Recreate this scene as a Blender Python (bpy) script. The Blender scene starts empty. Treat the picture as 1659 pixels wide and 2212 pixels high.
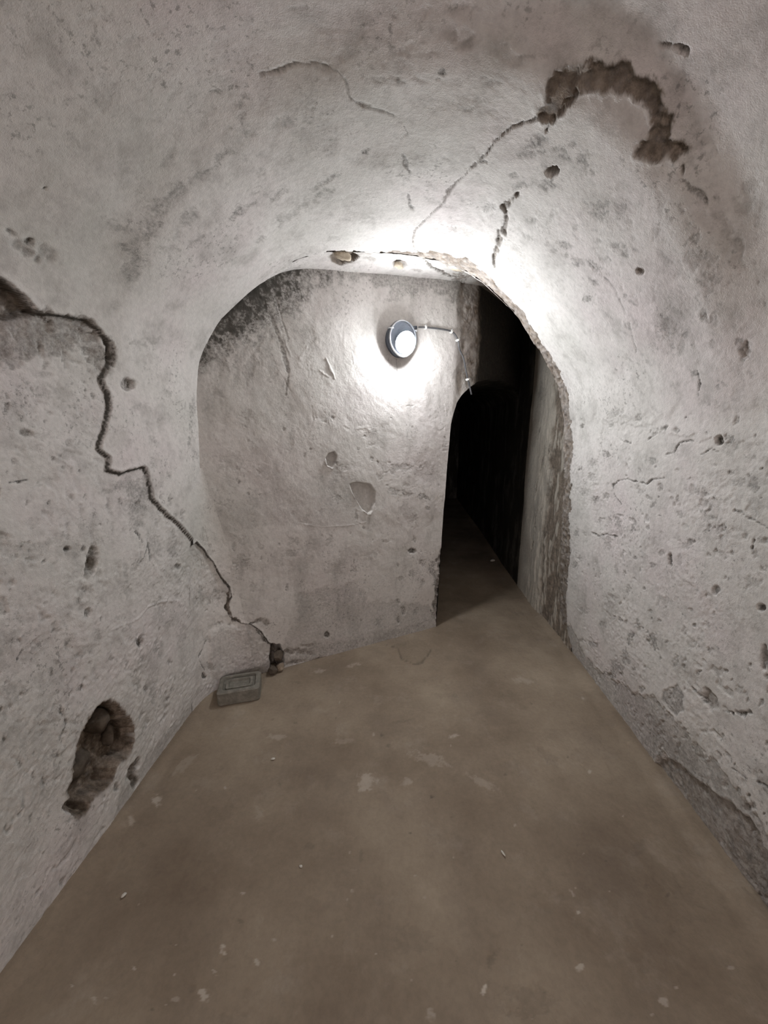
import bpy, bmesh, math, random
import numpy as np
from mathutils import Matrix, Vector

scene = bpy.context.scene
COL = scene.collection

# ---------------------------------------------------------------- camera
def make_camera():
    f, w = 831.0, 1659.0
    pitch = math.atan(189/f); yaw = math.atan(42/f*math.cos(pitch))
    fw0 = Vector((-math.sin(yaw), math.cos(yaw), 0)); rt = Vector((math.cos(yaw), math.sin(yaw), 0)); z = Vector((0, 0, 1))
    fw = fw0*math.cos(pitch)-z*math.sin(pitch); up = z*math.cos(pitch)+fw0*math.sin(pitch)
    cam = bpy.data.cameras.new('camera'); o = bpy.data.objects.new('camera', cam); COL.objects.link(o)
    m = Matrix((rt, up, -fw)).transposed().to_4x4(); m.translation = (0, 0, 1.5); o.matrix_world = m
    cam.sensor_fit = 'HORIZONTAL'; cam.sensor_width = 36; cam.lens = f/w*36; cam.clip_start = .05
    scene.camera = o
make_camera()

# ---------------------------------------------------------------- world, lights, exposure
world = bpy.data.worlds.new('world'); scene.world = world; world.use_nodes = True
world.node_tree.nodes['Background'].inputs[0].default_value = (0, 0, 0, 1)     # under ground: no sky at all
BULB_STRENGTH = 350.0          # the bulb of the wall lamp is a glowing mesh, see the lamp's builder
def fill_light(name, loc, energy, color, radius):      # fill light added behind the photographer, no lamp stands there
    l = bpy.data.lights.new(name, 'POINT'); l.energy = energy; l.color = color; l.shadow_soft_size = radius
    o = bpy.data.objects.new(name, l); COL.objects.link(o); o.location = loc
fill_light('rear_fill_light', (.0, -3.6, 1.8), 60, (1.0, .895, .88), .25)
vs = scene.view_settings
vs.view_transform = 'Standard'; vs.look = 'None'; vs.gamma = 1; vs.use_curve_mapping = False; vs.exposure = 0.31
scene.display_settings.display_device = 'sRGB'
scene.cycles.use_denoising = True
scene.cycles.max_bounces = 7; scene.cycles.diffuse_bounces = 5; scene.cycles.adaptive_threshold = .04; scene.cycles.transparent_max_bounces = 12
scene.cycles.sample_clamp_indirect = 6.0

# ---------------------------------------------------------------- surfaces of the cellar, as charts (metres)
PROFILE = np.array([(-1.085,0),(-1.085,.25),(-1.078,.5),(-1.062,1.05),(-1.045,1.4),(-1.036,1.645),(-1.003,1.833),(-.92,1.990),
    (-.766,2.130),(-.618,2.234),(-.513,2.291),(-.387,2.332),(-.171,2.350),(.056,2.352),(.175,2.336),(.297,2.308),
    (.426,2.253),(.62,2.108),(.805,1.902),(.925,1.729),(.985,1.546),(1.033,1.125),(1.073,.665),(1.105,.3),(1.138,0)])

def smooth_profile(n=600):
    p = PROFILE
    d = np.r_[0, np.cumsum(np.hypot(*np.diff(p, axis=0).T))]
    t = np.linspace(0, d[-1], n)
    q = np.c_[np.interp(t, d, p[:,0]), np.interp(t, d, p[:,1])]
    k = 21
    ker = np.hanning(k+2)[1:-1]; ker /= ker.sum()
    pad = k//2
    out = []
    for c in range(2):
        a = q[:,c]
        e = np.r_[2*a[0]-a[pad:0:-1], a, 2*a[-1]-a[-2:-pad-2:-1]]
        out.append(np.convolve(e, ker, 'valid'))
    return d[-1], t, np.c_[out[0], out[1]]
PLEN, PT, PXZ = smooth_profile()
PT2 = np.r_[-.5, PT, PLEN+.5]; PXZ2 = np.r_[[[-1.085, -.5]], PXZ, [[1.19, -.5]]]

def sstep(a, b, x):
    t = np.clip((x-a)/(b-a), 0, 1); return t*t*(3-2*t)

def edge_y(x):                       # where the vault ends, a slanting edge
    return 2.155 + .27*x

def tunnel(U, V):                    # U = world y, V = length along the arch profile from the left foot
    x = np.interp(V, PT2, PXZ2[:,0]); z = np.interp(V, PT2, PXZ2[:,1])
    h = 1e-2
    dx = np.interp(V+h, PT2, PXZ2[:,0])-np.interp(V-h, PT2, PXZ2[:,0]); dz = np.interp(V+h, PT2, PXZ2[:,1])-np.interp(V-h, PT2, PXZ2[:,1])
    L = np.hypot(dx, dz)+1e-9
    nx, nz = -dz/L, dx/L             # outward
    up = sstep(.9, 2.0, z)
    lip = np.interp(V, [0, 1.9, 2.1, 2.6, 3.1, 3.5, 3.76, 4.44, 6], [1.42, 1.42, 1.40, 1.28, 1.18, 1.15, 1.175, 1.28, 1.28])
    off = np.interp(V, [0, 2.0, 3.0, 3.5, 4.1, 4.5], [.02, .02, .024, .055, .055, .02])*up*sstep(lip+.07, lip-.13, U) + .045*up*np.clip(1.9-U, 0, 2)
    return np.stack([x+nx*off, U, z+nz*off], -1)

BEND = np.array([.372, 2.735])
BCUT = .16
def wall_x(S):                       # plan of the slanting wall: lamp side, strip beside the doorway, deeper part over the doorway
    return BEND[0] + .873*np.minimum(S, 0) + .787*np.clip(S, 0, BCUT) + .5*np.maximum(S-BCUT, 0)
def wall_y(S):
    return BEND[1] + .488*np.minimum(S, 0) + .617*np.clip(S, 0, BCUT) + .866*np.maximum(S-BCUT, 0)
def wall_s(x):
    x1 = BEND[0]+.787*BCUT
    return np.minimum(x-BEND[0], 0)/.873 + np.clip(x-BEND[0], 0, x1-BEND[0])/.787 + np.maximum(x-x1, 0)/.5
def back_wall(S, Z):                 # S = length along the slanting wall from the bend (negative = lamp side)
    k = .010*np.exp(-(S/.035)**2)
    return np.stack([wall_x(S)-.3*k, wall_y(S)+.95*k, Z], -1)

def back_ceiling(X, Y):
    zt = np.interp(X, [-1.1, -.768, -.62, -.51, -.387, -.17, .056, .175, .297, .426, .62, .8, 1.1], [2.0, 2.125, 2.234, 2.291, 2.33, 2.349, 2.350, 2.335, 2.307, 2.252, 2.11, 2.0, 1.9])
    w = sstep(.08, .30, Y-edge_y(X))
    return np.stack([X, Y, (zt+.004)*(1-w)+(2.352+.095*X)*w], -1)

def floor_s(X, Y):
    return np.stack([X, Y, 0*X], -1)

def passage_wall(Y, Z):              # right-hand wall of the passage beyond the vault
    x = 1.125 - .03*sstep(2.4, 3.2, Y) + .02*sstep(3.4, 5.5, Y)
    return np.stack([x, Y, Z], -1)

CORNER = np.array([-1.062, 1.935])
def cove(W, Z):                      # rounded plaster corner between left wall and back wall, W in 0..1
    a = np.interp(Z, [0, .2, .45, .8, 1.1, 1.3], [.22, .21, .18, .13, .06, .01])[..., None]
    xl = np.interp(Z, PXZ[:300,1], PXZ[:300,0])
    c = np.stack([xl, 2.735+(xl-.372)*.488/.873], -1)
    p0 = c + a*np.array([0, -1.]); p2 = c + a*np.array([.873, .488])
    w = W[..., None]
    xy = (1-w)**2*p0 + 2*w*(1-w)*c + w*w*p2
    return np.concatenate([xy, Z[..., None]], -1)

def door_z(x):                       # underside of the doorway's rounded head over x
    return np.interp(x, [.318,.335,.36,.40,.45,.52,.62,.75,.9,1.0,1.08,1.16,1.3], [1.50,1.575,1.645,1.70,1.745,1.79,1.825,1.845,1.845,1.83,1.78,1.66,1.5])
def jamb_x(z):
    return np.interp(z, [0,.1,.2,.9,1.2,1.5], [.262,.268,.272,.292,.305,.318])

# ---------------------------------------------------------------- wear of the surfaces, in chart metres: c crack, b blot or pit, r broken-off area, some with a painted edge shadow
FEATURES = {
 'T': [
  ('r',[[1.0514,1.8514],[1.1127,1.8328],[1.1702,1.8015],[1.2418,1.819],[1.3247,1.8242],[1.3673,1.8107],[1.4087,1.777],[1.4176,1.7281],[1.3976,1.6859],[1.3731,1.6522],[1.3951,1.6084],[1.3925,1.5605],[1.3752,1.5115],[1.3363,1.4471],[1.3168,1.4126],[1.3572,1.3835],[1.342,1.3397],[1.3944,1.3199],[1.4626,1.3299],[1.53,1.3281],[1.5465,1.2877],[1.558,1.1912],[1.6076,1.1401],[1.7181,1.0441],[1.8631,0.8948],[2.6,0.95],[2.6,-0.1],[-2.3,-0.1],[-2.3,1.75],[0.6,1.72]],0.012,0.05,0.0,0.0045,0.004,1.0,1.4),
  ('r',[[1.0526,1.8498],[1.1129,1.8308],[1.1702,1.8015],[1.126,1.7817],[1.0518,1.7617]],0.03,0.55,0.85,0.006,0.004,1.0,0.0),
  ('b',[1.0739,1.7581],[0.0307,0.0036],[-0.0033,-0.0144],0.004,0.45,0.3,0.8),
  ('b',[1.1239,1.752],[0.0325,-0.0004],[-0.0062,-0.0177],0.004,0.405,0.3,0.8),
  ('b',[1.1959,1.7802],[0.0359,-0.0013],[-0.0072,-0.018],0.004,0.45,0.3,0.8),
  ('b',[1.2754,1.7982],[0.0337,-0.0051],[-0.0118,-0.021],0.004,0.54,0.3,0.8),
  ('b',[1.3265,1.7899],[0.026,0.0005],[-0.0097,-0.0316],0.004,0.54,0.3,0.8),
  ('b',[1.3503,1.7306],[0.0216,-0.0048],[-0.0177,-0.0325],0.004,0.54,0.3,0.8),
  ('b',[1.24,1.7381],[0.0423,0.0263],[0.0098,-0.0148],0.004,0.36000000000000004,0.3,0.8),
  ('b',[1.1464,1.7014],[0.0436,0.009],[-0.0017,-0.0224],0.004,0.315,0.3,0.8),
  ('b',[1.3939,1.7314],[0.0144,-0.0035],[-0.022,-0.0395],0.004,0.7200000000000001,0.3,0.8),
  ('b',[1.0662,1.6876],[0.0369,0.0009],[-0.007,-0.0236],0.004,0.27,0.3,0.8),
  ('b',[1.2083,1.7893],[0.0138,-0.0019],[-0.0108,-0.0206],0.004,0.63,0.3,0.8),
  ('b',[1.3014,1.8235],[0.0168,0.0104],[0.013,-0.0183],0.004,0.54,0.3,0.8),
  ('c',[[1.0508,1.7636],[1.0998,1.7754],[1.1745,1.8003],[1.1963,1.7985]],[0.0092,0.0075,0.0087,0.0059],0.012,0.9,0.2),
  ('c',[[1.4087,1.777],[1.4176,1.7281],[1.4032,1.6867]],[0.0149,0.0128,0.0096],0.01,0.9,0.1),
  ('b',[1.2138,1.0413],[0.0184,-0.0096],[-0.0272,-0.0599],0.012,0.7,0.2,0.5),
  ('b',[1.217,1.0265],[0.0116,-0.0043],[-0.0045,-0.0222],0.012,0.9,0.4,0.5),
  ('b',[1.1276,1.1101],[0.0116,-0.0001],[0.0014,-0.0078],0.012,0.95,0.0,0.5),
  ('b',[1.3838,0.6145],[0.0132,-0.0081],[-0.0036,-0.0213],0.012,0.95,0.0,0.5),
  ('b',[1.1619,0.8667],[0.0098,-0.0087],[-0.0098,-0.0128],0.01,0.7,0.0,0.5),
  ('b',[1.0783,1.4763],[0.0166,-0.0066],[-0.0069,-0.0109],0.006,0.6,0.2,0.5),
  ('b',[1.7037,0.8305],[0.0302,-0.0115],[-0.0021,-0.0134],0.008,0.8,0.0,0.5),
  ('c',[[0.9981,1.3394],[1.0316,1.3422],[1.0494,1.3423]],[0.0027,0.0027,0.0027],0.004,0.9,0.0),
  ('c',[[1.4512,0.9452],[1.48,0.9755],[1.5067,1.0075]],[0.0034,0.0034,0.0034],0.004,0.9,0.0),
  ('c',[[1.5067,1.0075],[1.5078,0.9242]],[0.0023,0.0023],0.004,0.7,0.0),
  ('c',[[1.4459,1.0756],[1.4647,1.0545],[1.471,1.0248]],[0.0044,0.0045,0.0045],0.005,0.9,0.0),
  ('c',[[0.9151,0.8528],[0.9323,0.8711]],[0.0037,0.0037],0.005,0.9,0.0),
  ('c',[[0.9852,0.5145],[1.0187,0.5544],[1.0087,0.6153]],[0.0053,0.0053,0.0052],0.004,0.6,0.0),
  ('c',[[1.2596,0.7492],[1.3574,0.724],[1.414,0.7245],[1.4614,0.7384],[1.5402,0.7258],[1.6591,0.6727],[1.711,0.6177],[1.7598,0.5153]],[0.0033,0.0034,0.0035,0.0035,0.0037,0.0039,0.004,0.0041],-0.004,0.12,0.0),
  ('b',[1.4481,1.2457],[0.0403,-0.072],[-0.0675,-0.0159],0.0015,0.45,0,0.8),
  ('b',[1.4943,1.1995],[0.0704,-0.0137],[-0.0154,-0.0936],0.0015,0.5,0,0.8),
  ('b',[1.4552,1.1311],[0.0536,-0.0131],[-0.0124,-0.0739],0.0015,0.5,0,0.8),
  ('b',[1.5497,0.9834],[0.0561,-0.0181],[-0.0137,-0.0801],0.0015,0.35,0,0.8),
  ('b',[1.6789,0.9188],[0.0511,-0.0172],[-0.007,-0.0436],0.0015,0.4,0,0.8),
  ('b',[1.335,1.2646],[0.0318,-0.0053],[-0.0034,-0.0165],0.0015,0.4,0,0.8),
  ('b',[1.323,1.2067],[0.017,-0.0036],[-0.0041,-0.0199],0.0015,0.5,0,0.8),
  ('b',[1.0823,1.1489],[0.0749,0.0151],[0.0099,-0.0289],0.0015,0.25,0,0.8),
  ('b',[0.993,1.1489],[0.0662,-0.0222],[-0.0072,-0.0322],0.0015,0.28,0,0.8),
  ('b',[0.9906,1.0078],[0.0827,-0.039],[-0.0084,-0.0399],0.0015,0.22,0,0.8),
  ('b',[0.9539,0.9681],[0.0514,-0.0272],[-0.0106,-0.0522],0.0015,0.25,0,0.8),
  ('b',[1.4191,0.3901],[0.0343,-0.0259],[-0.012,-0.072],0.0015,0.4,0,0.8),
  ('b',[1.4265,0.3378],[0.0232,-0.0182],[-0.0077,-0.0458],0.0015,0.35,0,0.8),
  ('b',[1.3531,0.8563],[0.037,-0.017],[-0.0062,-0.0364],0.0015,0.3,0,0.8),
  ('b',[1.3007,0.7748],[0.0422,-0.0165],[0.001,-0.0197],0.0015,0.35,0,0.8),
  ('b',[0.9704,0.7449],[0.0417,-0.0309],[-0.0065,-0.0352],0.0015,0.25,0,0.8),
  ('b',[0.8873,0.7619],[0.0476,-0.0375],[-0.0073,-0.0391],0.0015,0.25,0,0.8),
  ('b',[1.1275,0.7409],[0.0543,-0.0163],[0.0052,-0.0285],0.0015,0.3,0,0.8),
  ('b',[1.6891,0.4776],[0.0585,-0.0344],[-0.0111,-0.0704],0.0015,0.35,0,0.8),
  ('b',[1.5051,0.2009],[0.0253,-0.0211],[-0.0053,-0.0259],0.0015,0.3,0,0.8),
  ('b',[0.878,0.64],[0.0339,-0.0396],[-0.0268,-0.067],0.0015,0.2,0,0.8),
  ('b',[1.3635,0.2496],[0.0204,-0.0212],[-0.0251,-0.0466],0.0015,0.35,0,0.8),
  ('b',[1.1796,1.5918],[0.0647,0.0049],[-0.0094,-0.0407],0.0015,0.2,0,0.8),
  ('b',[1.0892,1.5473],[0.0633,0.0027],[-0.016,-0.0645],0.0015,0.2,0,0.8),
  ('b',[0.9469,1.1775],[0.0356,-0.0114],[-0.0084,-0.0367],0.0015,0.2,0,0.8),
  ('b',[0.9048,0.9243],[0.0475,-0.0286],[-0.0061,-0.0317],0.0015,0.22,0,0.8),
  ('b',[0.8505,0.4185],[0.007,-0.0084],[-0.0036,-0.0192],0.0015,0.4,0,0.8),
  ('b',[0.8639,0.3508],[0.006,-0.0076],[-0.0032,-0.0169],0.0015,0.4,0,0.8),
  ('b',[1.5544,0.2627],[0.0202,-0.0156],[-0.002,-0.0112],0.0015,0.5,0,0.8),
  ('b',[1.3699,0.6337],[0.0129,-0.0079],[-0.0026,-0.0153],0.0015,0.6,0,0.8),
  ('r',[[1.1966,0.4826],[1.2295,0.4351],[1.2553,0.3624],[1.2838,0.2935],[1.2715,0.2423],[1.254,0.2099],[1.1961,0.2218],[1.1654,0.217],[1.1349,0.1858],[1.1027,0.1966],[1.0802,0.1951],[1.046,0.2043],[1.0287,0.1806],[1.0024,0.2068],[0.9852,0.2722],[0.984,0.3248],[1.0068,0.3277],[1.0307,0.3969],[1.0587,0.4446],[1.0944,0.4761],[1.1292,0.4954],[1.1643,0.4952]],0.075,0.74,1.0,0.008,0.008,2.2,0.0),
  ('b',[1.2458,0.1049],[0.0189,-0.0257],[-0.0212,-0.0259],0.02,0.8,0.6,0.5),
  ('b',[1.2777,0.1221],[0.0147,-0.0208],[-0.0189,-0.0152],0.012,0.7,0.4,0.5),
  ('b',[1.2523,0.056],[0.0163,-0.0245],[-0.0185,-0.0145],0.015,0.8,0.5,0.5),
  ('b',[1.1605,0.1357],[0.012,-0.0135],[-0.0037,-0.0177],0.006,0.6,0.0,0.5),
  ('b',[0.9813,0.252],[0.0211,-0.0255],[-0.0043,-0.0217],0.02,0.5,0.8,0.5),
  ('b',[1.0528,1.9613],[0.0132,0.0003],[-0.001,-0.0063],0.006,0.6,0.1,0.8),
  ('b',[1.0978,1.96],[0.0134,0.0003],[-0.0016,-0.0099],0.006,0.8,0.1,0.8),
  ('b',[1.103,1.9669],[0.0056,0.0001],[-0.001,-0.0066],0.006,0.95,0.1,0.8),
  ('b',[1.1024,1.9357],[0.0158,-0.0001],[-0.0026,-0.0139],0.006,0.5,0.1,0.8),
  ('b',[1.1318,1.9304],[0.0095,-0.0001],[-0.0023,-0.012],0.006,0.4,0.1,0.8),
  ('b',[1.1505,1.9565],[0.0322,0.0005],[-0.0036,-0.0233],0.006,0.3,0.1,0.8),
  ('b',[1.0789,1.9426],[0.0216,0.0001],[-0.0022,-0.0113],0.006,0.35,0.1,0.8),
  ('c',[[1.3329,2.0744],[1.3737,2.059]],[0.0021,0.0021],0.001,0.4,0.0),
  ('c',[[1.3425,2.0778],[1.3818,2.0626]],[0.0021,0.0021],0.001,0.4,0.0),
  ('c',[[1.352,2.0813],[1.39,2.0664]],[0.0021,0.0021],0.001,0.4,0.0),
  ('c',[[1.3617,2.0849],[1.3983,2.0702]],[0.0021,0.0021],0.001,0.4,0.0),
  ('c',[[1.3714,2.0886],[1.4065,2.0742]],[0.0021,0.0021],0.001,0.4,0.0),
  ('c',[[1.3813,2.0923],[1.415,2.0783]],[0.0021,0.0021],0.001,0.4,0.0),
  ('b',[1.4899,1.6495],[0.0346,0.0035],[-0.0017,-0.0219],0.01,0.45,0.2,0.4),
  ('b',[1.0792,2.0866],[0.0034,0.0025],[0.0023,-0.0037],0.004,0.8,0.0,0.5),
  ('b',[1.164,2.4047],[0.0031,0.0035],[0.0034,-0.0028],0.002,0.6,0.0,0.5),
  ('b',[1.4126,2.0485],[0.0392,0.0144],[0.0336,-0.087],0.001,0.5,0,0.85),
  ('b',[1.3778,2.1591],[0.0324,0.0054],[0.0127,-0.0671],0.001,0.45,0,0.85),
  ('b',[1.3599,2.232],[0.0419,0.0101],[0.01,-0.0391],0.001,0.45,0,0.85),
  ('b',[1.294,2.1079],[0.0417,0.001],[0.0011,-0.0197],0.001,0.4,0,0.85),
  ('b',[1.3572,2.3029],[0.0344,0.0043],[0.008,-0.0572],0.001,0.5,0,0.85),
  ('b',[1.446,2.2778],[0.0351,0.0129],[0.03,-0.0496],0.001,0.4,0,0.85),
  ('b',[1.3639,2.4087],[0.0026,0.0626],[0.0212,-0.0008],0.001,0.5,0,0.85),
  ('b',[1.3477,2.4948],[0.0003,0.0539],[0.0176,-0.0006],0.001,0.5,0,0.85),
  ('b',[1.2655,2.5904],[0.0054,0.0145],[0.0516,-0.0265],0.001,0.45,0,0.85),
  ('b',[1.3235,2.5825],[0.0101,0.0213],[0.0205,-0.0096],0.001,0.4,0,0.85),
  ('b',[1.1953,2.5637],[0.0051,0.0218],[0.009,-0.0031],0.001,0.65,0,0.85),
  ('b',[1.1801,2.5571],[0.0039,0.0078],[0.0047,-0.0026],0.001,0.6,0,0.85),
  ('b',[1.3322,2.6936],[0.0071,0.033],[0.0345,-0.0105],0.001,0.4,0,0.85),
  ('b',[1.2637,2.3546],[0.0147,0.009],[0.0228,-0.0455],0.001,0.3,0,0.85),
  ('b',[1.5674,2.4183],[0.0173,0.004],[0.0171,-0.041],0.001,0.6,0,0.85),
  ('b',[1.5854,2.4497],[-0.0004,0.0496],[0.0186,-0.0002],0.001,0.5,0,0.85),
  ('b',[1.6059,2.575],[-0.0223,0.052],[0.0229,0.0035],0.001,0.5,0,0.85),
  ('b',[1.6591,2.7368],[-0.0104,0.0529],[0.021,-0.0007],0.001,0.5,0,0.85),
  ('b',[1.5912,2.7845],[-0.0263,0.0374],[0.0127,0.0034],0.001,0.6,0,0.85),
  ('b',[1.6178,2.7284],[-0.0373,0.0666],[0.0161,0.0024],0.001,0.45,0,0.85),
  ('b',[1.7282,2.6097],[-0.0288,0.0907],[0.0223,0.0011],0.001,0.35,0,0.85),
  ('b',[1.7533,2.5308],[0.0129,0.0161],[0.0644,-0.0242],0.001,0.4,0,0.85),
  ('b',[1.7811,2.4184],[-0.0039,0.038],[0.0241,0.0007],0.001,0.4,0,0.85),
  ('b',[1.5418,2.2361],[-0.0003,0.0495],[0.0225,-0.0009],0.001,0.4,0,0.85),
  ('b',[1.4748,2.149],[0.0478,0.0296],[0.0263,-0.026],0.001,0.35,0,0.85),
  ('b',[1.4733,2.211],[0.018,0.0123],[0.022,-0.0193],0.001,0.4,0,0.85),
  ('b',[1.3076,2.777],[0.004,0.0257],[0.0208,-0.005],0.001,0.25,0,0.85),
  ('b',[1.4723,2.5571],[-0.0025,0.0241],[0.0196,0.0003],0.001,0.3,0,0.85),
  ('b',[1.2329,2.9711],[0.0012,0.0485],[0.0137,-0.0009],0.001,0.3,0,0.85),
  ('b',[1.2461,3.0193],[0.0006,0.0195],[0.01,-0.0001],0.001,0.4,0,0.85),
  ('b',[1.4902,2.9099],[-0.0078,0.0223],[0.0099,0.0014],0.001,0.75,0,0.85),
  ('b',[1.2209,3.1297],[-0.0075,0.0111],[0.0081,0.0062],0.001,0.95,0,0.85),
  ('b',[1.243,3.1203],[-0.0053,0.0106],[0.0045,0.002],0.001,0.8,0,0.85),
  ('b',[1.3185,3.2108],[-0.0004,0.0332],[0.0122,0.0003],0.001,0.4,0,0.85),
  ('b',[1.2239,3.2299],[-0.0034,0.0182],[0.0066,0.0015],0.001,0.4,0,0.85),
  ('b',[1.2305,3.2554],[-0.0048,0.0204],[0.0123,0.0029],0.001,0.35,0,0.85),
  ('b',[1.1833,3.0426],[0.0005,0.0291],[0.0151,0.0002],0.001,0.2,0,0.85),
  ('b',[1.1552,3.1802],[-0.0148,0.0244],[0.0117,0.0123],0.001,0.3,0,0.85),
  ('b',[1.1546,3.332],[-0.0101,0.0444],[0.0046,0.0017],0.001,0.3,0,0.85),
  ('b',[1.18,2.8946],[-0.0086,0.033],[0.0128,0.0035],0.001,0.22,0,0.85),
  ('b',[1.0769,2.8086],[0.0036,0.0259],[0.0109,-0.0029],0.001,0.3,0,0.85),
  ('b',[0.9408,2.45],[0.0027,0.0042],[0.0026,-0.0025],0.001,0.4,0,0.85),
  ('b',[1.0436,2.3365],[0.0327,0.0387],[0.025,-0.0284],0.001,0.15,0,0.85),
  ('b',[1.1409,2.6267],[0.0257,0.0765],[0.0385,-0.0176],0.001,0.12,0,0.85),
  ('b',[1.0979,3.1584],[-0.0023,0.0388],[0.0227,0.0042],0.001,0.14,0,0.85),
  ('b',[1.5762,1.3426],[0.0238,-0.0023],[-0.0044,-0.0268],0.001,0.3,0,0.85),
  ('b',[1.6524,1.5239],[0.025,0.0004],[-0.0039,-0.0233],0.001,0.4,0,0.85),
  ('b',[1.5314,1.5667],[0.0708,0.0112],[0.0015,-0.0174],0.001,0.25,0,0.85),
  ('b',[1.7152,1.6334],[0.046,0.0036],[-0.0019,-0.0196],0.001,0.3,0,0.85),
  ('b',[1.5411,1.7996],[0.0498,0.0099],[0.0027,-0.0262],0.001,0.35,0,0.85),
  ('b',[1.6143,1.8319],[0.069,0.0151],[0.0047,-0.0169],0.001,0.3,0,0.85),
  ('b',[1.4166,1.9029],[0.0228,0.0086],[0.0067,-0.0198],0.001,0.3,0,0.85),
  ('b',[1.5695,1.7625],[0.0799,0.0135],[0.001,-0.0345],0.001,0.2,0,0.85),
  ('b',[1.6189,1.4175],[0.0184,-0.0009],[-0.0032,-0.0194],0.001,0.35,0,0.85),
  ('b',[1.5922,1.438],[0.0237,-0.0009],[-0.004,-0.0228],0.001,0.3,0,0.85),
  ('b',[1.6792,1.2806],[0.0273,-0.0034],[-0.003,-0.0206],0.001,0.3,0,0.85),
  ('b',[1.9087,1.583],[0.0343,0.0014],[-0.0117,-0.0887],0.001,0.4,0,0.85),
  ('b',[1.8779,1.5052],[0.0161,0.0001],[-0.0121,-0.0884],0.001,0.5,0,0.85),
  ('b',[1.846,1.4175],[0.0198,-0.0009],[-0.0065,-0.0485],0.001,0.6,0,0.85),
  ('b',[1.8989,1.3464],[0.0439,-0.0035],[-0.0022,-0.0183],0.001,0.4,0,0.85),
  ('c',[[1.7787,1.5978],[1.834,1.6113],[1.8417,1.5801],[1.7801,1.5568]],[0.0025,0.0025,0.0025,0.0025],0.001,0.4,0.0),
  ('c',[[1.1957,2.6706],[1.1949,2.7165],[1.1898,2.7655],[1.197,2.8227],[1.2189,2.8711],[1.247,2.8845],[1.2851,2.8852],[1.3184,2.9264],[1.3461,2.9912],[1.3727,3.0245],[1.4172,3.0453],[1.4443,3.0283]],[0.0037,0.0046,0.0027,0.0027,0.0018,0.0037,0.0028,0.0048,0.0029,0.0029,0.003,0.003],0.0025,0.4,0.1),
  ('b',[1.1969,2.7158],[-0.0025,0.0355],[0.009,-0.0009],0.002,0.5,0.0,0.5),
  ('b',[1.2059,2.8324],[0.0023,0.0301],[0.009,-0.002],0.002,0.4,0.0,0.5),
  ('b',[1.3103,2.9207],[0.0107,0.0267],[0.0115,-0.0039],0.002,0.4,0.2,0.5),
  ('c',[[1.5039,3.0281],[1.5474,3.0389],[1.5869,3.0536]],[0.0052,0.0075,0.0033],0.003,0.6,0.0),
  ('c',[[1.71,3.052],[1.7682,3.0601],[1.8146,3.0742]],[0.0035,0.0095,0.0048],0.003,0.6,0.0),
  ('c',[[1.2735,3.4041],[1.3068,3.3786],[1.3432,3.3427],[1.3991,3.3121],[1.4511,3.3],[1.5053,3.2739],[1.5765,3.2474],[1.6277,3.2223],[1.6782,3.1999],[1.7519,3.1889],[1.7929,3.1708],[1.8772,3.1253],[1.959,3.0863],[2.0702,3.0787],[2.1688,3.0926],[2.2277,3.1302]],[0.0056,0.0038,0.0039,0.003,0.0031,0.0052,0.0027,0.0028,0.0068,0.0059,0.0042,0.0037,0.0051,0.0054,0.007,0.0086],0.005,0.6,0.25),
  ('c',[[1.5053,3.2739],[1.4952,3.3026]],[0.0042,0.0042],0.004,0.8,0.0),
  ('c',[[1.5651,3.4378],[1.6401,3.4263],[1.6766,3.4151],[1.7459,3.4443],[1.8219,3.4555],[1.8399,3.435],[1.875,3.4586],[1.9785,3.4644],[2.0567,3.4704],[2.1191,3.4979]],[0.0054,0.0112,0.0136,0.0117,0.017,0.0098,0.0149,0.0156,0.0107,0.0069],0.011,0.65,0.45),
  ('r',[[1.1972,3.3972],[1.17,3.4005],[1.1448,3.4284],[1.1163,3.4757],[1.103,3.5153],[1.0978,3.5638],[1.1024,3.6105],[1.1142,3.645],[1.13,3.668],[1.1415,3.6998],[1.1372,3.7381],[1.1456,3.7352],[1.1579,3.7099],[1.1776,3.7082],[1.1941,3.697],[1.2004,3.66],[1.176,3.6532],[1.146,3.6612],[1.1256,3.6484],[1.1226,3.6161],[1.12,3.5652],[1.1278,3.5211],[1.1518,3.4997],[1.1585,3.4643],[1.1835,3.4544],[1.2183,3.4437],[1.26,3.4362],[1.2774,3.4165],[1.2747,3.3991],[1.2341,3.404]],0.007,0.3,0.92,0.005,0.011,1.2,0.3),
  ('r',[[1.1846,3.6432],[1.1507,3.6714],[1.1515,3.7044],[1.1746,3.7121],[1.1941,3.697],[1.205,3.6553]],0.004,0.0,0.4,0.008,0.008,0.4,0.0),
  ('c',[[1.1851,3.4554],[1.2204,3.4447],[1.2648,3.4384],[1.3043,3.4332]],[0.0072,0.0082,0.0074,0.0047],0.01,0.9,0.3),
  ('b',[1.1555,3.7649],[-0.0029,0.0036],[0.0059,0.0095],0.006,0.7,0.4,0.5),
  ('c',[[1.1418,3.6917],[1.1361,3.7395]],[0.0044,0.0044],0.006,0.8,0.3),
  ('c',[[1.1648,3.7817],[1.1628,3.8128],[1.1593,3.8535],[1.1601,3.8703]],[0.0036,0.0054,0.0054,0.0027],0.004,0.6,0.0),
  ('b',[1.024,3.5903],[-0.0045,0.0128],[0.0062,0.0024],0.008,0.8,0.2,0.5),
  ('b',[1.0368,3.5645],[-0.0085,0.0093],[0.0023,0.0033],0.005,0.7,0.0,0.5),
  ('b',[1.0209,3.6056],[-0.0038,0.0053],[0.0056,0.0058],0.006,0.8,0.0,0.5),
  ('b',[1.4136,3.5],[-0.0121,0.0192],[0.0179,0.0053],0.022,0.55,0.55,0.5),
  ('b',[1.4086,3.5078],[-0.0056,0.0089],[0.0113,0.0035],0.01,0.95,0.0,0.5),
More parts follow.
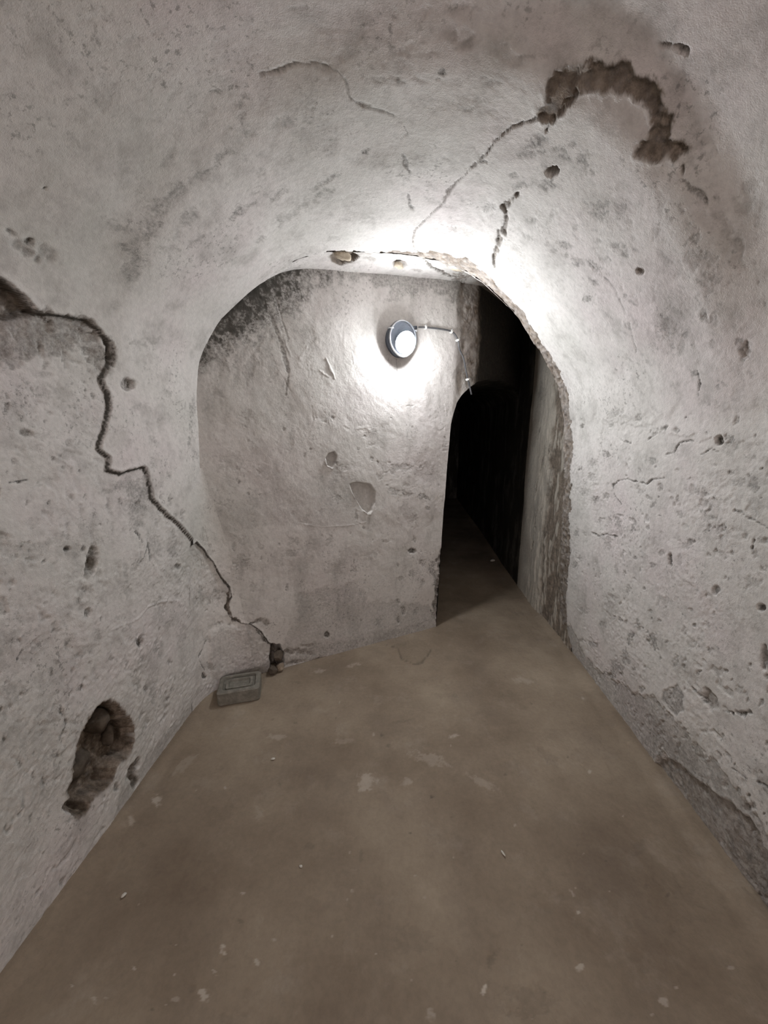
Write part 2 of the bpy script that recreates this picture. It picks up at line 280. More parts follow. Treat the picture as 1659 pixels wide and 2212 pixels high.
  ('b',[1.3744,3.4176],[-0.0447,0.0167],[0.0173,0.0318],0.001,0.65,0,0.85),
  ('b',[1.4206,3.404],[-0.0124,0.0203],[0.0163,0.0057],0.001,0.5,0,0.85),
  ('b',[1.3349,3.4243],[0.0013,0.0282],[0.0188,-0.0013],0.001,0.5,0,0.85),
  ('b',[1.3396,3.4932],[-0.0056,0.0384],[0.0223,0.0],0.001,0.6,0,0.85),
  ('b',[1.2947,3.5087],[-0.0123,0.0146],[0.0118,0.0064],0.001,0.5,0,0.85),
  ('b',[1.3139,3.5522],[-0.0069,0.0285],[0.04,0.0024],0.001,0.55,0,0.85),
  ('b',[1.3274,3.5871],[-0.0211,0.0213],[0.0142,0.0095],0.001,0.5,0,0.85),
  ('b',[1.4712,3.5063],[-0.0425,0.0515],[0.0239,0.0089],0.001,0.6,0,0.85),
  ('b',[1.5358,3.4276],[-0.0394,0.0368],[0.0172,0.009],0.001,0.5,0,0.85),
  ('b',[1.511,3.3942],[-0.0139,0.022],[0.0154,0.0048],0.001,0.5,0,0.85),
  ('b',[1.7071,3.3705],[-0.0406,0.0283],[0.0244,0.0142],0.001,0.45,0,0.85),
  ('b',[1.5973,3.2925],[-0.0188,0.046],[0.0325,0.0066],0.001,0.2,0,0.85),
  ('b',[1.4121,3.6918],[-0.0147,0.0408],[0.0438,0.0075],0.001,0.5,0,0.85),
  ('b',[1.368,3.6884],[-0.0168,0.0139],[0.0173,0.0129],0.001,0.4,0,0.85),
  ('b',[1.3485,3.7312],[-0.0226,0.0166],[0.0242,0.0209],0.001,0.4,0,0.85),
  ('b',[1.5223,3.6642],[-0.0146,0.0117],[0.0164,0.0102],0.001,0.4,0,0.85),
  ('b',[1.6363,3.6786],[-0.0186,0.0279],[0.0239,0.0063],0.001,0.5,0,0.85),
  ('b',[1.6922,3.6641],[-0.0147,0.0106],[0.0147,0.0081],0.001,0.45,0,0.85),
  ('b',[1.6652,3.708],[-0.0118,0.0074],[0.0186,0.0119],0.001,0.55,0,0.85),
  ('b',[1.4476,3.7987],[-0.0099,0.0167],[0.0128,0.0035],0.001,0.6,0,0.85),
  ('b',[1.4384,3.8406],[-0.006,0.0175],[0.0193,0.0032],0.001,0.55,0,0.85),
  ('b',[1.4372,3.8139],[-0.017,0.0368],[0.0187,0.004],0.001,0.4,0,0.85),
  ('b',[1.5006,3.7477],[-0.0231,0.0145],[0.0096,0.0077],0.001,0.35,0,0.85),
  ('b',[1.6339,3.75],[-0.0179,0.0321],[0.0197,0.0038],0.001,0.4,0,0.85),
  ('b',[1.6574,3.5323],[-0.0254,0.0311],[0.0231,0.0066],0.001,0.35,0,0.85),
  ('b',[1.7395,3.5464],[-0.0242,0.0419],[0.0195,0.003],0.001,0.3,0,0.85),
  ('b',[1.7357,3.4171],[-0.051,0.0638],[0.0796,0.0233],0.001,0.25,0,0.85),
  ('b',[1.5871,3.8073],[-0.0218,0.0339],[0.0204,0.0052],0.001,0.6,0,0.85),
  ('b',[1.661,3.7565],[-0.0162,0.0183],[0.0188,0.0063],0.001,0.55,0,0.85),
  ('b',[1.6509,3.8485],[-0.0103,0.0271],[0.0211,0.0031],0.001,0.55,0,0.85),
  ('b',[1.7453,3.8833],[-0.0293,0.0184],[0.0202,0.0119],0.001,0.65,0,0.85),
  ('b',[1.422,3.9133],[-0.0133,0.0143],[0.0177,0.0098],0.001,0.75,0,0.85),
  ('b',[1.3159,3.9262],[-0.0134,0.0387],[0.0126,0.0033],0.001,0.3,0,0.85),
  ('b',[1.2969,3.8555],[-0.0205,0.0126],[0.0198,0.0236],0.001,0.25,0,0.85),
  ('b',[1.2281,3.9188],[-0.0253,0.0031],[0.0013,0.0151],0.001,0.55,0,0.85),
  ('b',[1.219,3.9878],[-0.0149,0.0246],[0.0137,0.0137],0.001,0.35,0,0.85),
  ('b',[1.2268,4.0396],[-0.0182,0.013],[0.0127,0.029],0.001,0.4,0,0.85),
  ('b',[1.2501,4.0388],[-0.0152,0.0096],[0.0167,0.0346],0.001,0.45,0,0.85),
  ('b',[1.2444,3.9679],[-0.0263,0.0201],[0.013,0.0217],0.001,0.3,0,0.85),
  ('b',[1.1571,3.9855],[-0.0097,0.0081],[0.0034,0.0075],0.001,0.35,0,0.85),
  ('b',[1.1587,4.0102],[-0.0055,0.0046],[0.0082,0.0195],0.001,0.3,0,0.85),
  ('b',[1.4536,4.1029],[-0.0295,0.0093],[0.0244,0.0383],0.001,0.4,0,0.85),
  ('b',[1.4629,4.1354],[-0.0189,0.0054],[0.0165,0.0269],0.001,0.4,0,0.85),
  ('b',[1.3917,4.0725],[-0.0207,0.0237],[0.0159,0.0088],0.001,0.35,0,0.85),
  ('b',[1.2975,4.1211],[-0.019,0.0071],[0.0102,0.0208],0.001,0.65,0,0.85),
  ('b',[1.2837,4.1415],[-0.0163,0.007],[0.0048,0.0101],0.001,0.4,0,0.85),
  ('b',[1.2721,4.1465],[-0.0115,0.0049],[0.0107,0.025],0.001,0.35,0,0.85),
  ('b',[1.233,4.2356],[-0.0173,-0.0014],[-0.0042,0.0244],0.001,0.45,0,0.85),
  ('b',[1.2246,4.2565],[-0.0097,0.0068],[0.0152,0.0313],0.001,0.5,0,0.85),
  ('b',[1.304,4.2077],[-0.0085,0.0022],[0.0027,0.0077],0.001,0.5,0,0.85),
  ('b',[1.3942,4.1628],[-0.0138,0.0037],[0.0056,0.01],0.001,0.5,0,0.85),
  ('b',[1.399,4.2918],[-0.0153,-0.0021],[-0.0043,0.0149],0.001,0.5,0,0.85),
  ('b',[1.3856,4.3314],[-0.0096,0.001],[0.0035,0.0239],0.001,0.6,0,0.85),
  ('b',[1.4443,4.0712],[-0.0145,0.0049],[0.0047,0.0071],0.001,0.6,0,0.85),
  ('b',[1.5514,3.957],[-0.0083,0.0114],[0.0129,0.0048],0.001,0.5,0,0.85),
  ('b',[1.6195,4.0505],[-0.0095,0.0302],[0.0155,0.0027],0.001,0.4,0,0.85),
  ('b',[1.4309,4.1941],[-0.0138,0.0054],[0.0232,0.0327],0.001,0.3,0,0.85),
  ('b',[1.1583,3.9285],[-0.0163,0.0087],[0.0171,0.0654],0.001,0.2,0,0.85),
  ('b',[1.0918,3.9125],[-0.0099,0.0177],[0.0397,0.0376],0.001,0.2,0,0.85),
  ('b',[1.111,3.7354],[-0.0219,0.0271],[0.0367,0.0568],0.001,0.22,0,0.85),
  ('b',[1.0707,3.629],[-0.0138,0.0237],[0.0157,0.019],0.001,0.2,0,0.85),
  ('b',[1.1555,4.1036],[-0.0048,0.0031],[0.0028,0.0087],0.001,0.4,0,0.85),
  ('b',[1.1564,4.1587],[-0.0043,0.0022],[0.0023,0.0084],0.001,0.7,0,0.85),
  ('b',[1.2066,4.0682],[-0.004,0.0028],[0.0026,0.0066],0.001,0.5,0,0.85),
  ('b',[1.5743,3.5779],[-0.0045,0.0161],[0.0517,0.0035],0.001,0.25,0,0.85),
  ('b',[1.874,3.5298],[-0.0178,0.0307],[0.0231,0.003],0.001,0.3,0,0.85),
  ('b',[1.2293,4.249],[-0.0142,0.0084],[0.0102,0.0236],0.004,0.3,0.45,0.5),
  ('b',[1.2988,4.1237],[-0.0135,0.0051],[0.0064,0.013],0.004,0.35,0.5,0.5),
  ('b',[1.4231,3.9146],[-0.0127,0.0065],[0.0079,0.0088],0.008,0.5,0.5,0.5),
  ('c',[[1.6044,3.767],[1.5991,3.8319],[1.5726,3.9069],[1.5922,3.9702],[1.608,4.0541],[1.639,4.1649]],[0.0044,0.0055,0.0054,0.0055,0.0045,0.0023],0.002,0.45,0.0),
  ('c',[[1.388,4.2858],[1.3807,4.3244],[1.3931,4.3565]],[0.0041,0.0041,0.0041],0.004,0.8,0.0),
  ('c',[[1.4182,4.2662],[1.3995,4.2948]],[0.0031,0.0031],0.003,0.5,0.0),
  ('b',[1.4903,3.7892],[-0.0124,0.0174],[0.0089,0.0029],0.0006,0.22585543016234683,0,0.8),
  ('b',[1.2494,3.8648],[-0.0029,0.0197],[0.0047,0.0005],0.0006,0.1943447313925944,0,0.8),
  ('b',[1.3115,4.3449],[-0.0097,0.0105],[0.0072,0.0052],0.0006,0.3872406670377073,0,0.8),
  ('b',[1.6155,4.395],[-0.034,0.0196],[0.007,0.0052],0.0006,0.20808461999541095,0,0.8),
  ('b',[1.3441,4.0587],[-0.004,0.0133],[0.0075,0.0017],0.0006,0.16995032533752646,0,0.8),
  ('b',[1.1425,3.8746],[-0.0052,0.0154],[0.0038,0.0029],0.0006,0.425708406393152,0,0.8),
  ('b',[1.3592,4.3891],[-0.0136,0.0109],[0.0054,0.004],0.0006,0.4214610551446484,0,0.8),
  ('b',[1.4784,4.3178],[-0.0115,0.0062],[0.0077,0.0076],0.0006,0.26925918742647775,0,0.8),
  ('b',[1.4681,3.8611],[-0.0091,0.0135],[0.0066,0.0024],0.0006,0.20210381561813698,0,0.8),
  ('b',[1.6194,4.4207],[-0.011,0.0125],[0.0075,0.0027],0.0006,0.336735759476292,0,0.8),
  ('b',[1.5359,3.7535],[-0.005,0.0203],[0.0123,0.0009],0.0006,0.29761504866905625,0,0.8),
  ('b',[1.2107,3.8768],[-0.0014,0.0182],[0.0058,0.0007],0.0006,0.4258033424231249,0,0.8),
  ('b',[1.2978,4.333],[-0.0173,0.0192],[0.0048,0.0039],0.0006,0.4053267569183989,0,0.8),
  ('b',[1.5093,3.8191],[-0.0066,0.0165],[0.0073,0.0012],0.0006,0.4959356951423969,0,0.8),
  ('b',[1.2934,4.1837],[-0.0113,0.0116],[0.0043,0.0037],0.0006,0.24530854694778173,0,0.8),
  ('b',[1.4956,4.322],[-0.0119,0.0146],[0.0106,0.0043],0.0006,0.39310886230781306,0,0.8),
  ('b',[1.6034,4.2186],[-0.0162,0.0136],[0.0106,0.0058],0.0006,0.3199898283384774,0,0.8),
  ('b',[1.4674,4.1885],[-0.0071,0.0134],[0.0118,0.004],0.0006,0.3532312892238624,0,0.8),
  ('b',[1.6361,4.2464],[-0.012,0.0161],[0.0121,0.0039],0.0006,0.4398660338890862,0,0.8),
  ('b',[1.378,4.2063],[-0.0168,0.0215],[0.0094,0.0044],0.0006,0.3352690282692886,0,0.8),
  ('b',[1.2655,4.088],[-0.0035,0.0186],[0.0065,0.0018],0.0006,0.21013936412239936,0,0.8),
  ('b',[1.4131,4.1136],[-0.0081,0.0198],[0.008,0.0024],0.0006,0.42114666106920573,0,0.8),
  ('b',[1.6175,4.1809],[-0.0075,0.0094],[0.0082,0.0033],0.0006,0.37754097218260135,0,0.8),
  ('b',[1.2767,3.7586],[-0.0073,0.0135],[0.005,0.0016],0.0006,0.1967344096957899,0,0.8),
  ('b',[1.5632,3.6772],[-0.0009,0.0132],[0.0073,0.0],0.0006,0.283104597642149,0,0.8),
  ('b',[1.5729,4.0716],[-0.0131,0.0112],[0.0113,0.0064],0.0006,0.2918815119805731,0,0.8),
  ('b',[1.4183,3.6393],[0.0009,0.0191],[0.0061,-0.0004],0.0006,0.2687806593841762,0,0.8),
  ('b',[1.3208,4.0217],[-0.0106,0.0193],[0.0075,0.0029],0.0006,0.19973937053137575,0,0.8),
  ('b',[1.5744,4.0469],[-0.0115,0.0279],[0.0141,0.0032],0.0006,0.27289062878066306,0,0.8),
  ('b',[1.161,3.8375],[-0.0006,0.0085],[0.0037,0.0004],0.0006,0.19924516948985999,0,0.8),
  ('b',[1.6832,4.3238],[-0.0228,0.0128],[0.0084,0.006],0.0006,0.2520231035936711,0,0.8),
  ('b',[1.2262,4.0434],[-0.0044,0.0212],[0.0054,0.0019],0.0006,0.2409386289071975,0,0.8),
  ('b',[1.2494,4.1106],[-0.0009,0.0145],[0.0044,0.0006],0.0006,0.3221141511599763,0,0.8),
  ('b',[1.5412,3.8035],[-0.0169,0.0222],[0.0111,0.0036],0.0006,0.3363976280846475,0,0.8),
  ('b',[1.2737,3.9142],[0.001,0.0121],[0.0052,-0.0002],0.0006,0.2526158893279164,0,0.8),
  ('b',[1.5117,3.9887],[-0.0039,0.0215],[0.0107,0.0014],0.0006,0.19136264775440442,0,0.8),
  ('b',[1.3099,3.9365],[-0.0071,0.0155],[0.0061,0.0021],0.0006,0.3354536277004744,0,0.8),
  ('b',[1.5676,3.8548],[-0.0167,0.0218],[0.0102,0.0036],0.0006,0.23834803174160327,0,0.8),
  ('b',[1.3172,4.1172],[-0.0043,0.0076],[0.0082,0.0037],0.0006,0.3514746251788442,0,0.8),
  ('b',[1.4998,4.1311],[-0.0111,0.0164],[0.0117,0.0049],0.0006,0.28715299173306574,0,0.8),
  ('b',[1.2244,3.9133],[-0.0041,0.0107],[0.0049,0.0032],0.0006,0.44269752130753737,0,0.8),
  ('b',[1.4173,3.9917],[-0.0007,0.0138],[0.0104,0.0006],0.0006,0.19993946222891873,0,0.8),
  ('b',[1.6911,3.9923],[-0.0156,0.0185],[0.0103,0.0037],0.0006,0.3550482838563038,0,0.8),
  ('b',[1.2032,3.8385],[0.0,0.0107],[0.005,-0.0002],0.0006,0.38226049192069583,0,0.8),
  ('b',[1.3178,4.4298],[-0.0147,0.0171],[0.0041,0.0025],0.0006,0.22673123825411812,0,0.8),
  ('b',[1.2688,3.8331],[-0.006,0.0114],[0.0078,0.0027],0.0006,0.3637141787622133,0,0.8),
  ('b',[1.4777,3.7179],[-0.0088,0.0191],[0.0061,0.0012],0.0006,0.28271966957251815,0,0.8),
  ('b',[1.7034,4.1837],[-0.0217,0.0259],[0.009,0.0035],0.0006,0.2600993669771906,0,0.8),
  ('b',[1.5274,3.996],[-0.0205,0.0227],[0.0081,0.0038],0.0006,0.39405369760955483,0,0.8),
  ('b',[1.6525,4.0765],[-0.0119,0.0138],[0.0113,0.0045],0.0006,0.41270251497033816,0,0.8),
  ('b',[1.3903,3.7529],[-0.0001,0.0121],[0.0075,-0.0004],0.0006,0.21276213598187255,0,0.8),
  ('b',[1.5057,4.1492],[-0.0094,0.0084],[0.0091,0.0056],0.0006,0.19367706907736854,0,0.8),
  ('b',[1.3914,3.8399],[-0.0096,0.0227],[0.0078,0.0017],0.0006,0.42876225401271795,0,0.8),
  ('b',[1.3111,4.2158],[-0.0037,0.0113],[0.0052,0.0012],0.0006,0.3827719630450457,0,0.8),
  ('b',[1.22,3.8749],[-0.0046,0.0158],[0.0038,0.0017],0.0006,0.26664277818567306,0,0.8),
  ('b',[1.4352,3.9109],[-0.0002,0.016],[0.0068,0.0002],0.0006,0.37676139439321615,0,0.8),
  ('b',[1.3361,4.0261],[-0.0076,0.0213],[0.0075,0.0019],0.0006,0.35064045880145056,0,0.8),
  ('b',[1.366,3.984],[-0.0058,0.0088],[0.0049,0.0021],0.0006,0.1638085903339848,0,0.8),
  ('b',[1.2947,4.0776],[-0.009,0.0188],[0.0044,0.0017],0.0006,0.4614219097577932,0,0.8),
  ('b',[1.4755,3.9628],[-0.0108,0.0156],[0.0063,0.0025],0.0006,0.20566435884622228,0,0.8),
  ('b',[1.2022,3.9016],[-0.003,0.0102],[0.0032,0.0018],0.0006,0.2504685374736421,0,0.8),
  ('b',[1.5399,4.1569],[-0.0159,0.0144],[0.0114,0.0066],0.0006,0.3839979142956552,0,0.8),
  ('b',[1.2706,3.8534],[-0.0048,0.0102],[0.0043,0.0014],0.0006,0.17737116378660142,0,0.8),
  ('b',[1.6271,3.7747],[-0.0011,0.0195],[0.01,-0.0003],0.0006,0.40127493935684333,0,0.8),
  ('b',[1.636,4.3713],[-0.0156,0.0224],[0.0109,0.0033],0.0006,0.15219543957464401,0,0.8),
  ('b',[1.4031,3.6617],[0.0003,0.0177],[0.0109,-0.0004],0.0006,0.27250465511401467,0,0.8),
  ('b',[1.2918,4.0862],[-0.0135,0.0197],[0.0043,0.0024],0.0006,0.16766020971608392,0,0.8),
  ('b',[1.4205,3.662],[-0.002,0.0129],[0.0079,0.0005],0.0006,0.1679694217166269,0,0.8),
  ('b',[1.4012,2.5402],[0.0053,0.0098],[0.0067,-0.0026],0.0006,0.24957162751885345,0,0.8),
  ('b',[1.4492,3.21],[-0.0002,0.009],[0.0079,0.0002],0.0006,0.24285550968371317,0,0.8),
  ('b',[1.681,2.7429],[-0.0216,0.03],[0.0137,0.003],0.0006,0.21226048859117347,0,0.8),
  ('b',[1.4593,3.1848],[-0.0061,0.0103],[0.0057,0.002],0.0006,0.2931012408127651,0,0.8),
  ('b',[1.5061,3.1845],[-0.0041,0.0117],[0.0047,0.0009],0.0006,0.12108117900566964,0,0.8),
  ('b',[1.6585,2.8022],[-0.0036,0.0173],[0.0058,0.0001],0.0006,0.11200777795836755,0,0.8),
  ('b',[1.4387,2.6337],[-0.0043,0.0173],[0.0044,0.0003],0.0006,0.17848236966852915,0,0.8),
  ('b',[1.6633,3.1354],[0.0183,0.0329],[0.0114,-0.0025],0.0006,0.24368223217934176,0,0.8),
  ('b',[1.8439,2.7878],[-0.0064,0.0325],[0.0193,-0.0003],0.0006,0.27529418212845047,0,0.8),
  ('b',[1.7725,2.5974],[-0.0159,0.0214],[0.0067,0.0016],0.0006,0.14234068866321842,0,0.8),
  ('b',[1.677,2.6206],[0.0034,0.0182],[0.0058,-0.0009],0.0006,0.23930625473687958,0,0.8),
  ('b',[1.2898,2.5452],[0.003,0.0095],[0.0039,-0.0016],0.0006,0.3373049370040354,0,0.8),
  ('b',[1.4718,2.9972],[0.001,0.0192],[0.0069,-0.0002],0.0006,0.10311147824543557,0,0.8),
  ('b',[1.8758,2.953],[0.0148,0.0336],[0.008,-0.0014],0.0006,0.14279885558517252,0,0.8),
  ('b',[1.5963,3.0888],[-0.0135,0.0323],[0.0119,0.0024],0.0006,0.17926871151817964,0,0.8),
  ('b',[1.564,3.2841],[0.006,0.0201],[0.0083,-0.001],0.0006,0.33407406762351577,0,0.8),
  ('b',[2.0202,2.879],[-0.0068,0.0336],[0.0108,-0.0001],0.0006,0.20486432106326924,0,0.8),
  ('b',[1.6824,2.3557],[0.0044,0.0113],[0.0112,-0.0021],0.0006,0.3204472987992443,0,0.8),
  ('b',[1.4444,2.805],[-0.005,0.0153],[0.0052,0.0006],0.0006,0.1892473100955907,0,0.8),
  ('b',[1.478,3.1204],[0.0129,0.0143],[0.005,-0.0024],0.0006,0.31005247888791854,0,0.8),
  ('b',[1.6828,3.2389],[0.0104,0.0206],[0.0065,-0.0013],0.0006,0.22252825197125398,0,0.8),
  ('b',[1.3285,2.5328],[0.0037,0.0092],[0.0061,-0.0027],0.0006,0.14982925354777313,0,0.8),
  ('b',[1.5159,3.1652],[0.0063,0.0255],[0.0113,-0.0013],0.0006,0.30009266435910364,0,0.8),
  ('b',[1.3491,2.8097],[-0.0126,0.0171],[0.0059,0.0027],0.0006,0.19727356028224807,0,0.8),
  ('b',[1.3483,2.7607],[-0.0056,0.015],[0.0055,0.0008],0.0006,0.27583674134800296,0,0.8),
  ('b',[1.9956,2.7089],[-0.0108,0.0417],[0.0247,-0.0012],0.0006,0.26754394781055235,0,0.8),
  ('b',[1.8464,2.8987],[0.0161,0.0203],[0.0133,-0.0041],0.0006,0.23055205569935486,0,0.8),
  ('b',[1.3652,2.7288],[-0.0027,0.0104],[0.0056,0.0002],0.0006,0.28990316976043135,0,0.8),
  ('b',[1.5149,3.0899],[0.0153,0.0299],[0.0061,-0.0016],0.0006,0.11800825453883382,0,0.8),
  ('b',[1.7444,3.1427],[0.0158,0.0374],[0.0157,-0.0025],0.0006,0.3095636519271655,0,0.8),
  ('b',[1.7035,3.124],[0.0123,0.0145],[0.0099,-0.0033],0.0006,0.15977140989519412,0,0.8),
  ('b',[1.5878,3.3487],[-0.0082,0.0187],[0.0045,0.0009],0.0006,0.14453336028531444,0,0.8),
  ('b',[1.9539,3.0343],[0.0065,0.0424],[0.0186,-0.0005],0.0006,0.12722614974364657,0,0.8),
  ('b',[1.6664,3.0707],[0.0251,0.0258],[0.0078,-0.0031],0.0006,0.15317707414525947,0,0.8),
  ('b',[1.4567,2.7237],[-0.0171,0.0222],[0.0091,0.0033],0.0006,0.25820187220915547,0,0.8),
  ('b',[1.4677,3.1331],[0.0057,0.0094],[0.0076,-0.0025],0.0006,0.31964618665337596,0,0.8),
  ('b',[1.5772,3.1057],[0.0156,0.0178],[0.0081,-0.0032],0.0006,0.1755808510226648,0,0.8),
  ('b',[1.6406,2.6509],[-0.0302,0.0331],[0.0059,0.002],0.0006,0.12889908160205157,0,0.8),
  ('b',[1.695,2.9386],[0.0076,0.0147],[0.0072,-0.0018],0.0006,0.26158965004002954,0,0.8),
  ('b',[1.7973,3.0759],[0.0108,0.0116],[0.0107,-0.0034],0.0006,0.33930254033354945,0,0.8),
  ('b',[1.8318,2.6425],[-0.0199,0.031],[0.0171,0.0029],0.0006,0.27420024725661923,0,0.8),
  ('b',[1.5946,3.2166],[-0.0065,0.0113],[0.0061,0.0017],0.0006,0.12320746581207218,0,0.8),
  ('b',[1.5772,2.5332],[0.004,0.012],[0.0111,-0.0025],0.0006,0.30409198621211253,0,0.8),
  ('b',[1.7653,3.2],[0.0085,0.0378],[0.0173,-0.0013],0.0006,0.3412739840716965,0,0.8),
  ('b',[1.3297,2.5898],[-0.0013,0.0093],[0.004,0.0003],0.0006,0.21466846035960224,0,0.8),
  ('b',[1.8089,3.0652],[0.0049,0.0136],[0.0113,-0.0013],0.0006,0.19379548207972136,0,0.8),
  ('b',[1.5452,2.5089],[0.002,0.019],[0.0103,-0.0009],0.0006,0.340674455356969,0,0.8),
  ('b',[1.3669,3.2696],[-0.0081,0.023],[0.0078,0.002],0.0006,0.12921183930625554,0,0.8),
  ('b',[1.529,2.8708],[-0.0171,0.0259],[0.0112,0.0032],0.0006,0.17264810224199967,0,0.8),
  ('b',[1.7577,2.8641],[-0.028,0.0309],[0.0112,0.0034],0.0006,0.18423662733858903,0,0.8),
  ('b',[1.6187,3.2274],[-0.0047,0.0106],[0.0087,0.0019],0.0006,0.2665489109606069,0,0.8),
  ('b',[1.3791,2.5401],[0.0056,0.0092],[0.0059,-0.0027],0.0006,0.23533992663740733,0,0.8),
  ('b',[1.9383,2.7031],[-0.0003,0.0156],[0.014,-0.0015],0.0006,0.10128085877369991,0,0.8),
  ('b',[1.5408,3.1388],[0.0005,0.0097],[0.0066,-0.0],0.0006,0.19570446027098354,0,0.8),
  ('b',[1.3813,2.9205],[-0.0067,0.0122],[0.0092,0.0029],0.0006,0.21797228552253717,0,0.8),
  ('b',[1.3878,2.5473],[0.0016,0.0296],[0.0081,-0.0006],0.0006,0.11324886485936189,0,0.8),
  ('b',[1.8001,2.7374],[0.0018,0.0245],[0.0138,-0.0019],0.0006,0.26128338802270124,0,0.8),
  ('b',[1.3798,3.0196],[0.0014,0.0088],[0.0086,-0.0007],0.0006,0.3185519595139629,0,0.8),
  ('b',[1.9307,3.2464],[0.0109,0.0241],[0.0236,-0.0024],0.0006,0.3229448227927425,0,0.8),
  ('b',[1.6644,2.4918],[0.0174,0.0188],[0.0129,-0.0056],0.0006,0.15417428797777852,0,0.8),
  ('r',[[1.9925,4.4259],[1.8928,4.4423],[1.7515,4.4555],[1.6297,4.463],[1.5472,4.4904],[1.474,4.4922],[1.3662,4.4988],[1.2605,4.51],[1.172,4.5187],[0.8,4.55],[0.8,6.2],[2.0,6.2],[2.1,4.7]],0.003,0.0,0.0,0.005,0.012,0.0,0.0),
  ('c',[[1.9274,4.7459],[1.886,4.7214],[1.8093,4.6974],[1.7206,4.7016],[1.656,4.6999],[1.6128,4.6723],[1.5441,4.6574]],[0.004,0.0039,0.0038,0.0036,0.0035,0.0035,0.0034],0.005,0.75,0.0),
  ('c',[[1.5397,4.5672],[1.5029,4.5576],[1.4755,4.5221],[1.4271,4.5103],[1.3845,4.5133]],[0.0033,0.0033,0.0032,0.0032,0.0031],0.005,0.75,0.0),
  ('c',[[1.3695,4.5515],[1.3328,4.5338],[1.3046,4.544]],[0.0031,0.003,0.003],0.005,0.75,0.0),
  ('c',[[1.2212,4.7174],[1.1891,4.7175],[1.156,4.7296],[1.1037,4.7437]],[0.0039,0.0038,0.0038,0.0037],0.005,0.75,0.0),
  ('c',[[2.1302,5.0455],[2.051,5.0438],[1.9564,5.0085],[1.869,4.9949]],[0.0044,0.0043,0.0041,0.004],0.005,0.75,0.0),
  ('c',[[1.1459,4.7878],[1.1403,4.8291]],[0.0048,0.0048],0.005,0.75,0.0),
  ('c',[[1.0658,5.089],[1.06,5.1308],[1.0398,5.1582]],[0.0049,0.0079,0.003],0.005,0.75,0.0),
  ('c',[[1.8539,4.5223],[1.7815,4.5359]],[0.0051,0.0049],0.005,0.75,0.0),
  ('c',[[1.655,4.5152],[1.6272,4.4995]],[0.0035,0.0035],0.005,0.75,0.0),
  ('c',[[1.936,4.7472],[1.9172,4.7952],[1.8612,4.8303]],[0.004,0.004,0.0039],0.005,0.75,0.0),
  ('c',[[1.3169,5.4201],[1.2578,5.4325],[1.2251,5.4343]],[0.0047,0.0104,0.0057],0.005,0.75,0.0),
  ('c',[[1.1353,5.3683],[1.1015,5.3568],[1.0798,5.3299]],[0.0055,0.0064,0.0042],0.005,0.75,0.0),
  ('c',[[1.1779,5.4041],[1.1426,5.3832]],[0.0045,0.0044],0.005,0.75,0.0),
  ('c',[[1.0276,5.5349],[0.9984,5.5196]],[0.0044,0.0055],0.005,0.75,0.0),
  ('c',[[1.1173,5.5775],[1.0658,5.5591]],[0.0046,0.0068],0.005,0.75,0.0),
  ('b',[1.3095,4.5074],[-0.0153,-0.0005],[-0.0017,0.0132],0.012,0.9,0.2,0.5),
  ('b',[1.2746,4.4992],[-0.0277,-0.0007],[-0.0018,0.0127],0.004,0.5,0.0,0.5),
  ('b',[1.0882,4.9777],[-0.0124,-0.0063],[-0.0017,0.0109],0.014,0.95,0.0,0.5),
  ('b',[1.4749,4.972],[-0.0102,-0.0037],[-0.0035,0.0293],0.008,0.8,0.0,0.5),
  ('b',[1.2499,4.9968],[-0.0182,-0.0082],[-0.002,0.0141],0.006,0.6,0.0,0.5),
  ('b',[1.239,5.4078],[-0.0233,-0.0298],[-0.0243,0.0215],0.012,0.35,0.3,0.5),
  ('b',[1.0337,5.2121],[-0.0079,-0.0061],[-0.002,0.014],0.01,0.9,0.0,0.5),
  ('b',[1.0679,5.1284],[-0.0097,-0.0064],[-0.0051,0.0367],0.008,0.5,0.0,0.5),
  ('b',[1.6191,4.5973],[-0.0453,-0.0041],[-0.0016,0.0186],0.002,0.5,0,0.85),
  ('b',[1.6101,4.7782],[-0.0264,-0.0055],[-0.0013,0.0154],0.002,0.6,0,0.85),
  ('b',[1.7018,4.7354],[-0.0389,-0.0066],[-0.0016,0.0243],0.002,0.35,0,0.85),
  ('b',[1.7395,4.9126],[-0.028,-0.0076],[-0.0034,0.034],0.002,0.6,0,0.85),
  ('b',[1.8747,4.9258],[-0.0406,-0.0105],[-0.003,0.0367],0.002,0.4,0,0.85),
  ('b',[2.3277,5.3124],[-0.0521,-0.0196],[-0.0014,0.0302],0.002,0.6,0,0.85),
  ('b',[2.3182,5.0989],[-0.0507,-0.0144],[-0.0017,0.0349],0.002,0.5,0,0.85),
  ('b',[2.4134,5.2499],[-0.0418,-0.0141],[-0.0018,0.0433],0.002,0.5,0,0.85),
  ('b',[1.8555,5.159],[-0.0206,-0.008],[-0.0031,0.038],0.002,0.4,0,0.85),
  ('b',[1.5831,5.0319],[-0.0266,-0.01],[-0.0021,0.0199],0.002,0.6,0,0.85),
  ('b',[1.5258,4.961],[-0.027,-0.0093],[-0.0018,0.0151],0.002,0.4,0,0.85),
  ('b',[1.7085,5.0458],[-0.0173,-0.0062],[-0.001,0.0107],0.002,0.6,0,0.85),
  ('b',[1.7494,5.2107],[-0.0222,-0.0099],[-0.0028,0.0318],0.002,0.5,0,0.85),
  ('b',[1.8864,5.3229],[-0.077,-0.0364],[-0.0019,0.0249],0.002,0.3,0,0.85),
  ('b',[1.793,5.4027],[-0.0277,-0.0151],[-0.0016,0.0193],0.002,0.7,0,0.85),
  ('b',[1.6514,5.3488],[-0.0235,-0.0131],[-0.0037,0.0398],0.002,0.6,0,0.85),
  ('b',[1.7085,5.4535],[-0.0254,-0.0153],[-0.005,0.0559],0.002,0.65,0,0.85),
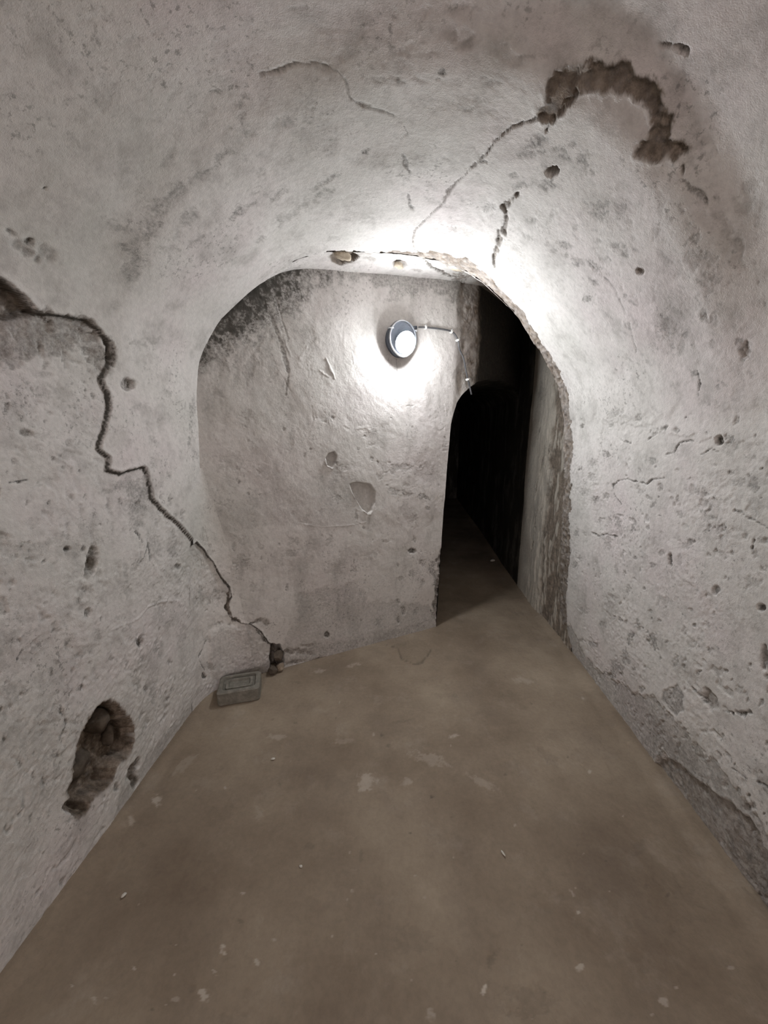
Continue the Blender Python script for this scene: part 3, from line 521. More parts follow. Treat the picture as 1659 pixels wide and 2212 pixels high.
  ('b',[1.5578,5.3738],[-0.0326,-0.0376],[-0.0453,0.0158],0.002,0.7,0,0.85),
  ('b',[1.8148,5.6766],[-0.0834,-0.0578],[-0.0023,0.0471],0.002,0.5,0,0.85),
  ('b',[1.7376,5.5718],[-0.0528,-0.0349],[-0.0041,0.0484],0.002,0.55,0,0.85),
  ('b',[1.4107,5.376],[-0.0198,-0.0134],[-0.0043,0.0385],0.002,0.5,0,0.85),
  ('b',[1.5036,5.1623],[-0.0538,-0.0262],[-0.0029,0.0273],0.002,0.35,0,0.85),
  ('b',[1.4197,4.9612],[-0.0141,-0.0052],[-0.0045,0.0352],0.002,0.3,0,0.85),
  ('b',[1.3849,4.6818],[-0.0541,-0.0091],[-0.0027,0.0227],0.002,0.3,0,0.85),
  ('b',[1.3418,4.6905],[-0.0234,-0.0042],[-0.0016,0.0126],0.002,0.5,0,0.85),
  ('b',[1.4427,4.7788],[-0.0234,-0.0054],[-0.0015,0.0138],0.002,0.5,0,0.85),
  ('b',[1.4046,4.8925],[-0.0412,0.0043],[0.0132,0.0261],0.002,0.35,0,0.85),
  ('b',[1.2407,4.8712],[-0.0509,-0.0177],[-0.0029,0.018],0.002,0.3,0,0.85),
  ('b',[1.2274,4.6268],[-0.0274,-0.0038],[-0.0031,0.0197],0.002,0.5,0,0.85),
  ('b',[1.2014,4.554],[-0.0256,-0.002],[-0.0022,0.0135],0.002,0.35,0,0.85),
  ('b',[1.1731,4.6329],[-0.0202,-0.0031],[-0.0067,0.0375],0.002,0.45,0,0.85),
  ('b',[1.1233,4.788],[-0.0277,-0.0086],[-0.0023,0.0133],0.002,0.5,0,0.85),
  ('b',[1.1302,4.9204],[-0.0432,-0.0186],[-0.0038,0.0221],0.002,0.3,0,0.85),
  ('b',[1.2823,5.1427],[-0.0355,-0.0198],[-0.0025,0.0201],0.002,0.3,0,0.85),
  ('b',[1.337,5.2488],[-0.0348,-0.0215],[-0.0021,0.0178],0.002,0.3,0,0.85),
  ('b',[1.1284,5.285],[-0.019,-0.0146],[-0.002,0.0154],0.002,0.4,0,0.85),
  ('b',[1.1429,4.5623],[-0.0109,-0.001],[-0.0048,0.0256],0.002,0.4,0,0.85),
  ('b',[1.294,4.7602],[-0.0234,0.0053],[0.0059,0.0125],0.002,0.35,0,0.85),
  ('b',[1.2522,4.7964],[-0.0232,0.0093],[0.0075,0.0117],0.002,0.35,0,0.85),
  ('b',[1.7189,4.4211],[-0.0309,0.0008],[0.0006,0.0172],0.002,0.4,0,0.85),
  ('b',[1.5619,4.4681],[-0.0206,-0.0001],[-0.0007,0.0104],0.002,0.5,0,0.85),
  ('b',[1.8871,4.3954],[-0.0949,0.0037],[0.0053,0.0298],0.002,0.25,0,0.85),
  ('b',[1.934,4.4595],[-0.0334,-0.0001],[0.0002,0.0131],0.002,0.5,0,0.85),
  ('b',[2.1183,4.6549],[-0.0611,-0.006],[-0.0002,0.0249],0.002,0.4,0,0.85),
  ('b',[2.2269,4.8248],[-0.0684,-0.0117],[-0.0016,0.0537],0.002,0.3,0,0.85),
  ('b',[1.9518,5.0694],[-0.0449,-0.0145],[-0.003,0.0392],0.002,0.35,0,0.85),
  ('b',[2.0364,5.2566],[-0.0497,-0.0201],[-0.0022,0.0317],0.002,0.3,0,0.85),
  ('b',[2.1872,5.5558],[-0.0819,-0.0422],[-0.0016,0.0297],0.002,0.35,0,0.85),
  ('b',[2.0636,5.6972],[-0.0651,-0.0402],[-0.0007,0.0295],0.002,0.5,0,0.85),
  ('b',[1.9669,5.525],[-0.0478,-0.0267],[-0.0015,0.0214],0.002,0.4,0,0.85),
  ('r',[[1.4469,5.5302],[1.388,5.4597],[1.3499,5.476],[1.3469,5.5464],[1.3777,5.6003],[1.4223,5.5987],[1.4584,5.5881]],0.004,0.55,0.0,0.004,0.006,0.0,0.0),
  ('r',[[2.3688,5.7328],[2.168,5.857],[1.9031,5.8179],[1.6799,5.7097],[1.4864,5.6107],[1.343,5.6278],[1.2673,5.6409],[1.1806,5.6244],[1.1008,5.6345],[1.0202,5.6505],[0.9647,5.7043],[0.95,6.2],[2.7,6.2],[2.6,5.9]],0.006,0.38,0.12,0.012,0.02,0.8,0.0),
  ('r',[[1.1683,5.7407],[1.1005,5.7203],[1.0565,5.7046],[1.0146,5.6981],[1.0024,5.7335],[0.9612,5.7353],[0.9,6.2],[1.6,6.2],[1.45,5.85]],0.014,0.45,0.55,0.006,0.01,1.0,0.3),
  ('b',[1.4506,5.7468],[-0.0158,-0.0001],[0.0168,0.0276],0.003,0.34316746197077563,0.05076738988915268,0.8),
  ('b',[1.4548,5.7666],[-0.029,-0.0005],[0.0197,0.0326],0.003,0.36878536326333267,0.005544608266698092,0.8),
  ('b',[1.0499,5.6075],[-0.0072,0.0007],[0.0054,0.0126],0.003,0.6220629463172694,0.281269547981622,0.8),
  ('b',[1.9881,5.8597],[-0.027,-0.0015],[0.0343,0.0415],0.003,0.43052976367585116,0.23255573633596596,0.8),
  ('b',[1.6966,5.8166],[-0.0325,-0.0013],[0.0132,0.0187],0.003,0.3388441595214955,0.19305251330009265,0.8),
  ('b',[1.4773,5.7382],[-0.0228,0.0],[0.0213,0.0342],0.003,0.38432044564007284,0.17060126097604747,0.8),
  ('b',[1.5567,5.7552],[-0.0142,-0.0001],[0.0167,0.0254],0.003,0.5470155732301242,0.002442307804259791,0.8),
  ('b',[1.1467,5.6748],[-0.0151,0.0007],[0.011,0.0234],0.003,0.31962082521272545,0.15016453393963333,0.8),
  ('b',[1.9057,5.7943],[-0.0165,-0.0004],[0.0212,0.0261],0.003,0.45750827555276086,0.19646310014297277,0.8),
  ('b',[1.0588,5.6667],[-0.0145,0.0008],[0.0102,0.0238],0.003,0.632378942047694,0.2964078680675134,0.8),
  ('b',[1.5999,5.8486],[-0.0136,-0.0008],[0.0173,0.0267],0.003,0.5576734522299592,0.15862221930757245,0.8),
  ('b',[1.3618,5.6242],[-0.0189,0.0013],[0.0157,0.0266],0.003,0.3483017575716296,0.10528970821908243,0.8),
  ('b',[1.3328,5.6584],[-0.0166,0.0008],[0.0074,0.013],0.003,0.3307736049660072,0.10263072673651609,0.8),
  ('b',[1.5986,5.6415],[-0.0182,0.0009],[0.0213,0.0301],0.003,0.559405183371366,0.07863218318970684,0.8),
  ('b',[1.0875,5.6317],[-0.014,0.0011],[0.006,0.0134],0.003,0.392186886498377,0.26295620324142516,0.8),
  ('b',[1.3254,5.6114],[-0.0106,0.0009],[0.007,0.0122],0.003,0.5589056184461432,0.1683655391412889,0.8),
  ('b',[2.081,5.9685],[-0.0388,-0.0038],[0.0405,0.049],0.003,0.3139186993919353,0.17665654959843333,0.8),
  ('b',[1.6894,5.7351],[-0.0295,0.0],[0.0151,0.0208],0.003,0.6321574393186637,0.033307485369835334,0.8),
  ('b',[1.7749,5.6873],[-0.0157,0.0004],[0.021,0.0267],0.003,0.5271055961666921,0.26762077854821686,0.8),
  ('b',[1.2275,5.7467],[-0.0208,-0.0001],[0.007,0.0141],0.003,0.5640747301791358,0.07759552326820038,0.8),
  ('b',[1.6461,5.8648],[-0.0261,-0.0018],[0.0259,0.039],0.003,0.46293600710702587,0.046626374101618184,0.8),
  ('b',[1.6812,5.8529],[-0.0184,-0.0011],[0.0129,0.0189],0.003,0.4234577134090651,0.023735103696360414,0.8),
  ('b',[1.3792,5.7036],[-0.0123,0.0003],[0.009,0.0154],0.003,0.47192199013702096,0.2061585221488098,0.8),
  ('b',[1.3661,5.7354],[-0.0115,0.0],[0.0104,0.0182],0.003,0.4728167096221552,0.16083445463536444,0.8),
  ('b',[1.0517,5.6562],[-0.0107,0.0007],[0.0091,0.0213],0.003,0.5925754737833702,0.08808058489178466,0.8),
  ('b',[1.838,5.8071],[-0.0434,-0.0014],[0.019,0.0245],0.003,0.5202828254419132,0.1921892883321696,0.8),
  ('b',[1.0664,5.7168],[-0.01,0.0002],[0.0051,0.012],0.003,0.5212124366283305,0.25330180396689456,0.8),
  ('b',[1.3386,5.8086],[-0.0157,-0.0007],[0.014,0.0262],0.003,0.5533957356068937,0.07820288188721701,0.8),
  ('b',[1.4549,5.6978],[-0.0111,0.0003],[0.0172,0.0277],0.003,0.4436867989571327,0.26090332435491737,0.8),
  ('b',[1.8953,5.7848],[-0.0475,-0.001],[0.0317,0.0391],0.003,0.6137200969110044,0.15191290990996936,0.8),
  ('b',[1.7958,5.7541],[-0.0149,-0.0001],[0.0239,0.0309],0.003,0.401492684170898,0.0323566936290967,0.8),
  ('b',[1.2545,5.6714],[-0.0152,0.0007],[0.0069,0.0132],0.003,0.5690478077986396,0.03444106269265997,0.8),
  ('b',[1.3724,5.8137],[-0.0195,-0.0009],[0.0125,0.0227],0.003,0.3952632714603771,0.16528023508317513,0.8),
  ('b',[1.0295,5.6294],[-0.0114,0.001],[0.0093,0.0222],0.003,0.4336185733206044,0.19015636633527652,0.8),
  ('r',[[1.9036,0.0553],[1.7005,0.0523],[1.5006,0.09],[1.3631,0.095],[1.2835,0.0809],[1.1474,0.0738],[1.1,-0.1],[2.0,-0.1]],0.003,0.25,0.08,0.01,0.02,0.5,0.0),
  ('b',[1.6712,1.166],[0.0201,-0.0001],[0.004,-0.0118],0.003,0.7694976197229023,0.1,0.7),
  ('b',[1.1864,1.0879],[0.0123,-0.003],[-0.0012,-0.0144],0.003,0.6720804923347028,0.1,0.7),
  ('b',[1.0438,1.0986],[0.0089,-0.0017],[-0.0002,-0.0073],0.003,0.6474951645365099,0.1,0.7),
  ('b',[1.1045,1.5704],[0.0066,0.0016],[-0.0002,-0.0103],0.003,0.6493647518821661,0.1,0.7),
  ('b',[0.9362,1.0001],[0.0031,-0.0027],[-0.0016,-0.0028],0.003,0.3611444346854727,0.1,0.7),
  ('b',[1.4795,1.1841],[0.0127,-0.0068],[-0.0094,-0.0102],0.003,0.7597253821934289,0.1,0.7),
  ('b',[1.0975,1.266],[0.006,-0.0013],[-0.0027,-0.0111],0.003,0.7881898566078316,0.1,0.7),
  ('b',[0.9295,0.9056],[0.0065,-0.0084],[-0.0031,-0.0033],0.003,0.4562220639123648,0.1,0.7),
  ('b',[1.4832,0.5567],[0.016,-0.0092],[-0.0013,-0.015],0.003,0.6659178559639284,0.1,0.7),
  ('b',[1.1417,0.6835],[0.0113,-0.0087],[-0.0021,-0.0071],0.003,0.30060542873675433,0.1,0.7),
  ('b',[1.3781,0.399],[0.0092,-0.0076],[-0.0046,-0.0164],0.003,0.3597479333612426,0.1,0.7),
  ('b',[0.8921,0.4777],[0.0052,-0.0073],[-0.006,-0.0123],0.003,0.49245172075048316,0.1,0.7),
  ('b',[1.1858,1.6709],[0.0083,0.0005],[-0.0029,-0.0121],0.003,0.5174325383536051,0.1,0.7),
  ('b',[1.0057,0.741],[0.006,-0.0046],[-0.0023,-0.0099],0.003,0.6430708077795739,0.1,0.7),
  ('b',[0.9995,1.3728],[0.005,0.0011],[0.0006,-0.0058],0.003,0.6830481551209922,0.1,0.7),
  ('b',[0.9678,1.1419],[0.0063,-0.003],[-0.0024,-0.0071],0.003,0.3123988977419566,0.1,0.7),
  ('b',[1.3842,0.4029],[0.0163,-0.0164],[-0.0085,-0.011],0.003,0.7254870297444513,0.1,0.7),
  ('b',[1.1303,1.5998],[0.0035,0.0011],[0.0005,-0.0057],0.003,0.41009574083830375,0.1,0.7),
  ('b',[0.9272,1.1911],[0.0049,-0.0004],[-0.0002,-0.0057],0.003,0.7766981941254654,0.1,0.7),
  ('b',[1.5255,0.47],[0.0092,-0.0061],[-0.0016,-0.0093],0.003,0.3131652849685717,0.1,0.7),
  ('b',[1.0918,0.626],[0.0108,-0.0122],[-0.0073,-0.0099],0.003,0.7353660949792036,0.1,0.7),
  ('b',[1.5197,0.2404],[0.0127,-0.015],[-0.0114,-0.0064],0.003,0.6568004657890607,0.1,0.7),
  ('b',[1.2489,1.442],[0.0046,-0.0016],[-0.0058,-0.0087],0.003,0.3960403972162534,0.1,0.7),
  ('b',[1.2253,1.5714],[0.0074,0.001],[-0.0008,-0.0065],0.003,0.3034435076422638,0.1,0.7),
  ('b',[0.9978,1.1731],[0.0015,-0.0014],[-0.0035,-0.0039],0.003,0.7170047972289442,0.1,0.7),
  ('b',[0.9703,0.4753],[0.0025,-0.0016],[0.0003,-0.0035],0.003,0.6009071512879761,0.1,0.7),
  ('b',[1.4303,0.944],[0.014,-0.0073],[-0.0095,-0.0197],0.003,0.5684748933182457,0.1,0.7),
  ('b',[1.0089,1.1682],[0.0072,-0.0015],[-0.0007,-0.0058],0.003,0.7083008412795244,0.1,0.7),
  ('b',[0.9308,1.0579],[0.0044,-0.0007],[0.0002,-0.0067],0.003,0.6651235749024107,0.1,0.7),
  ('b',[1.1818,1.2675],[0.0119,-0.005],[-0.0052,-0.0095],0.003,0.3617455725630305,0.1,0.7),
  ('b',[1.3402,1.595],[0.0127,0.0042],[0.0024,-0.0118],0.003,0.5565661887809819,0.1,0.7),
  ('b',[1.1889,1.0872],[0.0042,-0.0003],[0.0008,-0.0065],0.003,0.6371915948266809,0.1,0.7),
  ('b',[1.0876,1.3243],[0.0031,-0.0002],[-0.001,-0.0074],0.003,0.34797123059530827,0.1,0.7),
  ('b',[0.9764,0.4353],[0.003,-0.0041],[-0.0017,-0.0029],0.003,0.5308094252832696,0.1,0.7),
  ('b',[0.8686,0.6667],[0.004,-0.0063],[-0.0034,-0.004],0.003,0.3290804378499374,0.1,0.7),
  ('b',[1.0801,1.3314],[0.0063,-0.0006],[-0.0012,-0.0066],0.003,0.5534314062204777,0.1,0.7),
  ('b',[1.5029,0.7348],[0.0144,-0.0072],[-0.0024,-0.0138],0.003,0.513160716459182,0.1,0.7),
  ('b',[0.9854,1.1598],[0.006,-0.0032],[-0.0039,-0.009],0.003,0.5952296812393498,0.1,0.7),
  ('b',[1.0061,1.1442],[0.0037,-0.0026],[-0.0033,-0.0053],0.003,0.7526178279808848,0.1,0.7),
  ('b',[1.0534,1.5765],[0.0052,0.0019],[0.0009,-0.0095],0.003,0.5282777849456921,0.1,0.7),
  ('b',[1.0302,1.2816],[0.0059,-0.0039],[-0.0081,-0.0113],0.003,0.6097000325569198,0.1,0.7),
  ('b',[1.2301,1.2601],[0.006,-0.001],[-0.0029,-0.0153],0.003,0.6918774811178366,0.1,0.7),
  ('b',[1.3465,0.5124],[0.0085,-0.0061],[-0.0015,-0.0079],0.003,0.7659425380956622,0.1,0.7),
  ('b',[1.1985,1.3561],[0.008,-0.0012],[-0.0034,-0.0116],0.003,0.44318416408509764,0.1,0.7),
  ('b',[0.8504,0.7432],[0.004,-0.0043],[-0.003,-0.0082],0.003,0.5517878823962002,0.1,0.7),
  ('b',[1.5043,0.2856],[0.0096,-0.006],[0.0016,-0.0152],0.003,0.7670786858075602,0.1,0.7),
  ('b',[0.9284,1.1054],[0.0041,-0.0009],[-0.0002,-0.0035],0.003,0.7945228149373385,0.1,0.7),
  ('b',[1.3055,1.6587],[0.0035,0.0006],[-0.0003,-0.0084],0.003,0.4238530348947847,0.1,0.7),
  ('b',[1.0443,1.5441],[0.0085,-0.0033],[-0.0103,-0.0159],0.003,0.6913236831768814,0.1,0.7),
  ('b',[1.1312,1.4745],[0.0028,-0.0008],[-0.0025,-0.0043],0.003,0.5455187284884329,0.1,0.7),
  ('b',[0.9631,1.3268],[0.008,-0.0042],[-0.0064,-0.0116],0.003,0.7558808913207791,0.1,0.7),
  ('b',[1.2745,1.1537],[0.0078,-0.0013],[-0.0003,-0.0061],0.003,0.528798263323893,0.1,0.7),
  ('b',[1.0811,1.5793],[0.0038,-0.0],[-0.0028,-0.0087],0.003,0.7184740099929918,0.1,0.7),
  ('b',[1.3834,0.7511],[0.008,-0.0056],[-0.0036,-0.0068],0.003,0.7275251993564604,0.1,0.7),
  ('b',[1.5205,1.2496],[0.0045,-0.0003],[0.0005,-0.0087],0.003,0.30277149887440036,0.1,0.7),
  ('b',[1.1414,1.398],[0.0057,0.0],[-0.0009,-0.0068],0.003,0.6653122229078985,0.1,0.7),
  ('b',[0.9067,0.5439],[0.0033,-0.0047],[-0.0029,-0.0047],0.003,0.5435911753097806,0.1,0.7),
  ('b',[1.5158,0.6052],[0.01,-0.0061],[-0.0027,-0.0104],0.003,0.5726253965871387,0.1,0.7),
  ('b',[0.8943,0.8124],[0.0036,-0.0046],[-0.0037,-0.0049],0.003,0.45106036519178466,0.1,0.7),
  ('b',[1.212,0.8187],[0.0084,-0.005],[-0.0024,-0.0092],0.003,0.6005135528953587,0.1,0.7),
  ('b',[1.1388,0.9288],[0.0034,-0.0006],[0.0019,-0.011],0.003,0.549325641172634,0.1,0.7),
  ('b',[1.1951,1.6473],[0.0031,-0.0009],[-0.0038,-0.0056],0.003,0.33969989582818594,0.1,0.7),
  ('b',[1.0427,0.7767],[0.0044,-0.0024],[-0.0006,-0.0083],0.003,0.7474818459850959,0.1,0.7),
  ('b',[1.2261,1.3499],[0.0072,-0.0023],[-0.0031,-0.0057],0.003,0.6604540675372756,0.1,0.7),
  ('b',[1.1672,0.951],[0.0145,-0.0024],[0.0025,-0.0157],0.003,0.5525569899815472,0.1,0.7),
  ('b',[1.3811,1.2134],[0.01,-0.0035],[-0.0063,-0.0136],0.003,0.6350091061093832,0.1,0.7),
  ('b',[1.56,0.4057],[0.0205,-0.0168],[-0.0055,-0.0099],0.003,0.6102169806517151,0.1,0.7),
  ('b',[0.8758,0.8091],[0.0032,-0.0037],[-0.0026,-0.0047],0.003,0.6826299153690466,0.1,0.7),
  ('b',[1.135,0.9211],[0.0078,-0.0081],[-0.0123,-0.0111],0.003,0.3422194083137722,0.1,0.7),
  ('b',[1.4001,0.6266],[0.0156,-0.0066],[0.0024,-0.0205],0.003,0.5432746540679028,0.1,0.7),
  ('b',[1.2323,0.6444],[0.0174,-0.007],[0.004,-0.0259],0.003,0.513167415712426,0.1,0.7),
  ('b',[1.4717,1.1907],[0.0147,-0.0052],[-0.008,-0.0161],0.003,0.7326261480889125,0.1,0.7),
  ('b',[1.1918,1.0089],[0.0081,-0.0075],[-0.0047,-0.0042],0.003,0.45937169644578935,0.1,0.7),
  ('b',[1.3351,1.6492],[0.0076,0.0015],[-0.0001,-0.005],0.003,0.7059503215156695,0.1,0.7),
  ('b',[0.9853,0.8542],[0.0089,-0.0049],[-0.0011,-0.0096],0.003,0.42954269802633727,0.1,0.7),
  ('b',[1.2452,1.6916],[0.0029,-0.0003],[-0.0022,-0.0044],0.003,0.77097109598802,0.1,0.7),
  ('b',[1.1681,1.3671],[0.0065,0.0007],[0.0003,-0.0071],0.003,0.5618877799437617,0.1,0.7),
  ('b',[1.1474,1.5058],[0.0049,-0.0015],[-0.0062,-0.01],0.003,0.5714139853795863,0.1,0.7),
  ('b',[1.6138,1.1932],[0.0119,-0.0024],[-0.0048,-0.0258],0.003,0.3015439842431761,0.1,0.7),
  ('b',[0.9176,0.427],[0.0087,-0.0058],[0.0019,-0.0189],0.003,0.45344686642427223,0.1,0.7),
  ('b',[1.6988,0.6733],[0.0082,-0.0045],[-0.0036,-0.01],0.003,0.5267191427943924,0.1,0.7),
  ('b',[0.9555,0.4525],[0.0051,-0.0044],[-0.0006,-0.0133],0.003,0.5113912817454926,0.1,0.7),
  ('b',[1.027,1.3963],[0.0086,-0.003],[-0.0059,-0.0117],0.003,0.636091650552115,0.1,0.7),
  ('b',[1.251,1.1852],[0.0032,-0.0008],[-0.0009,-0.004],0.003,0.3051101630934617,0.1,0.7),
  ('b',[1.3905,1.201],[0.0062,-0.0005],[0.0003,-0.0084],0.003,0.7261883142888046,0.1,0.7),
  ('b',[1.3175,1.6122],[0.0065,0.001],[-0.0004,-0.0059],0.003,0.6565299676078632,0.1,0.7),
  ('b',[0.8394,0.6565],[0.0078,-0.0077],[-0.0013,-0.0064],0.003,0.7184215138504647,0.1,0.7),
  ('b',[1.1505,1.6044],[0.0039,-0.0014],[-0.0056,-0.0077],0.003,0.750424606528532,0.1,0.7),
  ('b',[0.8655,0.5462],[0.007,-0.0064],[-0.0018,-0.0176],0.003,0.7902292358205103,0.1,0.7),
  ('b',[0.9684,0.4774],[0.0119,-0.0079],[0.0015,-0.0193],0.003,0.4397877658122031,0.1,0.7),
  ('b',[1.3587,4.4821],[-0.0063,-0.0022],[-0.0032,0.0049],0.003,0.5322723417350648,0.1,0.7),
  ('b',[1.6301,4.8836],[-0.0187,-0.0006],[0.0051,0.0128],0.003,0.7196980216556242,0.1,0.7),
  ('b',[2.0941,4.8445],[-0.0384,-0.008],[-0.0024,0.0205],0.003,0.6249682538298507,0.1,0.7),
  ('b',[1.5754,4.7423],[-0.0056,0.0016],[0.0037,0.0045],0.003,0.7275740478357502,0.1,0.7),
  ('b',[1.6338,5.162],[-0.0136,-0.0108],[-0.0075,0.0058],0.003,0.697870737705327,0.1,0.7),
  ('b',[1.1963,4.4891],[-0.0047,-0.001],[-0.0034,0.0083],0.003,0.43403977148434103,0.1,0.7),
  ('b',[1.6612,5.5865],[-0.0173,-0.0126],[-0.0024,0.0157],0.003,0.7260823143797621,0.1,0.7),
  ('b',[1.4541,5.8172],[-0.0214,-0.0134],[0.0093,0.0295],0.003,0.6203519625153434,0.1,0.7),
  ('b',[1.8698,5.2772],[-0.0078,-0.0047],[-0.0056,0.0089],0.003,0.4146470404905822,0.1,0.7),
  ('b',[2.2499,4.4614],[-0.0282,0.003],[0.0101,0.0164],0.003,0.708384954194945,0.1,0.7),
  ('b',[1.3113,4.7282],[-0.01,-0.0004],[0.0017,0.0154],0.003,0.4293378577700507,0.1,0.7),
  ('b',[1.1051,5.1997],[-0.0057,-0.006],[-0.006,0.0105],0.003,0.5781466787968407,0.1,0.7),
  ('b',[1.2645,4.8634],[-0.0059,-0.0008],[0.0011,0.0108],0.003,0.5120654413388251,0.1,0.7),
  ('b',[1.3474,5.4539],[-0.0055,-0.0037],[0.0001,0.006],0.003,0.569424869368752,0.1,0.7),
  ('b',[1.0507,5.1765],[-0.0128,-0.0108],[-0.0028,0.0104],0.003,0.5120359571328748,0.1,0.7),
  ('b',[1.5425,5.8316],[-0.0116,-0.0104],[-0.0002,0.0227],0.003,0.6369218653679269,0.1,0.7),
  ('b',[1.3744,5.3507],[-0.0082,-0.0033],[0.0023,0.0097],0.003,0.45729542953206637,0.1,0.7),
  ('b',[1.1715,5.4954],[-0.0047,-0.0065],[-0.0058,0.006],0.003,0.6006739657232032,0.1,0.7),
  ('b',[1.305,4.8047],[-0.0052,-0.0009],[0.0001,0.0062],0.003,0.7429741032432293,0.1,0.7),
  ('b',[1.4947,5.4159],[-0.0086,-0.0047],[0.001,0.0116],0.003,0.709304236194725,0.1,0.7),
  ('b',[1.3384,5.1735],[-0.0128,-0.0109],[-0.0057,0.008],0.003,0.6070471846679277,0.1,0.7),
  ('b',[1.6456,4.4843],[-0.0084,0.001],[0.0023,0.0086],0.003,0.5205932493466408,0.1,0.7),
  ('b',[1.2077,4.8503],[-0.0083,-0.0036],[-0.0025,0.0083],0.003,0.7002340415492875,0.1,0.7),
  ('b',[2.2073,5.7628],[-0.0518,-0.0196],[0.0154,0.0263],0.003,0.539889979742936,0.1,0.7),
  ('b',[1.1324,4.8269],[-0.0088,-0.0051],[-0.0057,0.0123],0.003,0.47533249991775245,0.1,0.7),
  ('b',[1.9926,4.8128],[-0.0324,-0.0097],[-0.0117,0.0232],0.003,0.40912688612533227,0.1,0.7),
  ('b',[1.0961,5.2974],[-0.007,-0.0047],[-0.0,0.0105],0.003,0.3990251279889705,0.1,0.7),
  ('b',[1.4162,4.6442],[-0.0061,-0.005],[-0.0038,0.0026],0.003,0.4683274641866248,0.1,0.7),
  ('b',[1.7501,5.3897],[-0.0109,-0.0079],[-0.0046,0.007],0.003,0.5617626142718593,0.1,0.7),
  ('b',[1.3568,5.7176],[-0.0139,-0.0077],[0.0065,0.0199],0.003,0.34341890156694005,0.1,0.7),
  ('b',[1.2588,4.4429],[-0.0108,0.0031],[0.0028,0.0143],0.003,0.4692895241687075,0.1,0.7),
  ('b',[1.255,5.081],[-0.0064,-0.0036],[-0.002,0.0102],0.003,0.39450990860283125,0.1,0.7),
  ('b',[0.9815,5.6386],[-0.0031,-0.0047],[-0.002,0.006],0.003,0.5132975355319017,0.1,0.7),
  ('b',[1.3149,4.8073],[-0.0079,-0.0018],[-0.0004,0.0078],0.003,0.49248022377707945,0.1,0.7),
  ('b',[1.196,4.6069],[-0.0063,-0.0048],[-0.0069,0.0077],0.003,0.442239214615732,0.1,0.7),
  ('b',[1.0988,4.8581],[-0.0107,-0.0098],[-0.0076,0.0092],0.003,0.49415692222128094,0.1,0.7),
  ('b',[1.9455,4.9311],[-0.0131,-0.0031],[-0.0002,0.0141],0.003,0.43090981429854636,0.1,0.7),
  ('b',[1.8111,4.6848],[-0.0107,-0.0012],[0.0,0.0048],0.003,0.41489592255844987,0.1,0.7),
  ('b',[1.2503,4.7807],[-0.0141,-0.0091],[-0.0095,0.0138],0.003,0.718057203590299,0.1,0.7),
  ('b',[1.4697,5.3241],[-0.0112,-0.0019],[0.0048,0.0101],0.003,0.6183611165442162,0.1,0.7),
  ('b',[1.5979,4.4737],[-0.0096,0.0006],[0.0009,0.0072],0.003,0.30235285625261055,0.1,0.7),
  ('b',[1.0527,5.2742],[-0.0088,-0.0031],[0.0038,0.0186],0.003,0.5070987315305918,0.1,0.7),
  ('b',[1.3683,5.3643],[-0.0094,-0.0011],[0.0057,0.0118],0.003,0.7498668263992129,0.1,0.7),
  ('b',[0.9812,5.595],[-0.0021,-0.0013],[0.0011,0.0056],0.003,0.5512141507040587,0.1,0.7),
  ('b',[1.8116,4.6053],[-0.0087,0.001],[0.0034,0.0062],0.003,0.38694013085698764,0.1,0.7),
  ('b',[1.8868,5.7771],[-0.0167,-0.0062],[0.0099,0.0178],0.003,0.6266736307041934,0.1,0.7),
  ('b',[1.2801,4.7894],[-0.0067,0.0017],[0.004,0.0077],0.003,0.49621720917690104,0.1,0.7),
  ('b',[1.1601,5.2706],[-0.0035,-0.0011],[0.0018,0.0073],0.003,0.4048822665713374,0.1,0.7),
  ('b',[1.7833,5.1528],[-0.0169,-0.0053],[0.0031,0.02],0.003,0.4251801622071234,0.1,0.7),
  ('b',[1.622,5.3482],[-0.0096,-0.004],[0.0012,0.0059],0.003,0.6902564650661202,0.1,0.7),
  ('b',[1.1013,5.1785],[-0.0058,-0.0073],[-0.0046,0.0049],0.003,0.5431625168335046,0.1,0.7),
  ('b',[1.4991,4.7328],[-0.0147,-0.0054],[-0.0049,0.0103],0.003,0.4073437948909535,0.1,0.7),
  ('b',[1.3052,5.2431],[-0.0082,-0.0039],[0.0007,0.0085],0.003,0.6952591972684401,0.1,0.7),
  ('b',[1.5787,5.3849],[-0.0172,-0.0152],[-0.0062,0.0065],0.003,0.7150970072171658,0.1,0.7),
  ('b',[1.7463,5.3823],[-0.0115,-0.001],[0.0084,0.0124],0.003,0.3173691100617166,0.1,0.7),
  ('b',[1.6437,4.7565],[-0.0269,0.0],[0.0041,0.0114],0.003,0.4783980688501612,0.1,0.7),
  ('b',[1.044,5.1384],[-0.0104,-0.0082],[-0.0017,0.0072],0.003,0.6174174456235751,0.1,0.7),
  ('b',[1.9846,4.5939],[-0.0371,-0.016],[-0.0265,0.0172],0.003,0.6154678985982736,0.1,0.7),
  ('b',[1.0159,5.3782],[-0.0069,-0.0014],[0.0048,0.0156],0.003,0.5247690532866565,0.1,0.7),
  ('b',[2.1407,4.7348],[-0.0399,-0.0156],[-0.0308,0.0233],0.003,0.3474244496728828,0.1,0.7),
  ('b',[1.2841,5.0302],[-0.007,-0.0008],[0.004,0.0134],0.003,0.6266623281949955,0.1,0.7),
  ('b',[1.5181,5.2569],[-0.0122,-0.0071],[-0.0015,0.0087],0.003,0.7330323725917113,0.1,0.7),
  ('b',[1.2556,4.6039],[-0.011,0.0044],[0.0038,0.0079],0.003,0.7231708140238091,0.1,0.7),
  ('b',[1.5823,5.2437],[-0.0188,-0.0019],[0.0099,0.0184],0.003,0.41194970235668366,0.1,0.7),
  ('b',[1.2066,4.9415],[-0.0063,-0.0052],[-0.0037,0.0049],0.003,0.7020682080862723,0.1,0.7),
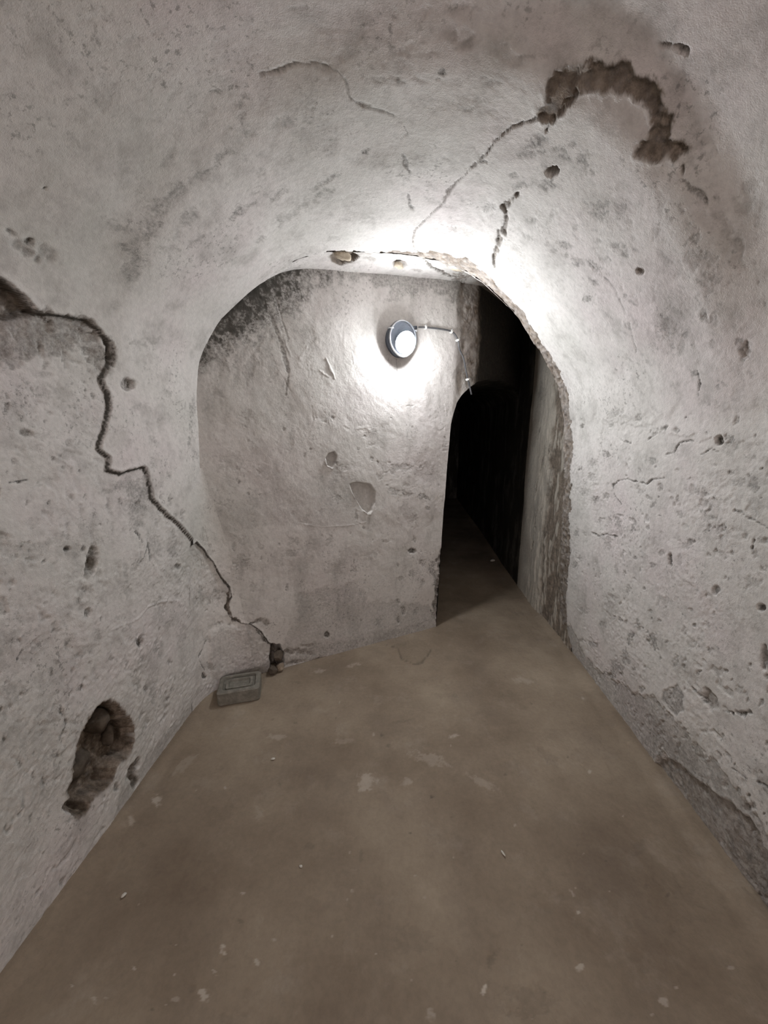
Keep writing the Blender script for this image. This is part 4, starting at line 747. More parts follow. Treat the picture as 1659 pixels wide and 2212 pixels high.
  ('b',[1.4143,5.5409],[-0.0161,-0.012],[-0.0005,0.0197],0.003,0.42841339233062015,0.1,0.7),
  ('b',[1.3058,4.7933],[-0.0123,-0.0008],[0.0015,0.0102],0.003,0.4691561237748847,0.1,0.7),
  ('b',[1.2184,4.9408],[-0.0087,-0.0057],[-0.0035,0.0071],0.003,0.35654040323770364,0.1,0.7),
  ('b',[1.0438,5.7473],[-0.0051,-0.0034],[0.0042,0.018],0.003,0.40993094522788287,0.1,0.7),
  ('b',[1.6774,5.3579],[-0.0068,-0.0066],[-0.0067,0.0033],0.003,0.3649969139703849,0.1,0.7),
  ('b',[1.3766,4.8672],[-0.0198,-0.0114],[-0.0087,0.0135],0.003,0.6418626484591861,0.1,0.7),
  ('b',[1.4867,5.6354],[-0.0203,-0.0204],[-0.0076,0.0146],0.003,0.3683144504782157,0.1,0.7),
  ('b',[2.2128,5.0801],[-0.0197,-0.0104],[-0.0177,0.0113],0.003,0.34689194736440543,0.1,0.7),
  ('b',[2.2517,5.2418],[-0.0357,-0.0125],[-0.0004,0.0245],0.003,0.4621989438622903,0.1,0.7),
  ('b',[1.621,4.4898],[-0.0218,-0.0068],[-0.0069,0.0089],0.003,0.6524314881241846,0.1,0.7),
  ('b',[1.3834,5.662],[-0.0096,-0.0126],[-0.0117,0.0091],0.003,0.36221584899195236,0.1,0.7),
  ('b',[1.1621,5.5738],[-0.0059,-0.0079],[-0.0042,0.0066],0.003,0.5001582781523067,0.1,0.7),
  ('b',[1.1419,4.584],[-0.0116,-0.0057],[-0.0089,0.0145],0.003,0.389206264375457,0.1,0.7),
  ('b',[1.5679,4.7014],[-0.0207,-0.0035],[-0.0022,0.0208],0.003,0.5243747921776192,0.1,0.7),
  ('b',[1.1637,4.5809],[-0.0066,0.0017],[0.0015,0.006],0.003,0.7477796027553891,0.1,0.7),
  ('b',[1.183,5.2548],[-0.0105,-0.0101],[-0.0034,0.0069],0.003,0.7161293610293707,0.1,0.7),
  ('b',[1.496,4.4741],[-0.0193,-0.0004],[-0.0013,0.0127],0.003,0.505185747711725,0.1,0.7),
  ('b',[1.2931,5.3409],[-0.0135,-0.0047],[0.0049,0.0178],0.003,0.6264372359245804,0.1,0.7),
  ('b',[1.3017,4.6953],[-0.0062,0.0024],[0.0039,0.0062],0.003,0.4039091232313438,0.1,0.7),
  ('b',[1.1112,5.5536],[-0.0043,-0.0035],[0.0005,0.0073],0.003,0.619206029051534,0.1,0.7),
  ('b',[1.5903,5.5199],[-0.0115,-0.0045],[0.0052,0.0145],0.003,0.5533039453535129,0.1,0.7),
  ('b',[1.4544,4.4305],[-0.0063,-0.003],[-0.0035,0.0037],0.003,0.7308100906737216,0.1,0.7),
  ('b',[1.259,5.2298],[-0.0151,-0.0111],[-0.0033,0.0124],0.003,0.4765893540941123,0.1,0.7),
  ('b',[0.9945,5.6165],[-0.0052,-0.008],[-0.0022,0.0049],0.003,0.6125290608096672,0.1,0.7),
  ('b',[1.3639,5.3374],[-0.0085,-0.003],[0.003,0.0109],0.003,0.4319932266906907,0.1,0.7),
  ('b',[1.3134,4.5849],[-0.0074,-0.0027],[-0.0043,0.0084],0.003,0.33184263572337086,0.1,0.7),
  ('b',[1.5605,4.8133],[-0.006,-0.0048],[-0.0049,0.0028],0.003,0.7381979607847212,0.1,0.7),
  ('b',[1.5956,4.6203],[-0.0131,-0.0009],[0.0,0.0061],0.003,0.30330729457039873,0.1,0.7),
  ('b',[1.6522,5.8162],[-0.0147,-0.0052],[0.0152,0.0285],0.003,0.44179001867870915,0.1,0.7),
  ('b',[2.0401,4.9485],[-0.0241,0.0026],[0.0254,0.0262],0.003,0.5797139453699589,0.1,0.7),
  ('b',[1.8514,5.4156],[-0.014,-0.001],[0.0136,0.0185],0.003,0.6099185002367978,0.1,0.7),
  ('b',[1.3729,5.7775],[-0.0088,-0.0114],[-0.0068,0.0083],0.003,0.3955152460423109,0.1,0.7),
  ('b',[1.5686,5.2726],[-0.0071,-0.0037],[-0.0008,0.0096],0.003,0.4655963814669358,0.1,0.7),
  ('b',[1.4473,5.6162],[-0.0115,-0.0128],[-0.0067,0.0083],0.003,0.6072111061089924,0.1,0.7),
  ('b',[1.484,5.6615],[-0.0137,-0.0118],[-0.0009,0.0077],0.003,0.5215491884677133,0.1,0.7),
  ('b',[2.2788,4.7074],[-0.0314,0.0037],[0.021,0.0203],0.003,0.6627461099199392,0.1,0.7),
  ('b',[1.1421,4.6633],[-0.0026,-0.0018],[-0.004,0.0054],0.003,0.44255223332059745,0.1,0.7),
  ('b',[1.8737,4.8834],[-0.0261,-0.0045],[0.001,0.0089],0.003,0.5384570170559968,0.1,0.7),
  ('b',[1.3817,5.2253],[-0.0184,-0.0144],[-0.0078,0.0151],0.003,0.31878021923509536,0.1,0.7),
  ('b',[1.5532,4.4661],[-0.013,0.0042],[0.0088,0.013],0.003,0.6296451521448929,0.1,0.7),
  ('b',[1.2953,4.8895],[-0.0122,0.0014],[0.004,0.0092],0.003,0.5127077987354529,0.1,0.7),
  ('b',[1.4647,4.7266],[-0.0144,0.0025],[0.0093,0.0172],0.003,0.5335870143463439,0.1,0.7),
  ('b',[1.3623,5.1251],[-0.0077,-0.0092],[-0.0094,0.0044],0.003,0.31487314793862914,0.1,0.7),
  ('b',[1.6757,0.6925],[0.032,-0.015],[-0.0046,-0.0292],0.002,0.16075393936333568,0,0.8),
  ('b',[1.6929,0.8386],[0.017,-0.0065],[-0.0036,-0.0231],0.002,0.15851716350067738,0,0.8),
  ('b',[1.7048,0.758],[0.0181,-0.0076],[-0.0031,-0.02],0.002,0.3917987714384199,0,0.8),
  ('b',[1.6917,0.8893],[0.0291,-0.0102],[-0.0028,-0.0179],0.002,0.3651620032908811,0,0.8),
  ('b',[1.6562,0.7088],[0.0299,-0.0139],[-0.002,-0.0125],0.002,0.15484317406497933,0,0.8),
  ('b',[1.7804,0.685],[0.0234,-0.0104],[-0.0028,-0.0182],0.002,0.38811670159426126,0,0.8),
  ('b',[1.863,0.9237],[0.0358,-0.0108],[-0.0031,-0.0206],0.002,0.22340102558669392,0,0.8),
  ('b',[1.661,0.693],[0.0307,-0.0145],[-0.0023,-0.0148],0.002,0.2363322321522666,0,0.8),
  ('b',[1.7233,0.9196],[0.0293,-0.0096],[-0.0048,-0.0302],0.002,0.17560167968610974,0,0.8),
  ('b',[1.1251,1.1089],[0.0088,-0.0042],[-0.0077,-0.019],0.002,0.2477866845127425,0,0.8),
  ('b',[1.5409,0.7443],[0.0166,-0.0099],[-0.0152,-0.0322],0.002,0.3237951692083393,0,0.8),
  ('b',[1.6981,1.0752],[0.0219,-0.005],[-0.0035,-0.0333],0.002,0.38510072035059323,0,0.8),
  ('b',[1.3419,0.4548],[0.0169,-0.0109],[-0.0005,-0.0669],0.002,0.4130823890942503,0,0.8),
  ('b',[1.2552,1.1958],[0.0067,-0.002],[-0.0072,-0.0226],0.002,0.23321904596150167,0,0.8),
  ('b',[1.7437,1.0567],[0.0209,-0.0056],[-0.0124,-0.0598],0.002,0.21522341095389602,0,0.8),
  ('b',[1.103,0.7157],[0.0054,-0.004],[-0.0106,-0.0412],0.002,0.17564938064684368,0,0.8),
  ('b',[1.3257,0.5147],[0.0174,-0.0127],[-0.0055,-0.0282],0.002,0.2249471131297861,0,0.8),
  ('b',[1.4352,0.9438],[0.0209,-0.0059],[0.0,-0.0308],0.002,0.38527210472587053,0,0.8),
  ('b',[1.2317,0.979],[0.0151,-0.0064],[-0.01,-0.0459],0.002,0.21376232058247602,0,0.8),
  ('b',[1.3895,1.1035],[0.0168,-0.0055],[-0.0058,-0.021],0.002,0.24480691446129188,0,0.8),
  ('b',[1.7488,1.084],[0.0199,-0.0049],[-0.0052,-0.0276],0.002,0.4163884639904054,0,0.8),
  ('b',[1.1865,0.7649],[0.0136,-0.0071],[-0.0046,-0.0534],0.002,0.3067197821798133,0,0.8),
  ('b',[1.4557,0.9913],[0.0092,-0.0023],[0.0,-0.0632],0.002,0.3147345231202512,0,0.8),
  ('b',[1.5808,0.3035],[0.0162,-0.0115],[-0.0047,-0.0436],0.002,0.3760629168683428,0,0.8),
  ('b',[1.6823,0.9948],[0.0147,-0.0033],[0.0005,-0.0392],0.002,0.38305627466807257,0,0.8),
  ('b',[1.0771,0.8036],[0.0141,-0.0088],[-0.006,-0.032],0.002,0.39385138819138155,0,0.8),
  ('b',[1.3308,0.9568],[0.0079,-0.0028],[-0.0024,-0.0206],0.002,0.32035248430848595,0,0.8),
  ('b',[1.2054,1.216],[0.0115,-0.0022],[-0.0045,-0.025],0.002,0.24635769244307193,0,0.8),
  ('b',[1.1501,0.6426],[0.0071,-0.0055],[-0.0084,-0.0315],0.002,0.19388137262210767,0,0.8),
  ('b',[1.3895,0.533],[0.0154,-0.0112],[-0.0057,-0.02],0.002,0.15463123527262293,0,0.8),
  ('b',[1.1573,0.6224],[0.0128,-0.0083],[-0.0021,-0.0259],0.002,0.38165194786128387,0,0.8),
  ('b',[1.5856,1.0844],[0.0251,-0.0086],[-0.0176,-0.0462],0.002,0.2580885140835432,0,0.8),
  ('b',[1.1507,0.9492],[0.0146,-0.0085],[-0.0154,-0.0427],0.002,0.34828092600673544,0,0.8),
  ('b',[1.526,0.6879],[0.0181,-0.009],[-0.0079,-0.0614],0.002,0.37040779185954037,0,0.8),
  ('b',[1.1399,1.1681],[0.0103,-0.0036],[-0.013,-0.0412],0.002,0.3974114758662516,0,0.8),
  ('b',[1.5145,1.2454],[0.018,-0.0031],[-0.0093,-0.049],0.002,0.35803580389040957,0,0.8),
  ('b',[1.2332,1.1474],[0.006,-0.0018],[-0.0096,-0.0382],0.002,0.1844779889542801,0,0.8),
  ('b',[1.3637,0.9356],[0.0188,-0.0071],[-0.0076,-0.0552],0.002,0.35823518121961717,0,0.8),
  ('b',[1.3085,0.5762],[0.0122,-0.008],[-0.0035,-0.0281],0.002,0.3876660951761506,0,0.8),
  ('b',[1.8235,0.8071],[0.0169,-0.0068],[-0.0149,-0.059],0.002,0.21039483140920104,0,0.8),
  ('b',[1.4375,0.3758],[0.0208,-0.0153],[-0.0044,-0.0346],0.002,0.3899605269788662,0,0.8),
  ('b',[1.3265,0.4563],[0.019,-0.0155],[-0.007,-0.0261],0.002,0.17689011145499756,0,0.8),
  ('b',[1.4806,0.5439],[0.0145,-0.01],[-0.0168,-0.0548],0.002,0.3929200063357854,0,0.8),
  ('b',[1.3222,0.4597],[0.0092,-0.0063],[-0.0039,-0.0616],0.002,0.24157472703598898,0,0.8),
  ('b',[1.1696,1.2716],[0.0095,-0.0009],[-0.0047,-0.0462],0.002,0.2813957602395927,0,0.8),
  ('b',[1.4097,0.9392],[0.0177,-0.0077],[-0.0109,-0.0393],0.002,0.36126641832464146,0,0.8),
  ('b',[1.6098,1.1338],[0.01,-0.0018],[-0.0011,-0.0283],0.002,0.30449252549224615,0,0.8),
  ('b',[1.4494,0.9585],[0.0178,-0.0052],[-0.0016,-0.0447],0.002,0.16962527197407298,0,0.8),
  ('b',[1.3801,0.6565],[0.0099,-0.0054],[-0.0016,-0.0201],0.002,0.19144784095841855,0,0.8),
  ('b',[1.4042,1.1823],[0.02,-0.0059],[-0.0147,-0.0456],0.002,0.17544207930924713,0,0.8),
  ('b',[1.208,1.0397],[0.0132,-0.0047],[-0.0073,-0.0384],0.002,0.28338606198193694,0,0.8),
  ('b',[1.1861,0.9383],[0.0094,-0.0044],[-0.0034,-0.0162],0.002,0.1752273878091566,0,0.8),
  ('b',[1.6683,1.1561],[0.0106,-0.0019],[-0.0042,-0.0423],0.002,0.38778976912646246,0,0.8),
  ('b',[1.2355,0.81],[0.0065,-0.0037],[-0.0062,-0.0271],0.002,0.1799564379653237,0,0.8),
  ('b',[1.5135,1.0248],[0.0158,-0.0039],[-0.0019,-0.0388],0.002,0.4025397189550519,0,0.8),
  ('b',[1.5529,0.675],[0.0257,-0.0157],[-0.0135,-0.0331],0.002,0.29818725689525816,0,0.8),
  ('b',[1.3239,1.223],[0.0102,-0.0021],[-0.0048,-0.0222],0.002,0.27716737701213556,0,0.8),
  ('b',[1.5062,0.5072],[0.0228,-0.017],[-0.0216,-0.0515],0.002,0.39848961362157687,0,0.8),
  ('b',[1.7642,0.641],[0.0154,-0.0066],[-0.0023,-0.0733],0.002,0.15759964451973454,0,0.8),
  ('b',[1.3263,1.1981],[0.017,-0.003],[-0.0046,-0.0341],0.002,0.3178342304421228,0,0.8),
  ('b',[1.4744,0.3935],[0.014,-0.0116],[-0.0167,-0.04],0.002,0.21547844456483384,0,0.8),
  ('b',[1.3216,0.9347],[0.019,-0.0067],[-0.0042,-0.0537],0.002,0.1844250777578374,0,0.8),
  ('b',[1.3701,0.8662],[0.008,-0.0043],[-0.0111,-0.0325],0.002,0.19971174235039574,0,0.8),
  ('b',[1.3737,0.5449],[0.0213,-0.014],[-0.0081,-0.0548],0.002,0.2456026628221915,0,0.8),
  ('b',[1.3245,1.1175],[0.0139,-0.0053],[-0.0103,-0.0271],0.002,0.2886160634439666,0,0.8),
  ('b',[1.4313,1.1754],[0.0204,-0.0062],[-0.0066,-0.0193],0.002,0.27916756004620846,0,0.8),
  ('b',[1.4208,0.6554],[0.0084,-0.0055],[-0.0156,-0.049],0.002,0.17039531130601615,0,0.8),
  ('b',[1.2336,1.1145],[0.0103,-0.0046],[-0.0194,-0.0452],0.002,0.2685803798999269,0,0.8),
  ('b',[1.0633,1.5244],[0.0119,0.0045],[0.003,-0.0171],0.002,0.19305309637469553,0,0.8),
  ('b',[1.1391,0.8961],[0.0173,-0.0037],[0.0042,-0.0273],0.002,0.21804775041083768,0,0.8),
  ('b',[1.0347,0.7015],[0.0232,-0.0104],[0.0015,-0.0179],0.002,0.13022201392399116,0,0.8),
  ('b',[1.1503,1.5765],[0.0344,0.0193],[0.0094,-0.0183],0.002,0.14636065604340065,0,0.8),
  ('b',[1.0967,1.4302],[0.0302,-0.0062],[-0.0058,-0.014],0.002,0.2322745497648369,0,0.8),
  ('b',[1.1306,1.3214],[0.023,0.0117],[0.0095,-0.0156],0.002,0.14709619407897628,0,0.8),
  ('b',[1.1732,1.4014],[0.0439,0.0065],[0.0012,-0.0178],0.002,0.2057582988088395,0,0.8),
  ('b',[1.2055,1.4028],[0.045,-0.0133],[-0.0127,-0.0237],0.002,0.15883471729884768,0,0.8),
  ('b',[0.9369,0.411],[0.0277,-0.0391],[-0.0103,-0.0201],0.002,0.16554347773796968,0,0.8),
  ('b',[0.9686,0.3889],[0.0385,-0.029],[0.0025,-0.0376],0.002,0.22421774516361037,0,0.8),
  ('b',[1.1879,1.3993],[0.049,0.0175],[0.0059,-0.0153],0.002,0.15235734973452286,0,0.8),
  ('b',[1.0413,1.4241],[0.0296,-0.0041],[-0.0065,-0.0202],0.002,0.1320639366383184,0,0.8),
  ('b',[0.9506,1.1613],[0.0213,-0.0139],[-0.0112,-0.0213],0.002,0.2548044621904626,0,0.8),
  ('b',[1.1348,1.009],[0.0512,-0.0088],[0.002,-0.0237],0.002,0.11930576890835802,0,0.8),
  ('b',[0.8825,0.6683],[0.0263,-0.0134],[0.0011,-0.0157],0.002,0.2465032006487174,0,0.8),
  ('b',[1.2745,1.5461],[0.0168,0.0102],[0.0164,-0.0201],0.002,0.1955522968666103,0,0.8),
  ('b',[0.9359,0.608],[0.0201,-0.004],[0.0034,-0.0127],0.002,0.13793531200000858,0,0.8),
  ('b',[1.0515,1.0986],[0.0165,-0.01],[-0.0094,-0.0189],0.002,0.11587429741699513,0,0.8),
  ('b',[1.0087,1.4949],[0.0281,0.0157],[0.0043,-0.0109],0.002,0.10863550124610236,0,0.8),
  ('b',[1.0946,1.3284],[0.0388,0.002],[0.0,-0.0197],0.002,0.12868466772435053,0,0.8),
  ('b',[0.9555,1.3143],[0.0263,-0.0095],[-0.0077,-0.019],0.002,0.15711925348221054,0,0.8),
  ('b',[1.1812,0.9476],[0.0238,0.0044],[0.0059,-0.0115],0.002,0.24703755543275896,0,0.8),
  ('b',[1.0434,1.5754],[0.0335,0.017],[0.0056,-0.0192],0.002,0.15222165139245214,0,0.8),
  ('b',[1.038,1.2932],[0.0211,-0.0012],[-0.0016,-0.0164],0.002,0.14424545765452057,0,0.8),
  ('b',[1.059,0.7924],[0.0223,-0.0173],[-0.007,-0.0201],0.002,0.1211201363031946,0,0.8),
  ('b',[0.8419,0.5173],[0.0226,-0.0088],[0.0028,-0.0149],0.002,0.11563310632207185,0,0.8),
  ('b',[1.0882,0.7674],[0.0389,-0.0291],[-0.0045,-0.0142],0.002,0.15310921526419297,0,0.8),
  ('b',[1.1348,1.4634],[0.0438,-0.0053],[-0.0048,-0.0134],0.002,0.1603682187784639,0,0.8),
  ('b',[1.0079,1.0928],[0.0266,-0.0112],[-0.0027,-0.0104],0.002,0.17349484870639614,0,0.8),
  ('b',[1.1598,1.6371],[0.0334,0.0044],[-0.002,-0.0117],0.002,0.23085149722294948,0,0.8),
  ('b',[0.9384,0.5961],[0.0197,-0.0155],[-0.0024,-0.0307],0.002,0.1834531095802356,0,0.8),
  ('b',[1.0959,1.4622],[0.0217,-0.0087],[-0.0151,-0.0233],0.002,0.15661176999739063,0,0.8),
  ('b',[1.0526,1.4313],[0.0155,-0.0027],[-0.0063,-0.0171],0.002,0.15157536438275754,0,0.8),
  ('b',[1.0877,0.7388],[0.027,-0.017],[-0.0022,-0.0168],0.002,0.1305849229313183,0,0.8),
  ('b',[1.0634,0.5257],[0.0507,-0.0369],[-0.0008,-0.0231],0.002,0.19964111046260608,0,0.8),
  ('b',[1.0654,0.4285],[0.0424,-0.0331],[-0.0002,-0.0275],0.002,0.239661640723059,0,0.8),
  ('b',[0.8594,0.7739],[0.0204,-0.0247],[-0.0068,-0.0123],0.002,0.16348797867440823,0,0.8),
  ('b',[0.8225,0.5728],[0.0115,-0.0104],[-0.0017,-0.0196],0.002,0.15201631529464052,0,0.8),
  ('b',[1.027,1.1164],[0.0188,-0.0038],[-0.0007,-0.0111],0.002,0.13829163886423113,0,0.8),
  ('b',[1.0965,0.4571],[0.0163,-0.0204],[-0.0062,-0.0087],0.002,0.17522811385799916,0,0.8),
  ('b',[1.1839,1.6429],[0.0312,0.0041],[-0.0016,-0.0115],0.002,0.19829695363333782,0,0.8),
  ('b',[0.8735,0.5154],[0.0152,-0.0101],[0.0017,-0.0257],0.002,0.15200917781058026,0,0.8),
  ('b',[0.9643,0.856],[0.0322,-0.0067],[0.0033,-0.0206],0.002,0.23991314639567538,0,0.8),
  ('b',[0.9659,0.5992],[0.0423,-0.0275],[0.0002,-0.0167],0.002,0.22080677755047065,0,0.8),
  ('b',[1.0457,0.9985],[0.0166,-0.0106],[-0.0072,-0.0172],0.002,0.11361345247647699,0,0.8),
  ('b',[0.8661,0.5628],[0.03,-0.0337],[-0.0022,-0.0082],0.002,0.10710211497572397,0,0.8),
  ('b',[0.9481,0.833],[0.0305,-0.0207],[-0.0049,-0.0246],0.002,0.15415981552285554,0,0.8),
  ('b',[0.8614,0.7195],[0.0329,-0.0147],[0.002,-0.0269],0.002,0.16134249320457666,0,0.8),
  ('b',[1.0308,1.2242],[0.0252,0.0105],[0.0071,-0.0152],0.002,0.2531788951337962,0,0.8),
  ('b',[1.0046,0.8664],[0.0272,-0.0033],[0.0068,-0.0301],0.002,0.10720151637219236,0,0.8),
  ('r',[[0.9842,1.7471],[1.0508,1.7636],[1.1817,1.7974],[1.325,1.8216],[1.4033,1.7758],[1.4144,1.6884],[1.3775,1.6829],[1.3498,1.7202],[1.2546,1.7136],[1.1731,1.6834],[1.1034,1.6822],[1.0344,1.638],[0.9665,1.6294]],0.004,0.5,0.22,0.014,0.03,1.4,0.0),
  ('r',[[0.9842,1.7471],[1.0508,1.7636],[1.1817,1.7951],[1.3253,1.8164],[1.398,1.7628],[1.3684,1.7639],[1.2922,1.7756],[1.1798,1.7557],[1.0464,1.7201],[0.9791,1.704]],0.006,0.45,0.4,0.008,0.02,1.6,0.0),
  ('b',[1.5023,1.6508],[0.0175,0.0017],[-0.0013,-0.0169],0.012,0.7,0.1,0.4),
  ('b',[1.3505,4.391],[-0.0703,0.0286],[0.0103,0.0174],0.0008,0.12774595925072474,0,0.9),
  ('b',[1.1024,4.8279],[-0.0439,-0.0083],[-0.0003,0.0273],0.0008,0.16574419361424197,0,0.9),
  ('b',[1.2335,3.8043],[0.0168,0.0471],[0.0173,-0.0077],0.0008,0.15331572938691662,0,0.9),
  ('b',[1.1688,4.0362],[-0.0111,0.0333],[0.0137,0.0083],0.0008,0.16842214706154446,0,0.9),
  ('b',[1.4053,4.1395],[-0.0386,0.0282],[0.0115,0.0093],0.0008,0.09670667430495469,0,0.9),
  ('b',[1.4267,4.1341],[-0.0482,0.0427],[0.0381,0.0257],0.0008,0.1815783219009994,0,0.9),
  ('b',[1.2635,4.526],[-0.0306,0.0268],[0.0194,0.0181],0.0008,0.19827372413009262,0,0.9),
  ('b',[1.3699,4.215],[-0.0031,0.0699],[0.0184,0.0001],0.0008,0.09479038898581559,0,0.9),
  ('b',[1.4689,4.5511],[-0.1106,0.0124],[0.0067,0.0286],0.0008,0.16454839050758552,0,0.9),
  ('b',[1.3279,4.0819],[-0.0025,0.0284],[0.04,0.0039],0.0008,0.10364622451540677,0,0.9),
  ('b',[1.5428,4.1133],[-0.0658,0.054],[0.0343,0.0214],0.0008,0.12063464212367081,0,0.9),
  ('b',[1.2962,4.3969],[-0.0686,0.0084],[0.0011,0.017],0.0008,0.14798427499878802,0,0.9),
  ('b',[1.1922,4.8226],[-0.0688,-0.0087],[0.0009,0.0149],0.0008,0.12474537901194313,0,0.9),
  ('b',[1.2569,4.6262],[-0.0134,0.0181],[0.0168,0.0101],0.0008,0.1154905820380677,0,0.9),
  ('b',[1.2079,4.7753],[-0.071,0.0108],[0.012,0.0358],0.0008,0.13725654000104695,0,0.9),
  ('b',[1.2343,4.3007],[-0.0445,0.0199],[0.003,0.0114],0.0008,0.08101313089045466,0,0.9),
  ('b',[1.2628,4.378],[-0.017,0.0141],[0.0137,0.0164],0.0008,0.17535607140039233,0,0.9),
  ('b',[1.2959,3.9728],[-0.0306,0.0428],[0.0286,0.0149],0.0008,0.16561452622797584,0,0.9),
  ('b',[1.182,4.91],[-0.0175,0.0374],[0.0227,0.0143],0.0008,0.14120962855800728,0,0.9),
  ('b',[1.2705,3.8567],[0.0253,0.0503],[0.0244,-0.0099],0.0008,0.13677182045788255,0,0.9),
  ('b',[1.1579,4.6929],[-0.0398,-0.0009],[0.0014,0.0319],0.0008,0.188191890992088,0,0.9),
  ('b',[1.1789,3.8918],[-0.0048,0.0183],[0.0154,0.0086],0.0008,0.12929647672342387,0,0.9),
  ('b',[1.3581,4.1005],[-0.0295,0.0145],[0.0246,0.031],0.0008,0.0809093993115029,0,0.9),
  ('b',[1.1738,3.9577],[-0.0132,0.043],[0.0084,0.0052],0.0008,0.10330848764850467,0,0.9),
  ('b',[1.4842,4.18],[0.0087,0.0374],[0.0344,-0.0022],0.0008,0.1414207368849499,0,0.9),
  ('b',[1.2929,4.2377],[-0.0193,0.0468],[0.0177,0.0057],0.0008,0.0926761064891523,0,0.9),
  ('b',[1.2963,4.6301],[-0.0657,0.0071],[0.0054,0.0283],0.0008,0.11046999777779386,0,0.9),
  ('b',[1.4236,4.0276],[-0.0703,0.0436],[0.0151,0.0136],0.0008,0.10644555360001927,0,0.9),
  ('b',[1.2497,4.3558],[-0.0128,0.0174],[0.0212,0.0143],0.0008,0.1304875550944155,0,0.9),
  ('b',[1.2377,4.2717],[-0.0074,0.0324],[0.0142,0.0021],0.0008,0.1542766809809083,0,0.9),
  ('b',[1.3542,3.7646],[-0.0222,0.0429],[0.0158,0.0039],0.0008,0.18878298267981886,0,0.9),
  ('b',[1.2068,4.2629],[-0.0339,0.0466],[0.0147,0.0118],0.0008,0.12288753202086988,0,0.9),
  ('b',[1.3043,3.7521],[-0.0193,0.0489],[0.0239,0.0044],0.0008,0.11520456316932773,0,0.9),
  ('b',[1.3491,4.7189],[-0.0248,0.0331],[0.0198,0.0111],0.0008,0.08707446894408055,0,0.9),
  ('b',[1.1045,3.9695],[-0.0076,0.025],[0.0152,0.0071],0.0008,0.1595218758231705,0,0.9),
  ('b',[1.3736,4.2651],[-0.0131,0.0236],[0.0346,0.0101],0.0008,0.1234981656384185,0,0.9),
  ('b',[1.2561,4.3047],[-0.048,0.0146],[0.006,0.0329],0.0008,0.1783754826647589,0,0.9),
  ('b',[1.2262,4.609],[-0.0462,0.0387],[0.0192,0.0192],0.0008,0.12104024370757054,0,0.9),
  ('b',[1.3919,3.7398],[-0.0143,0.0346],[0.0365,0.0064],0.0008,0.0829377787753739,0,0.9),
  ('b',[1.5261,3.8028],[0.0071,0.0628],[0.0504,-0.0053],0.0008,0.12025932340699785,0,0.9),
  ('b',[1.5133,2.8728],[0.0076,0.0417],[0.0409,-0.0067],0.0008,0.17876657118191988,0,0.9),
  ('b',[1.3233,2.5738],[-0.0217,0.0541],[0.0287,0.0088],0.0008,0.1027241266716426,0,0.9),
  ('b',[1.0053,2.4539],[0.0091,0.0377],[0.0093,-0.0023],0.0008,0.1346096939545799,0,0.9),
  ('b',[1.1439,2.4754],[-0.0191,0.0427],[0.0126,0.006],0.0008,0.15887427820451605,0,0.9),
  ('b',[1.238,2.5018],[-0.0233,0.0453],[0.0102,0.0059],0.0008,0.16458026304496653,0,0.9),
  ('b',[1.1693,2.2052],[0.0055,0.0473],[0.0224,-0.0024],0.0008,0.07583786447946671,0,0.9),
  ('b',[1.2981,3.1754],[-0.0102,0.0684],[0.0179,0.0021],0.0008,0.0760368835684364,0,0.9),
  ('b',[1.1948,2.8655],[0.0052,0.058],[0.0221,-0.0053],0.0008,0.09244743356916496,0,0.9),
  ('b',[1.1542,2.3864],[0.0394,0.0532],[0.0089,-0.0064],0.0008,0.16279299997113034,0,0.9),
  ('b',[1.1662,3.2738],[0.0087,0.0348],[0.0146,-0.0064],0.0008,0.13000500740067644,0,0.9),
  ('b',[1.4492,2.8074],[-0.0035,0.0321],[0.0461,-0.0012],0.0008,0.16184622391102205,0,0.9),
  ('b',[1.1513,2.9188],[-0.025,0.0329],[0.0095,0.0103],0.0008,0.13381748100527818,0,0.9),
  ('b',[1.0191,2.516],[0.003,0.0311],[0.008,-0.0006],0.0008,0.12375234398530967,0,0.9),
  ('b',[1.1867,2.1312],[-0.0015,0.0305],[0.0221,0.0009],0.0008,0.13876987652037215,0,0.9),
  ('b',[1.2692,2.6515],[-0.0196,0.044],[0.0164,0.006],0.0008,0.14394714373026826,0,0.9),
  ('b',[1.4145,2.7373],[-0.0197,0.0351],[0.0222,0.0055],0.0008,0.12129360606826285,0,0.9),
  ('b',[1.1236,2.8487],[0.009,0.0556],[0.0098,-0.003],0.0008,0.12290583926132731,0,0.9),
  ('b',[0.9453,2.4204],[0.0181,0.0436],[0.0071,-0.004],0.0008,0.10769665978688517,0,0.9),
  ('b',[1.1488,3.2971],[-0.0134,0.0535],[0.0178,0.0083],0.0008,0.07536580686049983,0,0.9),
  ('b',[1.2302,3.0621],[0.0454,0.0503],[0.0071,-0.0061],0.0008,0.11418424211355974,0,0.9),
  ('b',[1.2228,2.4212],[0.0093,0.0204],[0.0202,-0.0097],0.0008,0.15704138577772497,0,0.9),
  ('b',[1.3712,2.828],[-0.0157,0.0821],[0.0163,0.0007],0.0008,0.07131932278522593,0,0.9),
  ('b',[1.5285,2.9375],[-0.0152,0.0343],[0.0429,0.0083],0.0008,0.17838988694619623,0,0.9),
  ('b',[1.2437,3.1605],[-0.0078,0.0555],[0.0174,0.0023],0.0008,0.1276938534388548,0,0.9),
  ('b',[1.8125,2.979],[-0.0164,0.0995],[0.0746,0.0034],0.0008,0.06311247821344967,0,0.9),
  ('b',[1.2141,3.3144],[0.0139,0.0471],[0.0108,-0.0034],0.0008,0.1264376475568074,0,0.9),
  ('b',[1.1525,3.1632],[0.0013,0.0311],[0.0173,-0.0005],0.0008,0.09286359425686996,0,0.9),
  ('b',[1.4602,2.6502],[-0.0065,0.0308],[0.0323,0.0004],0.0008,0.14605911811440922,0,0.9),
